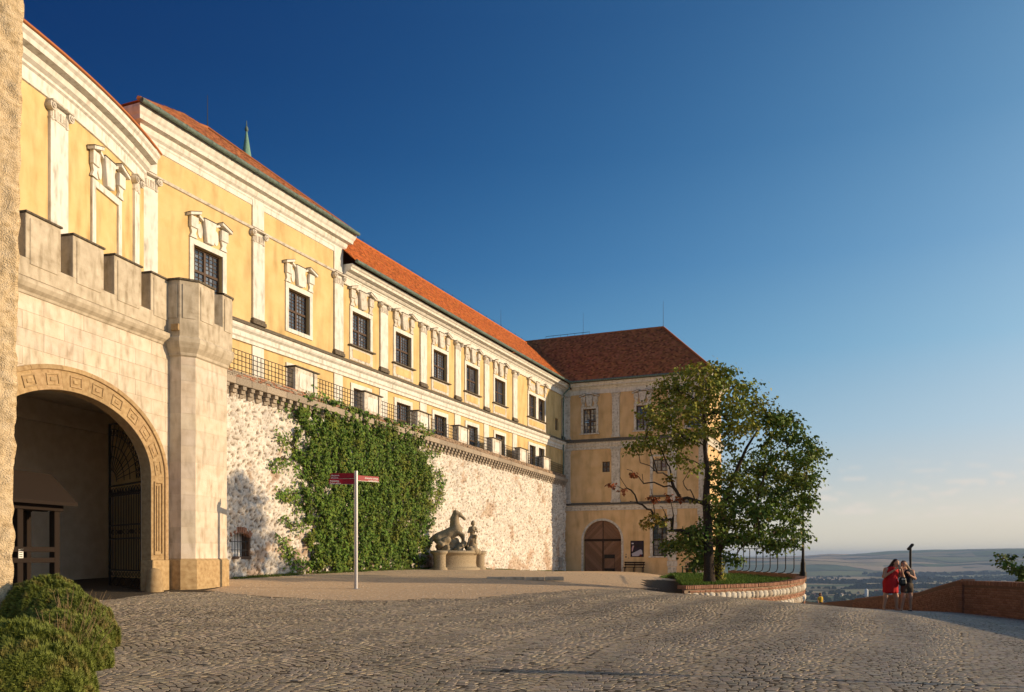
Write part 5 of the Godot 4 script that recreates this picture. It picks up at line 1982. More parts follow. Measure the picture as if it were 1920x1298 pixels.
func make_parapet() -> void:
	# nearer stretch, level, with a brick-on-edge coping
	var path := [[15.1, 28.6], [14.9, 24.9], [12.8, 11.6], [11.4, 1.0]]
	var P := thing("brick_parapet", "level red brick parapet with upright coping bricks at the court's edge", "wall", Transform3D(Basis(), at(14.9, 25)))
	var inv := P.transform.affine_inverse()
	var mort := rough_mat([[0, .15, .09, .06], [1, .30, .19, .13]], 190, .6, .03, .6)
	var L := length(path)
	var s := Shape.new()
	var k := 0.0
	var tp := func(q: Array) -> float: return ground(q[0], q[1]) + 1.02
	while k < L - .01:
		var e := minf(k + .5, L)
		var a := place(path, k, 0); var b := place(path, e, 0)
		var ta: float = tp.call(along(path, k)); var tb: float = tp.call(along(path, e))
		var pr := [[.0, -1.5, -1.5], [.0, 0, 0], [-.42, 0, 0], [-.42, -6, -6]]
		for w in 3:
			s.quad(inv * (a * Vector3(0, ta + pr[w][1], pr[w][0])), inv * (b * Vector3(0, tb + pr[w][1], pr[w][0])), inv * (b * Vector3(0, tb + pr[w + 1][1], pr[w + 1][0])), inv * (a * Vector3(0, ta + pr[w + 1][1], pr[w + 1][0])))
		k = e
	obj("wall_core", s, mort, P)
	var bs := Shape.new()
	bs.box(-.118, -.031, -.06, .118, .031, .014, .005)
	var bm := bs.mesh()
	var n := 0
	for r in 15:
		k = .13 + (.125 if r % 2 else 0.0)
		while k < 5.1:
			var q := along(path, k)
			var t := place(path, k, tp.call(q) - .18 - r * .075, rnd(-.006, .006))
			obj("brick", bm, M.brick[rng.randi() % 3], P, inv * t)
			n += 1
			k += .25
	var cs := Shape.new()
	cs.box(-.034, -.07, -.46, .034, .07, .045, .008)
	var cm := cs.mesh()
	k = .04
	while k < 14.0:
		var q := along(path, k)
		obj("coping_brick", cm, M.brick[rng.randi() % 3], P, inv * place(path, k, tp.call(q) - .07 + .075, rnd(-.008, .008)))
		k += .08
	# corner pier
	var cp := place(path, .0, tp.call(along(path, 0)))
	for r in 18:
		s = Shape.new()
		s.box(-.32, -1.25 + r * .072, -.5, .12, -1.25 + r * .072 + .062, .06 + rnd(0, .015), .006)
		obj("pier_course", s, M.brick[rng.randi() % 3], P, inv * cp)
	# stretch that follows the road down
	var p2 := [[27.85, 80.0], [24.2, 65.0], [21.1, 52.0], [18.9, 44.0], [17.0, 36.0], [15.9, 32.0], [15.15, 28.9]]
	var R := thing("ramp_parapet", "sloping brick parapet descending along the road below the court", "wall", Transform3D(Basis(), at(17, 36, -1.5)))
	inv = R.transform.affine_inverse()
	L = length(p2)
	s = Shape.new()
	var hts := func(q: Array) -> float:
		var z: float = q[1]
		return lerpf(.22, -.54, (z - 28.9) / 7.1) if z < 36 else (lerpf(-.54, -1.55, (z - 36) / 16.0) if z < 52 else lerpf(-1.55, -3.4, (z - 52) / 28.0))
	k = 0.0
	while k < L - .01:
		var e := minf(k + .8, L)
		var a := place(p2, k, 0); var b := place(p2, e, 0)
		var ta: float = hts.call(along(p2, k)); var tb: float = hts.call(along(p2, e))
		var pr := [[.0, -1.8], [.0, 0], [-.42, 0], [-.42, -6]]
		for w in 3:
			s.quad(inv * (a * Vector3(0, ta + pr[w][1], pr[w][0])), inv * (b * Vector3(0, tb + pr[w][1], pr[w][0])), inv * (b * Vector3(0, tb + pr[w + 1][1], pr[w + 1][0])), inv * (a * Vector3(0, ta + pr[w + 1][1], pr[w + 1][0])))
		k = e
	obj("wall_core", s, mort, R)
	var wt := []; var ct := []
	n = 0
	k = L - .15
	while k > L - 26.0:
		var q := along(p2, k)
		for r in 14:
			var kk := k + (.125 if r % 2 else 0.0)
			if kk > L:
				continue
			q = along(p2, kk)
			var t := place(p2, kk, hts.call(q) - .17 - r * .076, rnd(-.008, .008))
			if n < 298:
				n += 1
				obj("brick", bm, M.brick[rng.randi() % 3], R, inv * t)
			else:
				wt.append(inv * t)
				var c := rnd(.6, 1.1)
				ct.append(Color(.34 * c, .18 * c, .11 * c))
		wt.append(inv * place(p2, k, hts.call(along(p2, k)) + .02, -.2).scaled_local(Vector3(1, 2, 5)))
		ct.append(Color(.33, .19, .12) * rnd(.7, 1.0))
		k -= .25
	var km := plain(1, 1, 1, .9)
	km.vertex_color_use_as_albedo = true
	many("bricks", bm, km, wt, ct, R)

# ---------- trees, ivy, bushes ----------
func leaf_shape(lobed: bool) -> Shape:
	var s := Shape.new()
	if lobed:
		var c := Vector3(0, -.35, 0)
		var o := [Vector3(0, 0, 0), Vector3(.34, .02, .06), Vector3(.52, -.38, -.02), Vector3(.26, -.55, .05), Vector3(.0, -1.0, -.08), Vector3(-.26, -.55, .05), Vector3(-.52, -.38, -.02), Vector3(-.34, .02, .06)]
		for i in 8:
			s.tri(c, o[(i + 1) % 8], o[i])
	else:
		var p := [Vector3(0, 0, 0), Vector3(.3, -.3, .07), Vector3(.22, -.72, .03), Vector3(0, -1, -.08), Vector3(-.22, -.72, .03), Vector3(-.3, -.3, .07)]
		var m := Vector3(0, -.5, -.02)
		for i in 6:
			s.tri(m, p[(i + 1) % 6], p[i])
	return s
func foliage_mat(r: float, g: float, b: float) -> StandardMaterial3D:
	var m := plain(1, 1, 1, .55)
	m.vertex_color_use_as_albedo = true
	m.metallic_specular = .3
	m.backlight_enabled = true
	m.backlight = lin(r, g, b)
	return m
# grow a tree: trunk polyline, clusters [point, radius]; every cluster is reached by a branch
func grow(parent: Node3D, trunk: Array, r0: float, clusters: Array, bark: Material) -> void:
	var pos := []; var par := []; var cnt := []
	for i in trunk.size():
		var n := 4 if i < trunk.size() - 1 else 1
		for k in n:
			pos.append(trunk[i].lerp(trunk[mini(i + 1, trunk.size() - 1)], k / 4.0))
			par.append(pos.size() - 2); cnt.append(0)
	var nt := pos.size()
	var order := clusters.duplicate()
	var mid: Vector3 = trunk[1]
	order.sort_custom(func(a, b): return Vector2(a[0].x - mid.x, a[0].z - mid.z).length() < Vector2(b[0].x - mid.x, b[0].z - mid.z).length())
	for c in order:
		var best := -1; var bd := 1e9
		for i in range(2, pos.size()):
			var d: Vector3 = c[0] - pos[i]
			var flat := Vector2(d.x, d.z).length()
			var cost := d.length() + maxf(0.0, .45 * flat - d.y) * 1.1 + (0.0 if i < nt else .12)
			if cost < bd:
				bd = cost; best = i
		var a: Vector3 = pos[best]
		var steps := maxi(2, int(a.distance_to(c[0]) / .3))
		var last := best
		var bend := Vector3(0, a.distance_to(c[0]) * .12, 0)
		for k in range(1, steps + 1):
			var f := float(k) / steps
			var p: Vector3 = a.lerp(c[0], f) + bend * sin(f * PI) + Vector3(rnd(-1, 1), rnd(-1, 1), rnd(-1, 1)) * .035
			pos.append(p); par.append(last); cnt.append(0)
			last = pos.size() - 1
		var w := last
		while w >= 0:
			cnt[w] += 1
			w = par[w]
	var total: int = maxi(cnt[0], 1)
	var kids := {}
	for i in pos.size():
		if par[i] >= 0:
			kids[par[i]] = kids.get(par[i], []) + [i]
	var rad := []
	for i in pos.size():
		rad.append(maxf(.007, r0 * .8 * pow(float(cnt[i]) / total, .6)))
	var s := Shape.new(); var t := Shape.new()
	var pts := []; var rr := []
	for i in nt:
		pts.append(pos[i])
		var tf := float(i) / (nt - 1)
		rad[i] = maxf(.03, r0 * pow(1.0 - tf, .75) * .85 + .02)
		rr.append(rad[i] * (1.45 if i == 0 else (1.12 if i == 1 else 1.0)))
	t.tube(pts, rr, 12)
	obj("trunk", t, bark, parent)
	for i in range(nt, pos.size()):
		# start a limb where a chain begins
		if par[i] < nt or kids[par[i]][0] != i:
			var ch := [par[i], i]
			while kids.has(ch[-1]):
				ch.append(kids[ch[-1]][0])
			pts = []; rr = []
			for q in ch:
				pts.append(pos[q]); rr.append(minf(rad[q], rad[i] * 1.05) if q != par[i] else rad[i] * 1.05)
			s.tube(pts, rr, 6, false)
	stuff(obj("branches", s, bark, parent))
func crown(parent: Node3D, clusters: Array, per: float, size: float, mat: Material, mesh: Mesh) -> void:
	var wt := []; var ct := []
	for c in clusters:
		var n := int(per * c[1] * c[1] * c[3])
		for i in n:
			var d := Vector3(rng.randfn(), rng.randfn() * .62, rng.randfn()) * .46
			if d.length() > 1.5:
				continue
			var p: Vector3 = c[0] + d * c[1]
			var out := Vector3(d.x, 0, d.z).normalized() if d.length() > .05 else Vector3.RIGHT
			var b := Basis(Vector3.UP, atan2(out.x, out.z) + rnd(-1.2, 1.2)) * Basis(Vector3.RIGHT, rnd(-1.25, -.1)) * Basis(Vector3(0, 1, 0), rnd(-.6, .6))
			var z := size * rnd(.65, 1.25)
			wt.append(Transform3D(b.scaled_local(Vector3(z, z, z)), p))
			var q := rnd(.65, 1.3)
			var k: Color = c[2]
			if rng.randf() < .05:
				k = k.lerp(Color(.22, .13, .03), .6)
			ct.append(Color(k.r * q * rnd(.85, 1.2), k.g * q, k.b * q))
	many("leaves", mesh, mat, wt, ct, parent)
func make_tree() -> void:
	var bark := rough_mat([[0, .03, .022, .016], [.5, .07, .053, .04], [1, .12, .095, .075]], 210, .7, .03, 2.0)
	var fm := foliage_mat(.17, .19, .02)
	var lm := leaf_shape(true).mesh()
	var olive := Color(.25, .25, .035); var green := Color(.14, .20, .03); var deep := Color(.085, .14, .024); var rust := Color(.26, .075, .025); var gold := Color(.30, .17, .02)
	var spot := func(zx: float, zy: float, depth: float) -> Vector3:
		return seen(1140 + zx / 2.704, 660 + zy / 2.704, depth)
	# near tree: airy crown, limbs showing, a few turned leaves low on the left
	var D := 30.8
	var A := []
	for p in [[330,130],[420,105],[520,80],[600,105],[290,185],[380,170],[470,160],[560,150],[640,165],[700,180],[275,260],[350,250],[440,235],[530,230],[610,220],[690,235],[765,260],[225,310],[310,330],[400,320],[480,330],[560,310],[640,310],[720,310],[795,300],[245,380],[330,390],[185,445],[130,490],[260,470],[330,470],[375,545],[425,590],[545,560],[560,625],[640,400],[700,380],[570,400],[760,360],[450,420],[600,470],[820,330],[470,100],[560,110],[500,200],[420,280],[500,280],[580,270],[350,210],[660,270],[450,370],[380,440],[520,390],[540,180],[620,360],[300,300]]:
		var dz := rnd(-1.7, 1.7)
		A.append([spot.call(p[0] + rnd(-8, 8), p[1] + rnd(-8, 8), D + dz), rnd(.42, .62), olive.lerp(green, rnd(0, .7)), rnd(.55, 1.0)])
	for p in [[130,620,.2],[20,675,.16],[75,700,.14],[230,745,.22],[310,740,.2],[365,745,.18],[215,430,.2]]:
		A.append([spot.call(p[0], p[1], D + rnd(-1, .4)), p[2], rust if p[1] > 500 else gold, 1.3])
	for p in [[200,870,.34],[275,865,.32],[240,835,.28],[310,640,.24],[320,905,.14],[440,760,.2],[520,740,.25]]:
		A.append([spot.call(p[0], p[1], D + rnd(-.8, .4)), p[2], gold.lerp(green, rnd(.3, .9)), .9])
	for p in [[100,600],[165,560],[180,665],[120,705],[250,610],[285,685],[220,700],[150,770],[195,800],[335,690],[265,780],[335,810],[170,620],[60,640],[300,560],[240,540],[380,660],[400,700],[110,760],[300,850]]:
		A.append([spot.call(p[0], p[1], D + rnd(-1.2, .8)), .1, green, 0.0])      # bare twigs
	var base := at((1330 - 960) / FOCAL * D, D, lawn_h(7.1, D) - .1)
	var T := thing("broadleaf_tree", "broadleaf tree with airy yellowing crown and bare lower limbs rising from the bed", "tree", Transform3D(Basis(), base))
	var shift := func(list: Array, o: Vector3) -> Array:
		var r := []
		for c in list:
			r.append([c[0] - o, c[1], c[2], c[3]])
		return r
	var trunk := []
	for p in [[1330, 1096], [1329, 1040], [1327, 985], [1324, 935], [1327, 885], [1321, 835], [1324, 790]]:
		trunk.append(seen(p[0], p[1], D) - base)
	trunk[0].y = 0.0
	A = shift.call(A, base)
	grow(T, trunk, .215, A, bark)
	crown(T, A, 680.0, .112, fm, lm)
	# second tree behind it: dense dark crown spreading to the right
	var D2 := 32.6
	var B := []
	for p in [[830,350],[900,350],[960,375],[855,420],[930,440],[1000,450],[1055,475],[1080,525],[800,470],[765,525],[860,520],[940,530],[1020,565],[1065,625],[705,595],[780,600],[860,620],[950,640],[1025,685],[1030,745],[645,645],[705,685],[790,700],[880,720],[955,765],[1010,795],[605,725],[565,785],[660,770],[740,790],[820,810],[900,830],[960,855],[535,850],[600,850],[690,870],[780,890],[860,910],[935,905],[990,935],[475,900],[405,960],[345,985],[450,1000],[545,960],[625,950],[720,950],[820,970],[880,990],[935,965],[640,1045],[480,1050],[430,930],[560,690],[660,560],[740,650],[830,570],[600,900],[650,820],[560,920],[760,840],[700,740],[830,760],[900,680],[680,930],[770,930]]:
		p[0] = minf(p[0], 930 + (p[0] - 930) * .82)
		B.append([spot.call(p[0] + rnd(-8, 8), p[1] + rnd(-8, 8), D2 + rnd(-2.2, 2.2)), rnd(.40, .60), deep.lerp(green, rnd(.15, 1.0)), rnd(.6, 1.2)])
		if rng.randf() < .45:
			B.append([spot.call(p[0] + rnd(-25, 25), p[1] + rnd(-20, 20), D2 + rnd(-2.4, 2.4)), rnd(.4, .6), deep.lerp(olive, rnd(0, .5)), .8])
	var base2 := at((1347 - 960) / FOCAL * D2, D2, lawn_h(7.9, D2) - .1)
	var T2 := thing("broadleaf_tree", "dense dark green tree spreading beside the airy yellowing one, its trunk wrapped in creeper", "tree", Transform3D(Basis(), base2))
	trunk = []
	for p in [[1347, 1092], [1347, 1040], [1349, 990], [1360, 940], [1378, 890], [1400, 840], [1425, 800]]:
		trunk.append(seen(p[0], p[1], D2) - base2)
	trunk[0].y = 0.0
	B = shift.call(B, base2)
	grow(T2, trunk, .15, B, bark)
	crown(T2, B, 700.0, .118, fm, lm)
	# creeper round its foot
	var wt := []; var ct := []
	for i in 420:
		var h := rnd(.0, 1.25); var a := rnd(0, TAU); var r := .17 + rnd(0, .12)
		var z := rnd(.05, .09)
		wt.append(Transform3D((Basis(Vector3.UP, a) * Basis(Vector3.RIGHT, rnd(-.9, 0))).scaled_local(Vector3(z, z, z)), Vector3(sin(a) * r, h + .1, cos(a) * r)))
		var q := rnd(.7, 1.3)
		ct.append(Color(.26 * q, .24 * q, .03 * q))
	many("creeper", lm, fm, wt, ct, T2)
	# shrub at the frame's right edge, beyond the parapet
	var c0 := seen(1925, 1075, 33.0)
	var S := []
	for i in 26:
		S.append([c0 + Vector3(rnd(-.7, .8), rnd(-.9, .75), rnd(-.8, .8)), rnd(.25, .36), deep, 1.4])
	var bs := Vector3(c0.x + .1, ground(15.0, 30.0) - 2.2, c0.z)
	var T3 := thing("shrub_tree", "small dark leafy tree showing over the brick parapet", "tree", Transform3D(Basis(), bs))
	S = shift.call(S, bs)
	grow(T3, [Vector3.ZERO, Vector3(.05, .8, 0), Vector3(0, 1.6, 0), Vector3(.05, 2.4, 0)], .09, S, bark)
	crown(T3, S, 420.0, .13, fm, lm)

func ter_px(x: float, y: float) -> Vector2:
	# where a line of sight meets the terrace wall: along it, and height
	var k := (x - 960.0) / FOCAL
	var u := (k * 31.7 + 10.5) / (.33956 - k * .94059)
	return Vector2(u, EYE + (1044.0 - y) * (31.7 + u * .94059) / FOCAL)
func make_ivy() -> void:
	var poly := PackedVector2Array()
	for p in [[548,752],[585,768],[640,768],[700,778],[748,792],[770,815],[792,850],[806,890],[806,935],[794,990],[790,1030],[774,1058],[724,1074],[664,1082],[604,1080],[584,1062],[576,1010],[584,955],[566,925],[574,885],[552,850],[556,800]]:
		poly.append(ter_px(p[0], p[1]))
	var strands := []
	for line in [[[566,790],[540,765],[522,745],[512,738]],[[566,850],[540,828],[522,816],[514,814]],[[570,885],[545,866],[524,858],[514,868],[500,872]],[[570,925],[545,922],[524,928],[514,916]],[[576,985],[550,985],[535,974],[526,972]],[[590,1078],[560,1062],[545,1040],[530,1015],[516,1000]],[[585,960],[560,950],[540,925],[524,930]],[[795,850],[812,845],[828,838]],[[800,890],[822,884],[830,900],[826,915]],[[800,930],[826,920],[820,900]],[[795,965],[815,945],[828,925]],[[780,830],[800,822],[812,812]],[[792,1000],[806,985],[812,975]],[[770,805],[785,800],[800,806]],[[556,1070],[535,1045],[524,1030]],[[566,760],[580,745],[600,748],[640,756]]]:
		var q := []
		for p in line:
			q.append(ter_px(p[0], p[1]))
		strands.append(q)
	var fr := frame(TER_AT, TER_DIR)
	var T := thing("ivy", "broad curtain of green ivy hanging over the whitewashed terrace wall", "ivy", fr)
	var dens := noise(220, .55, 4); var bulge := noise(221, .5, 3)
	var wt := []; var ct := []
	var lm := leaf_shape(true).mesh()
	var put := func(u: float, v: float, w: float, k: float) -> void:
		var b := Basis(Vector3.UP, rnd(-.8, .8)) * Basis(Vector3.RIGHT, rnd(-.75, .25)) * Basis(Vector3(0, 0, 1), rnd(-.5, .5))
		var z := rnd(.055, .12) * (1.0 + .6 * rng.randf() * rng.randf())
		wt.append(Transform3D(b.scaled_local(Vector3(z, z, z)), Vector3(u, v, w)))
		var q := rnd(.45, 1.45) * k
		var yl := smoothstep(.1, .5, dens.get_noise_2d(u * 1.3 + 80, v * 1.3) + .25 * smoothstep(10.5, 16.0, u)) * .22
		var k2 := Color(.10, .175, .022).lerp(Color(.27, .19, .03), yl)
		ct.append(Color(k2.r * q * rnd(.8, 1.3), k2.g * q, k2.b * q))
	var lo := Vector2(1e9, 1e9); var hi := -lo
	for p in poly:
		lo = Vector2(minf(lo.x, p.x), minf(lo.y, p.y)); hi = Vector2(maxf(hi.x, p.x), maxf(hi.y, p.y))
	var n := 0
	while n < 64000:
		var p := Vector2(rnd(lo.x, hi.x), rnd(lo.y - .1, hi.y))
		n += 1
		var wob := Vector2(dens.get_noise_2d(p.x * 2, p.y * 2), dens.get_noise_2d(p.x * 2 + 30, p.y * 2)) * 1.5
		if not Geometry2D.is_point_in_polygon(p + wob, poly):
			continue
		var e := dens.get_noise_2d(p.x, p.y)
		if e < -.42 and rng.randf() < .8:
			continue
		var lay := rng.randf()
		put.call(p.x, p.y, rubble(p.x, p.y) + .05 + lay * (.25 + .55 * maxf(-.3, bulge.get_noise_2d(p.x * 4.0, p.y * 1.0))), 1.0)
	var stem := Shape.new()
	for q in strands:
		var pts := []; var rr := []
		for i in q.size() - 1:
			var l: float = q[i].distance_to(q[i + 1])
			for k in int(l / .013):
				var f := rng.randf()
				var p: Vector2 = q[i].lerp(q[i + 1], f)
				var wd: float = .24 * (1.0 - (i + f) / q.size()) + .06
				put.call(p.x + rng.randfn() * wd, p.y + rng.randfn() * wd - .05, rubble(p.x, p.y) + rnd(.03, .12), 1.1)
		for p in q:
			pts.append(Vector3(p.x + rnd(-.08, .08), p.y + rnd(-.08, .08), rubble(p.x, p.y) + .04)); rr.append(.018)
		stem.tube(pts, rr, 5)
	for i in 16:
		var u := rnd(lo.x + 1.0, hi.x - 1.0)
		var pts := []; var rr := []
		for k in 9:
			var v := lerpf(.2, rnd(4.5, 6.5), k / 8.0)
			pts.append(Vector3(u + sin(k + i) * .1 + k * rnd(-.06, .06), v, rubble(u, v) + .05)); rr.append(.035 * (1.0 - k * .09))
		stem.tube(pts, rr, 5)
	stuff(obj("stems", stem, rough_mat([[0, .05, .035, .02], [1, .12, .09, .06]], 222, .5, .03), T))
	many("leaves", lm, foliage_mat(.07, .12, .01), wt, ct, T)

func make_bushes() -> void:
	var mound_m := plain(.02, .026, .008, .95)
	var fm := foliage_mat(.07, .085, .012)
	var tuft := Shape.new()
	for i in 9:
		var a := rnd(0, TAU); var d := Vector3(cos(a), 0, sin(a)); var o := d * rnd(0, .012)
		var side := d.cross(Vector3.UP) * .0032
		var m := o + d * rnd(.004, .02) + Vector3(0, rnd(.015, .035), 0); var e := m + d * rnd(.006, .025) + Vector3(0, rnd(.008, .025), 0)
		tuft.quad(o - side, o + side, m + side, m - side)
		tuft.tri(m - side, m + side, e)
	var tm := tuft.mesh()
	var n := noise(230, 1.3, 3)
	var list := [
		[at(-4.48, 7.7), Vector3(.64, .76, .60), 14000, "large rounded clipped bush beside the cobbles in front of the others", .0],
		[at(-5.12, 9.6), Vector3(.56, .70, .50), 11000, "rounded clipped bush with dry stalks between two other mounds", .35],
		[at(-6.0, 11.5), Vector3(.64, .80, .58), 11000, "broad clipped bush bulging out over the cobbles below the rough wall", .2],
		[at(-7.15, 13.1), Vector3(.66, .95, .6), 8000, "clipped bush reaching the foot of the gate's shaded arch beside the rough wall", .0]]
	for b in list:
		var o: Vector3 = b[0]
		o.y = ground(o.x, -o.z) - .05
		var T := thing("clipped_bush", b[3], "bush", Transform3D(Basis(), o), "clipped bushes by the wall")
		var r: Vector3 = b[1]
		var s := Shape.new()
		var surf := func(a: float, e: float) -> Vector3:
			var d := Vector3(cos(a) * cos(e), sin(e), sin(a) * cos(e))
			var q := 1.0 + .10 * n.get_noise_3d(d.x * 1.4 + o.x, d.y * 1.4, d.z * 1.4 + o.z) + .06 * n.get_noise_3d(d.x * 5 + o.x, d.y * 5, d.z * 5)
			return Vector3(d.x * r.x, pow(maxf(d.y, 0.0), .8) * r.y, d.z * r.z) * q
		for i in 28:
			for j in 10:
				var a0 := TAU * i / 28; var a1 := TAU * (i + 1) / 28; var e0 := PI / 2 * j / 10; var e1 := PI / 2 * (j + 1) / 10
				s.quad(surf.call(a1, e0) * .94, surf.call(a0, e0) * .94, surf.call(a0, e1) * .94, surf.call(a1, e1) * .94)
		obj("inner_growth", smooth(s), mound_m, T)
		var wt := []; var ct := []
		for i in b[2]:
			var a := rnd(0, TAU); var e := asin(rng.randf())
			var p: Vector3 = surf.call(a, e)
			var nn := Vector3(p.x / (r.x * r.x), p.y / (r.y * r.y) + .35, p.z / (r.z * r.z)).normalized()
			nn = (nn + Vector3(rnd(-.4, .4), rnd(-.2, .5), rnd(-.4, .4))).normalized()
			var x := nn.cross(Vector3(0, 0, 1) if absf(nn.z) < .9 else Vector3.RIGHT).normalized()
			var z := rnd(.7, 1.35)
			wt.append(Transform3D(Basis(x, nn, x.cross(nn)).scaled_local(Vector3(z, z, z)), p * .955))
			var q := rnd(.6, 1.3); var mo := n.get_noise_3d(p.x * 3, p.y * 3, p.z * 3 + o.z)
			var c := Color(.16, .19, .034).lerp(Color(.22, .19, .05), smoothstep(.1, .4, mo))
			ct.append(Color(c.r * q, c.g * q, c.b * q))
		many("shoots", tm, fm, wt, ct, T)
		if b[4] > 0:
			var st := Shape.new()
			for i in 46:
				var a := rnd(.1, 1.5); var p: Vector3 = surf.call(a, rnd(.15, .8)) * .9
				var d := (p * Vector3(1, .5, 1)).normalized() * .2 + Vector3(rnd(-.06, .06), rnd(.12, .26), rnd(-.06, .06))
				st.tube([p, p + d * .6, p + d], [.003, .0025, .0015], 4, false)
			stuff(obj("dry_stalks", st, plain(.34, .24, .13, .9), T))

# ---------- smooth bodies: tapered capsules joined by a smooth minimum, meshed as surface nets ----------
# prim: [a, b, radius at a, radius at b]
func body(prims: Array, cell: float, blend := .05) -> Shape:
	var lo := Vector3.ONE * 1e9; var hi := -lo
	for p in prims:
		for e in 2:
			lo = lo.min(p[e] - Vector3.ONE * (p[2 + e] + blend + cell * 2)); hi = hi.max(p[e] + Vector3.ONE * (p[2 + e] + blend + cell * 2))
	var nx := int((hi.x - lo.x) / cell) + 2; var ny := int((hi.y - lo.y) / cell) + 2; var nz := int((hi.z - lo.z) / cell) + 2
	var f := PackedFloat32Array()
	f.resize(nx * ny * nz)
	f.fill(1.0)
	for p in prims:
		var a: Vector3 = p[0]; var b: Vector3 = p[1]; var ra: float = p[2]; var rb: float = p[3]
		var pad := Vector3.ONE * (maxf(ra, rb) + blend + cell * 1.5)
		var i0 := ((a.min(b) - pad - lo) / cell).floor(); var i1 := ((a.max(b) + pad - lo) / cell).ceil()
		var ab := b - a
		var l2 := maxf(ab.length_squared(), 1e-9)
		for z in range(maxi(0, int(i0.z)), mini(nz, int(i1.z) + 1)):
			for y in range(maxi(0, int(i0.y)), mini(ny, int(i1.y) + 1)):
				var row := (z * ny + y) * nx
				for x in range(maxi(0, int(i0.x)), mini(nx, int(i1.x) + 1)):
					var q := lo + Vector3(x, y, z) * cell
					var t := clampf((q - a).dot(ab) / l2, 0, 1)
					var d := q.distance_to(a + ab * t) - lerpf(ra, rb, t)
					var o := f[row + x]
					var h := maxf(blend - absf(o - d), 0.0) / blend
					f[row + x] = minf(o, d) - h * h * blend * .25
	var s := Shape.new()
	var id := {}
	var off := [0, 1, nx, nx + 1, nx * ny, nx * ny + 1, nx * ny + nx, nx * ny + nx + 1]
	var edges := [[0, 1], [2, 3], [4, 5], [6, 7], [0, 2], [1, 3], [4, 6], [5, 7], [0, 4], [1, 5], [2, 6], [3, 7]]
	for z in nz - 1:
		for y in ny - 1:
			for x in nx - 1:
				var k := (z * ny + y) * nx + x
				var v0 := f[k]
				if v0 > cell * 2.0:
					continue
				var m := 0
				for e in 8:
					if f[k + off[e]] < 0.0:
						m |= 1 << e
				if m == 0 or m == 255:
					continue
				var sum := Vector3.ZERO; var c := 0
				for e in edges:
					var a: float = f[k + off[e[0]]]; var b: float = f[k + off[e[1]]]
					if (a < 0.0) != (b < 0.0):
						var t := a / (a - b)
						var pa := Vector3(e[0] & 1, (e[0] >> 1) & 1, e[0] >> 2); var pb := Vector3(e[1] & 1, (e[1] >> 1) & 1, e[1] >> 2)
						sum += pa.lerp(pb, t); c += 1
				id[k] = s.v.size()
				s.v.append(lo + (Vector3(x, y, z) + sum / c) * cell)
				s.n.append(Vector3(f[k + 1] - v0, f[k + nx] - v0, f[k + nx * ny] - v0).normalized())
				s.c.append(Color.WHITE); s.uv.append(Vector2.ZERO)
	for k in id:
		var v0 := f[k]
		for ax in 3:
			var st: int = [1, nx, nx * ny][ax]; var u: int = [nx, nx * ny, 1][ax]; var w: int = [nx * ny, 1, nx][ax]
			var v1 := f[k + st]
			if (v0 < 0.0) == (v1 < 0.0):
				continue
			if not (id.has(k - u) and id.has(k - w) and id.has(k - u - w)):
				continue
			var q := [id[k], id[k - u], id[k - u - w], id[k - w]]
			if v0 >= 0.0:
				for e in [0, 1, 2, 0, 2, 3]:
					s.ix.append(q[e])
			else:
				for e in [0, 2, 1, 0, 3, 2]:
					s.ix.append(q[e])
	# smooth the normals from the faces
	for i in s.n.size():
		s.n[i] = Vector3.ZERO
	for t in range(0, s.ix.size(), 3):
		var a := s.ix[t]; var b := s.ix[t + 1]; var c := s.ix[t + 2]
		var m := (s.v[c] - s.v[a]).cross(s.v[b] - s.v[a])
		s.n[a] += m; s.n[b] += m; s.n[c] += m
	for i in s.n.size():
		s.n[i] = s.n[i].normalized()
	return s
# five fingers: wrist, direction of the hand, direction the palm faces, curl 0..1, thumb side
func hand(wrist: Vector3, dir: Vector3, palm: Vector3, curl: float, thumb: float) -> Array:
	dir = dir.normalized()
	palm = (palm - dir * palm.dot(dir)).normalized()
	var side := dir.cross(palm) * thumb
	var r := [[wrist, wrist + dir * .045, .024, .028], [wrist + dir * .045 + side * .022, wrist + dir * .085 + side * .026, .018, .013], [wrist + dir * .045 - side * .018, wrist + dir * .08 - side * .024, .018, .013]]
	for i in 4:
		var o := wrist + dir * (.084 - .004 * absf(i - 1)) + side * (.027 - .018 * i)
		var l: float = [.036, .041, .038, .03][i]
		var d1 := (dir + palm * curl).normalized(); var d2 := (dir * (1.0 - curl) + palm * (.4 + curl)).normalized()
		r.append([o, o + d1 * l, .0098, .009]); r.append([o + d1 * l, o + d1 * l + d2 * l * .9, .009, .0075])
	var tb := wrist + dir * .03 + side * .028
	var td := (dir * .7 + side * .7 + palm * .4 * curl).normalized()
	r.append([tb, tb + td * .04, .0125, .0105]); r.append([tb + td * .04, tb + td * .04 + (td + dir * .6 + palm * curl).normalized() * .032, .0105, .008])
	return r
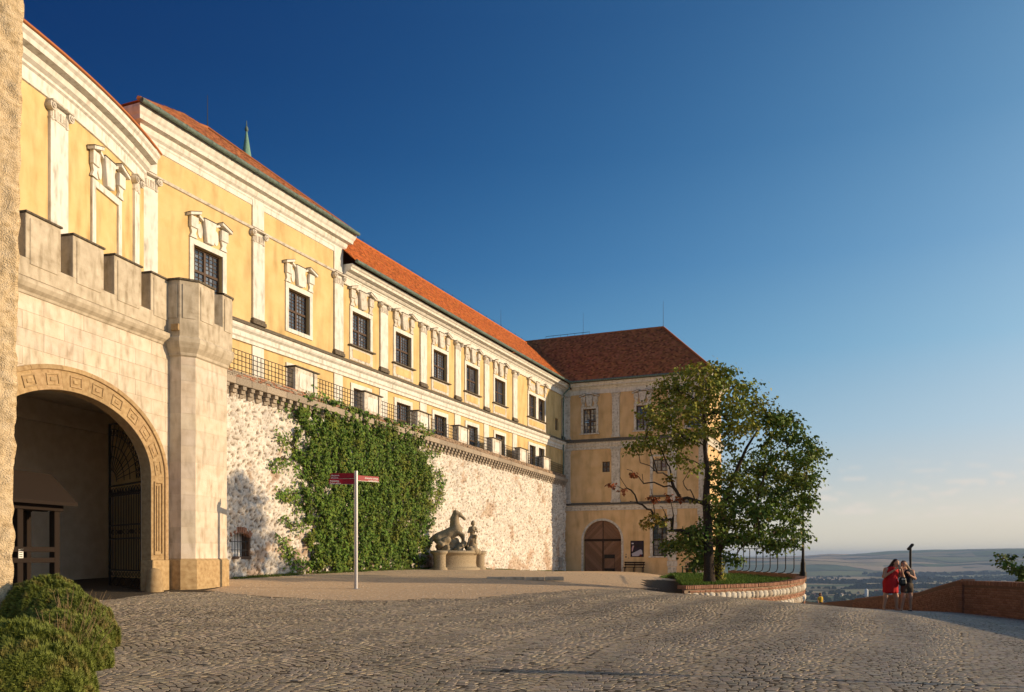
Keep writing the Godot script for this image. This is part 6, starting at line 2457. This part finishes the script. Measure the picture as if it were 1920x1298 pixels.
func person(label: String, at_: Vector3, turn: float, pz: Dictionary) -> Node3D:
	var P := thing("person", label, "person", Transform3D(Basis(Vector3.UP, turn), at_))
	var cell: float = pz.get("cell", .016)
	var sk := body(pz.skin, cell, .045)
	if pz.has("hands"):
		for h in pz.hands:
			sk.join(body(hand(h[0], h[1], h[2], h[3], h[4]), .0055, .008))
	if pz.has("head"):
		var c: Vector3 = pz.head; var f: Vector3 = pz.face
		var sd := f.cross(Vector3.UP).normalized()
		sk.join(body([[c + Vector3(0, .035, 0), c - Vector3(0, .02, 0), .082, .078], [c + f * .03 - Vector3(0, .03, 0), c + f * .045 - Vector3(0, .085, 0), .058, .036], [c + f * .082 + Vector3(0, .012, 0), c + f * .105 - Vector3(0, .024, 0), .009, .014], [c + f * .08 - Vector3(0, .058, 0) + sd * .014, c + f * .08 - Vector3(0, .058, 0) - sd * .014, .011, .011], [c + sd * .082 + Vector3(0, .01, 0), c + sd * .084 - Vector3(0, .03, 0), .016, .012], [c - sd * .082 + Vector3(0, .01, 0), c - sd * .084 - Vector3(0, .03, 0), .016, .012]], .008, .02))
		for e in [-1.0, 1.0]:
			var q := Shape.new()
			var o: Vector3 = c + f * .079 + sd * .031 * e + Vector3(0, .006, 0)
			q.lathe([Vector2(0, -.008), Vector2(.012, -.004), Vector2(.013, 0), Vector2(.011, .005), Vector2(0, .008)], o, 8)
			obj("eye", q, plain(.03, .02, .018, .3), P)
	obj("body", sk, pz.skin_mat, P)
	for g in pz.wear:
		obj(g[0], body(g[1], cell, g[3] if g.size() > 3 else .05), g[2], P)
	return P
func hem(a: Vector3, ra: float, b: Vector3, rb: float, t: float) -> Array:
	var r := []
	for i in 12:
		var d := Vector3(cos(TAU * i / 12), 0, sin(TAU * i / 12) * .8)
		r.append([a + d * ra, b + d * rb, t, t])
	return r
func make_people() -> void:
	var skin := plain(.50, .27, .17, .55)
	skin.subsurf_scatter_enabled = true
	skin.subsurf_scatter_strength = .08
	var V := func(x: float, y: float, z: float) -> Vector3: return Vector3(x, y, z)
	# two women leaning their heads together over a phone
	var pa := at(12.42, 28.0); pa.y = ground(12.42, 28.0) + .012
	var red := plain(.50, .012, .014, .8)
	person("person in a short red dress raising both hands to the face", pa, 0.0, {
		"skin_mat": skin, "head": V.call(.185, 1.545, .03), "face": Vector3(.25, -.25, .93).normalized(),
		"skin": [
			[V.call(-.11, .84, 0), V.call(-.17, .46, .03), .105, .072], [V.call(-.17, .46, .03), V.call(-.215, .09, -.01), .07, .042], [V.call(-.215, .045, -.03), V.call(-.245, .035, .13), .038, .028],
			[V.call(.12, .84, 0), V.call(.17, .46, .04), .105, .072], [V.call(.17, .46, .04), V.call(.2, .09, 0), .07, .042], [V.call(.2, .045, -.02), V.call(.24, .035, .14), .038, .028],
			[V.call(0, .9, 0), V.call(.03, 1.12, 0), .17, .15], [V.call(.03, 1.12, 0), V.call(.06, 1.28, 0), .15, .15], [V.call(-.13, 1.34, 0), V.call(.25, 1.36, 0), .075, .075],
			[V.call(.1, 1.36, 0), V.call(.165, 1.5, .01), .06, .052],
			[V.call(-.16, 1.34, 0), V.call(-.26, 1.12, .1), .066, .052], [V.call(-.26, 1.12, .1), V.call(.04, 1.34, .24), .05, .03],
			[V.call(.26, 1.34, 0), V.call(.37, 1.1, .1), .066, .052], [V.call(.37, 1.1, .1), V.call(.26, 1.36, .24), .05, .03]],
		"hands": [[V.call(.04, 1.34, .24), Vector3(.75, .6, .1), Vector3(.2, 0, -1), .7, 1.0], [V.call(.26, 1.36, .24), Vector3(-.5, .8, .1), Vector3(-.2, 0, -1), .7, -1.0]],
		"wear": [
			["dress", [[V.call(0, .76, .01), V.call(0, .9, 0), .2, .225]] + hem(Vector3(0, .9, 0), .165, Vector3(0, .63, .01), .19, .06) + [[V.call(0, .85, .0), V.call(0, .9, 0), .21, .225], [V.call(0, .9, 0), V.call(.03, 1.1, 0), .215, .19], [V.call(.03, 1.1, 0), V.call(.06, 1.27, 0), .19, .185], [V.call(-.09, 1.3, 0), V.call(.21, 1.32, 0), .09, .09], [V.call(-.11, 1.3, 0), V.call(-.1, 1.39, 0), .05, .035], [V.call(.22, 1.32, 0), V.call(.21, 1.4, 0), .05, .035]], red],
			["hair", [[V.call(.175, 1.6, -.01), V.call(.165, 1.53, -.05), .098, .1], [V.call(.1, 1.55, -.03), V.call(-.01, 1.36, -.07), .06, .07], [V.call(-.01, 1.36, -.07), V.call(-.03, 1.2, -.12), .07, .05], [V.call(.27, 1.54, -.02), V.call(.29, 1.38, -.05), .04, .04]], plain(.035, .012, .01, .5)],
			["sandals", [[V.call(-.215, .012, -.06), V.call(-.25, .012, .15), .03, .032], [V.call(.2, .012, -.05), V.call(.245, .012, .16), .03, .032]], plain(.25, .16, .12, .7), .01]]})
	var bag := body([[Vector3(.0, .0, 0), Vector3(.0, -.14, 0), .06, .08], [Vector3(.1, .0, 0), Vector3(.1, -.14, 0), .06, .08]], .014, .06)
	var hb := thing("handbag", "small black shoulder bag hanging between the two people", "bag", Transform3D(Basis(), pa + Vector3(.25, 1.04, .22)))
	obj("bag_body", bag, plain(.012, .014, .014, .45), hb)
	var ss := Shape.new()
	ss.tube([Vector3(-.02, .04, 0), Vector3(-.03, .2, -.06), Vector3(0, .35, -.16)], [.01, .01, .01], 5)
	obj("strap", ss, plain(.012, .014, .014, .45), hb)
	ss = Shape.new()
	ss.box(-.012, -.01, .07, .112, .008, .082)
	obj("clasp", ss, plain(.7, .7, .7, .3, .8), hb)
	var pb := at(13.0, 28.1); pb.y = ground(13.0, 28.1) + .012
	person("person in black top and brown shorts leaning a head towards the red dress", pb, 0.0, {
		"skin_mat": skin, "head": V.call(-.115, 1.525, .04), "face": Vector3(-.75, -.35, .6).normalized(),
		"skin": [
			[V.call(-.08, .84, 0), V.call(-.13, .46, .04), .095, .065], [V.call(-.13, .46, .04), V.call(-.18, .09, .02), .064, .04], [V.call(-.18, .045, 0), V.call(-.24, .035, .15), .037, .027],
			[V.call(.1, .84, 0), V.call(.1, .46, .05), .095, .065], [V.call(.1, .46, .05), V.call(.12, .09, 0), .064, .04], [V.call(.12, .045, -.02), V.call(.08, .035, .14), .037, .027],
			[V.call(.01, .88, 0), V.call(.03, 1.1, 0), .14, .125], [V.call(.03, 1.1, 0), V.call(.02, 1.26, 0), .125, .13], [V.call(-.13, 1.31, .02), V.call(.19, 1.31, -.02), .062, .062],
			[V.call(-.02, 1.34, 0), V.call(-.09, 1.48, .02), .055, .05],
			[V.call(.2, 1.31, -.02), V.call(.23, 1.08, .08), .056, .045], [V.call(.23, 1.08, .08), V.call(-.0, 1.2, .2), .044, .028],
			[V.call(-.15, 1.31, .02), V.call(-.27, 1.12, -.08), .056, .045], [V.call(-.27, 1.12, -.08), V.call(-.36, .98, -.12), .044, .03]],
		"hands": [[V.call(-.0, 1.2, .2), Vector3(-.5, .85, .1), Vector3(-.4, -.2, -1), .5, -1.0], [V.call(-.36, .98, -.12), Vector3(-.5, -.8, 0), Vector3(0, 0, 1), .4, 1.0]],
		"wear": [
			["top", [[V.call(.02, .98, 0), V.call(.03, 1.1, 0), .155, .145], [V.call(.03, 1.1, 0), V.call(.02, 1.25, 0), .145, .15], [V.call(-.08, 1.29, .01), V.call(.14, 1.29, -.01), .075, .075]], plain(.012, .012, .016, .8)],
			["shorts", [[V.call(.01, .96, 0), V.call(.01, .86, 0), .15, .165], [V.call(-.08, .84, 0), V.call(-.1, .68, .02), .115, .108], [V.call(.1, .84, 0), V.call(.1, .68, .02), .115, .108]], plain(.085, .06, .04, .85), .03],
			["hair", [[V.call(-.1, 1.58, 0), V.call(-.08, 1.51, -.03), .095, .1], [V.call(-.02, 1.54, -.02), V.call(.1, 1.36, -.07), .06, .065], [V.call(.1, 1.36, -.07), V.call(.15, 1.16, -.1), .065, .045]], plain(.13, .07, .035, .45)],
			["shoes", [[V.call(-.175, .025, -.03), V.call(-.25, .02, .16), .042, .035], [V.call(.12, .025, -.05), V.call(.075, .02, .15), .042, .035]], plain(.015, .014, .016, .6), .015]]})
	var ph := Shape.new()
	ph.box(-.035, -.07, -.004, .035, .07, .004, .003)
	tag(obj("phone", ph, plain(.02, .02, .025, .2), self, Transform3D(Basis(Vector3.UP, .3) * Basis(Vector3.RIGHT, -.3), pa + Vector3(.16, 1.43, .275))), "dark phone held up by the person in the red dress", "phone")
	# walker further down the road
	var pc := at(25.3, 70.0); pc.y = ground(25.3, 70.0)
	person("distant person in a yellow shirt walking down the road", pc, 0.4, {
		"skin_mat": skin, "cell": .028, "head": V.call(0, 1.6, .02), "face": Vector3(0, 0, 1),
		"skin": [[V.call(-.09, .85, 0), V.call(-.1, .45, .08), .09, .065], [V.call(-.1, .45, .08), V.call(-.1, .06, .02), .062, .045], [V.call(.09, .85, 0), V.call(.1, .45, -.02), .09, .065], [V.call(.1, .45, -.02), V.call(.1, .06, -.12), .062, .045], [V.call(0, .9, 0), V.call(0, 1.3, 0), .14, .15], [V.call(0, 1.35, 0), V.call(0, 1.52, 0), .06, .05], [V.call(-.18, 1.36, 0), V.call(-.25, 1.08, .03), .055, .045], [V.call(-.25, 1.08, .03), V.call(-.24, .84, .1), .042, .03], [V.call(.18, 1.36, 0), V.call(.25, 1.08, -.03), .055, .045], [V.call(.25, 1.08, -.03), V.call(.25, .84, .02), .042, .03]],
		"wear": [["shirt", [[V.call(0, .98, 0), V.call(0, 1.3, 0), .165, .17], [V.call(-.17, 1.36, 0), V.call(-.22, 1.2, 0), .075, .07], [V.call(.17, 1.36, 0), V.call(.22, 1.2, 0), .075, .07]], plain(.6, .40, .04, .85)], ["skirt", [[V.call(0, .95, 0), V.call(0, .68, 0), .17, .2]], plain(.03, .03, .05, .85)], ["hair", [[V.call(0, 1.66, -.01), V.call(0, 1.58, -.05), .1, .1]], plain(.06, .035, .02, .6)]]})

# ---------- fountain with rearing horse and seated boy ----------
func make_fountain() -> void:
	var stone := rough_mat([[0, .16, .125, .08], [.4, .34, .27, .18], [1, .54, .45, .32]], 240, .9, .025, .8)
	var fr := frame(TER_AT, TER_DIR)
	var o := fr * Vector3(17.3, 0, 1.55)
	o.y = ground(o.x, -o.z)
	var F := thing("fountain", "old stone wall fountain with an oval basin below the statues", "fountain", Transform3D(fr.basis, o))
	var s := Shape.new()
	s.lathe([Vector2(1.95, -.2), Vector2(1.95, .1), Vector2(1.75, .14), Vector2(1.66, .22), Vector2(1.62, .4), Vector2(1.66, .75), Vector2(1.72, .86), Vector2(1.86, .9), Vector2(1.9, .98), Vector2(1.86, 1.06), Vector2(1.6, 1.08), Vector2(1.55, .9), Vector2(0, .9)], Vector3.ZERO, 40, 0, TAU, .66)
	obj("basin", s, stone, F)
	for p in [[2.25, .55, .3], [2.95, .1, .28], [-2.2, .1, .3]]:
		s = Shape.new()
		s.lathe([Vector2(p[2] * 1.3, -.2), Vector2(p[2] * 1.3, .12), Vector2(p[2], .18), Vector2(p[2], .82), Vector2(p[2] * 1.15, .88), Vector2(p[2] * 1.35, .94), Vector2(p[2] * 1.35, 1.06), Vector2(0, 1.08)], Vector3(p[0], 0, p[1]), 18)
		obj("pedestal", s, stone, F)
	# rocks
	var prims := []
	for i in 34:
		var p := Vector3(rnd(-1.0, 1.35), 1.0 + rng.randf() * .75, rnd(-.5, .5))
		p.y = 1.0 + (p.y - 1.0) * (1.0 - absf(p.x + .2) / 1.8)
		var q := p + Vector3(rnd(-.2, .2), rnd(-.12, .12), rnd(-.2, .2))
		prims.append([p, q, rnd(.13, .24), rnd(.1, .2)])
	var wb := Transform3D(Basis(), o)
	var R := thing("rock_pile", "pile of carved rocks under the horse statue on the fountain", "rock", wb)
	obj("rocks", body(prims, .04, .03), stone, R)
	# horse, facing right
	var H := thing("horse_statue", "weathered stone statue of a rearing horse on the fountain", "statue", wb)
	var h := [
		[Vector3(-.85, 1.75, .0), Vector3(-.3, 2.0, .0), .36, .33], [Vector3(-.3, 2.0, 0), Vector3(.08, 2.22, 0), .33, .33],
		[Vector3(.05, 2.35, 0), Vector3(.02, 2.75, 0), .26, .19], [Vector3(.02, 2.75, 0), Vector3(.08, 3.12, 0), .19, .145],
		[Vector3(.08, 3.17, 0), Vector3(.26, 3.08, 0), .14, .125], [Vector3(.26, 3.08, 0), Vector3(.50, 2.86, 0), .11, .075], [Vector3(.5, 2.86, 0), Vector3(.55, 2.82, 0), .08, .07],
		[Vector3(.03, 3.27, .07), Vector3(.04, 3.40, .09), .045, .012], [Vector3(.03, 3.27, -.07), Vector3(.04, 3.40, -.09), .045, .012],
		[Vector3(-.04, 3.25, 0), Vector3(-.16, 2.85, 0), .07, .1], [Vector3(-.16, 2.85, 0), Vector3(-.22, 2.45, 0), .1, .09],
		[Vector3(.2, 2.1, .2), Vector3(.50, 1.92, .26), .13, .075], [Vector3(.50, 1.92, .26), Vector3(.50, 1.52, .24), .065, .05], [Vector3(.5, 1.5, .24), Vector3(.56, 1.42, .24), .06, .07],
		[Vector3(.2, 2.1, -.2), Vector3(.42, 1.75, -.24), .13, .075], [Vector3(.42, 1.75, -.24), Vector3(.34, 1.4, -.24), .065, .05],
		[Vector3(-.9, 1.75, .2), Vector3(-.62, 1.45, .3), .2, .12], [Vector3(-.62, 1.45, .3), Vector3(-.86, 1.2, .3), .1, .07], [Vector3(-.9, 1.75, -.2), Vector3(-.7, 1.4, -.3), .2, .12], [Vector3(-.7, 1.4, -.3), Vector3(-.95, 1.15, -.3), .1, .07],
		[Vector3(-1.15, 1.85, 0), Vector3(-1.38, 1.6, 0), .12, .13], [Vector3(-1.38, 1.6, 0), Vector3(-1.5, 1.2, 0), .13, .06]]
	obj("horse_body", body(h, .032, .07), stone, H)
	var B := thing("boy_statue", "weathered stone statue of a seated boy beside the horse", "statue", wb)
	var x := .98
	var b := [
		[Vector3(x, 1.85, 0), Vector3(x - .01, 2.05, 0), .15, .135], [Vector3(x - .01, 2.05, 0), Vector3(x, 2.28, 0), .135, .15], [Vector3(x - .13, 2.34, 0), Vector3(x + .13, 2.34, 0), .075, .075],
		[Vector3(x, 2.36, 0), Vector3(x + .03, 2.48, .02), .06, .055], [Vector3(x + .03, 2.6, .02), Vector3(x + .04, 2.56, .05), .115, .1], [Vector3(x + .03, 2.66, -.02), Vector3(x - .02, 2.58, -.05), .1, .1],
		[Vector3(x - .16, 2.33, 0), Vector3(x - .24, 2.1, .08), .065, .05], [Vector3(x - .24, 2.1, .08), Vector3(x + .02, 2.12, .2), .048, .04],
		[Vector3(x + .16, 2.33, 0), Vector3(x + .26, 2.12, .08), .065, .05], [Vector3(x + .26, 2.12, .08), Vector3(x + .05, 2.22, .2), .048, .04],
		[Vector3(x + .07, 1.84, .02), Vector3(x + .2, 1.88, .3), .1, .08], [Vector3(x + .2, 1.88, .3), Vector3(x + .16, 1.55, .34), .075, .05], [Vector3(x + .16, 1.5, .34), Vector3(x + .2, 1.48, .44), .045, .035],
		[Vector3(x - .07, 1.84, .02), Vector3(x - .16, 1.7, .28), .1, .08], [Vector3(x - .16, 1.7, .28), Vector3(x - .26, 1.36, .3), .075, .05], [Vector3(x - .26, 1.32, .3), Vector3(x - .26, 1.3, .4), .045, .035],
		[Vector3(x, 1.62, -.05), Vector3(x, 1.2, -.05), .2, .28]]
	obj("boy_body", body(b, .024, .04), stone, B)

# ---------- signpost, lamps, bench and other small things ----------
func words(parent: Node, text: String, h: float, t: Transform3D, m: Material, align := HORIZONTAL_ALIGNMENT_LEFT) -> void:
	var tm := TextMesh.new()
	var f := SystemFont.new()
	f.font_names = PackedStringArray(["Droid Sans"])
	f.font_weight = 700
	tm.font = f
	tm.text = text
	tm.font_size = 32
	tm.pixel_size = h / 24.0
	tm.depth = .003
	tm.horizontal_alignment = align
	var o := MeshInstance3D.new()
	o.mesh = tm
	o.material_override = m
	o.transform = t
	o.name = "lettering"
	parent.add_child(o, true)
func make_small_things() -> void:
	# signpost
	var p := at(-5.0, 27.33); p.y = ground(-5.0, 27.33)
	var S := thing("signpost", "grey steel signpost with three dark red direction blades", "signpost", Transform3D(Basis(), p))
	var steel := plain(.46, .45, .46, .35, .5)
	var s := Shape.new()
	s.tube([Vector3(0, -.1, 0), Vector3(0, 3.80, 0)], [.062, .062], 16)
	obj("pole", s, steel, S)
	s = Shape.new()
	s.lathe([Vector2(.16, 0), Vector2(.16, .03), Vector2(.06, .035)], Vector3.ZERO, 16)
	obj("foot_plate", s, steel, S)
	var white := plain(.8, .8, .78, .6)
	var maroon := plain(.30, .006, .02, .4)
	var blade := func(y: float, dir: Vector3, l1: String, l2: String, left: bool) -> void:
		var fr := frame(Vector3(0, y, 0), dir)
		if fr.basis.z.z < 0:
			fr = Transform3D(Basis(-fr.basis.x, Vector3.UP, -fr.basis.z), fr.origin)
		var a := -.86 if left else .06
		var q := Shape.new()
		q.box(a, -.085, -.02, a + .80, .085, .02, .006)
		var b := obj("sign_blade", q, maroon, S, fr)
		q = Shape.new()
		q.box(a - .004, -.092, -.024, a + .804, -.0855, .024)
		obj("edge_strip", q, steel, b)
		for k in 2:
			var t := Transform3D(Basis(), Vector3(a + .03 if left else a + .77, [.012, -.062][k], .0215))
			words(b, [l1, l2][k], .05 - .006 * k, t, white, HORIZONTAL_ALIGNMENT_LEFT if left else HORIZONTAL_ALIGNMENT_RIGHT)
	blade.call(3.65, Vector3(-.985, 0, -.17), "Muzeum", "Museum", true)
	blade.call(3.46, Vector3(-.998, 0, .04), "Pokladna", "Ticket office", true)
	blade.call(3.58, Vector3(.74, 0, -.67), "Zámecké sklepy", "Castle cellars", false)
	# lamp on the kerb beyond the lawn, and one beside the road outside the frame whose shadow crosses the setts
	for l in [[12.25, 35.9, .28, 3.4, "dark iron lamp post standing on the brick kerb beside the trees"], [12.0, 9.1, -.68, 3.15, "slim dark lamp post beside the level parapet"]]:
		var T := thing("lamp_post", l[4], "lamp", Transform3D(Basis(), at(l[0], l[1], l[2])))
		var h: float = l[3]
		s = Shape.new()
		s.lathe([Vector2(.15, -.3), Vector2(.15, .1), Vector2(.11, .16), Vector2(.1, .5), Vector2(.075, .58), Vector2(.085, .62), Vector2(.06, .7), Vector2(.045, h * .6), Vector2(.06, h * .62), Vector2(.04, h * .65), Vector2(.032, h - .55), Vector2(.06, h - .5), Vector2(.03, h - .45)], Vector3.ZERO, 12)
		obj("post", s, M.iron, T)
		s = Shape.new()
		s.lathe([Vector2(.05, h - .45), Vector2(.11, h - .42), Vector2(.16, h - .12)], Vector3.ZERO, 6)
		obj("lantern_glass", s, plain(.5, .5, .45, .2), T)
		s = Shape.new()
		s.lathe([Vector2(.19, h - .12), Vector2(.15, h - .05), Vector2(.05, h), Vector2(.02, h + .1), Vector2(0, h + .12)], Vector3.ZERO, 6)
		obj("lantern_roof", s, M.iron, T)
	# floodlight pole behind the two people
	var fp := at(17.75, 38.0, -2.6)
	var FL := thing("floodlight_pole", "dark pole with a tilted floodlight head rising behind the two people", "lamp", Transform3D(Basis(), fp))
	s = Shape.new()
	s.tube([Vector3(0, -.1, 0), Vector3(0, 4.02, 0)], [.055, .05], 10)
	obj("pole", s, M.iron, FL)
	s = Shape.new()
	s.box(-.17, -.05, -.08, .17, .05, .08, .015, Transform3D(Basis(Vector3(0, 0, 1), .85), Vector3(.0, 4.08, 0)))
	obj("lamp_head", s, M.iron, FL)
	# poster on the wing
	var wf := frame(Vector3(4.5, 0, -74.0), Vector3(.91944, 0, .39322))
	var im := Image.create(64, 78, false, Image.FORMAT_RGB8)
	im.fill(Color(.10, .05, .13))
	for y in 78:
		for x in 64:
			var c := Color(.10 + .03 * sin(x * .3), .05, .13 + .04 * sin(y * .2))
			var u := (x - 3) + (y - 56) * -.2; var v := (y - 56) + x * .42
			if u > 0 and u < 56 and v > 8 - x * .05 and v < 34 and y < 76 and y > 42 + absf(x - 44) * .55 - 4:
				c = Color(.72, .70, .76) if (x * 7 + y * 3) % 11 > 2 else Color(.55, .54, .6)
			if x > 4 and x < 17 and y > 22 and y < 52 and absf(x - 4 - (52 - y) * .3) < 4.5:
				c = Color(.72, .58, .60)
			if y > 8 and y < 15 and x > 3 and x < 14:
				c = Color(.8, .78, .82)
			if y > 66 and x > 44 and x < 54:
				c = Color(.35, .06, .1)
			im.set_pixel(x, y, c)
	var pm := plain(1, 1, 1, .4)
	pm.albedo_color = Color.WHITE
	pm.albedo_texture = ImageTexture.create_from_image(im)
	var PO := thing("poster", "framed dark purple poster with a white drawing on the ochre wall", "poster", wf.translated_local(Vector3(5.97, 1.05, .0)))
	s = Shape.new()
	s.box(-.03, -.03, .0, 1.1, 1.33, .03)
	obj("frame", s, M.dark, PO)
	s = Shape.new()
	s.quad(Vector3(0, 0, .034), Vector3(1.07, 0, .034), Vector3(1.07, 1.3, .034), Vector3(0, 1.3, .034))
	obj("print", s, pm, PO)
	# door signs by the arch
	for q in [[5.5, .95, .09, .16], [5.52, 1.2, .07, .08], [5.75, .9, .06, .05]]:
		s = Shape.new()
		s.box(0, 0, 0, q[2], q[3], .02)
		tag(obj("wall_plate", s, plain(.08, .05, .05, .5), self, wf.translated_local(Vector3(q[0], q[1], 0))), "small dark plate on the wall between arched door and poster", "sign", "plates beside the arched door")
	# bench along the wing wall
	var gy := ground(10.0, 70.5)
	var BN := thing("bench", "dark slatted bench against the ochre wall under the poster", "bench", wf.translated_local(Vector3(5.5, gy, .5)))
	for q in [[.0, .40, -.12, .05], [.0, .40, .03, .05], [.0, .40, .18, .05]]:
		s = Shape.new()
		s.box(0, .40, q[2], 1.75, .45, q[2] + .12, .008)
		obj("seat_slat", s, M.dark_wood, BN)
	for y in [.58, .76]:
		s = Shape.new()
		s.box(0, y, -.2, 1.75, y + .12, -.16, .008)
		obj("back_slat", s, M.dark_wood, BN)
	for x in [.08, .85, 1.6]:
		s = Shape.new()
		s.box(x, 0, .2, x + .06, .4, .26); s.box(x, 0, -.22, x + .06, .86, -.2); s.box(x, .34, -.2, x + .06, .4, .2)
		obj("leg", s, M.iron, BN)
	# two low garden chairs on the grass
	for q in [[1293, 1074, "green", Color(.05, .12, .06), -.6], [1304, 1073, "brown", Color(.12, .06, .03), .7]]:
		var Z := 46.0
		var X: float = (q[0] - 960.0) / FOCAL * Z
		var C := thing("garden_chair", "low %s slatted garden chair on the grass by the trees" % q[2], "chair", Transform3D(Basis(Vector3.UP, q[4]), at(X, Z, lawn_h(X, Z) - .02)))
		var cm := plain(q[3].r, q[3].g, q[3].b, .6)
		for i in 5:
			s = Shape.new()
			s.box(-.27 + i * .11, .28, -.25, -.27 + i * .11 + .09, .92 - absf(i - 2) * .05, -.22, .006, Transform3D(Basis(Vector3.RIGHT, -.35), Vector3(0, .02, 0)))
			obj("back_slat", s, cm, C)
			s = Shape.new()
			s.box(-.28, .30 + i * .02, -.28 + i * .11, .28, .325 + i * .02, -.19 + i * .11, .004)
			obj("seat_slat", s, cm, C)
		for x in [-.33, .28]:
			s = Shape.new()
			s.box(x, 0, .2, x + .05, .5, .26); s.box(x, 0, -.4, x + .05, .5, -.34); s.box(x - .03, .5, -.42, x + .09, .53, .3)
			obj("arm_frame", s, cm, C)
	# low stone trough edge on the gravel
	var ty := ground(-.6, 33.0)
	var TR := thing("stone_kerb", "low straight stone kerb lying on the gravel before the fountain", "kerb", frame(at(-1.05, 35.2, ground(-1.05, 35.2)), Vector3(1, 0, .03)))
	var kx := 0.0
	while kx < 3.2:
		s = Shape.new()
		s.box(kx, -.05, -.14, kx + .78, .10 + rnd(-.01, .01), .14, .02)
		obj("kerb_stone", s, M.parapet_stone, TR)
		kx += .8
	# meter box and pipe at the end of the terrace wall
	var tf := frame(TER_AT, TER_DIR)
	var MB := thing("meter_box", "small grey metal box on the shaded end of the terrace wall", "box", tf.translated_local(Vector3(42.3, .15, .1)))
	s = Shape.new()
	s.box(0, 0, -.05, .7, .85, .12, .01)
	obj("case", s, plain(.35, .33, .3, .5), MB)
	s = Shape.new()
	s.box(.06, .45, .12, .64, .8, .13)
	obj("door", s, plain(.28, .26, .24, .5), MB)
	# label on the bell stand
	var lb := thing("notice", "small white notice fixed to a post of the bell stand", "sign", frame(at(-13.86, 23.7), Vector3(.2539, 0, -.96723)).translated_local(Vector3(-.35, 1.0, .602)))
	s = Shape.new()
	s.box(-.08, 0, 0, .08, .26, .008)
	obj("card", s, plain(.75, .74, .7, .6), lb)
	for k in 4:
		s = Shape.new()
		s.box(-.055, .04 + k * .055, .008, .05, .06 + k * .055, .011)
		obj("printed_line", s, plain(.05, .05, .05, .6), lb)
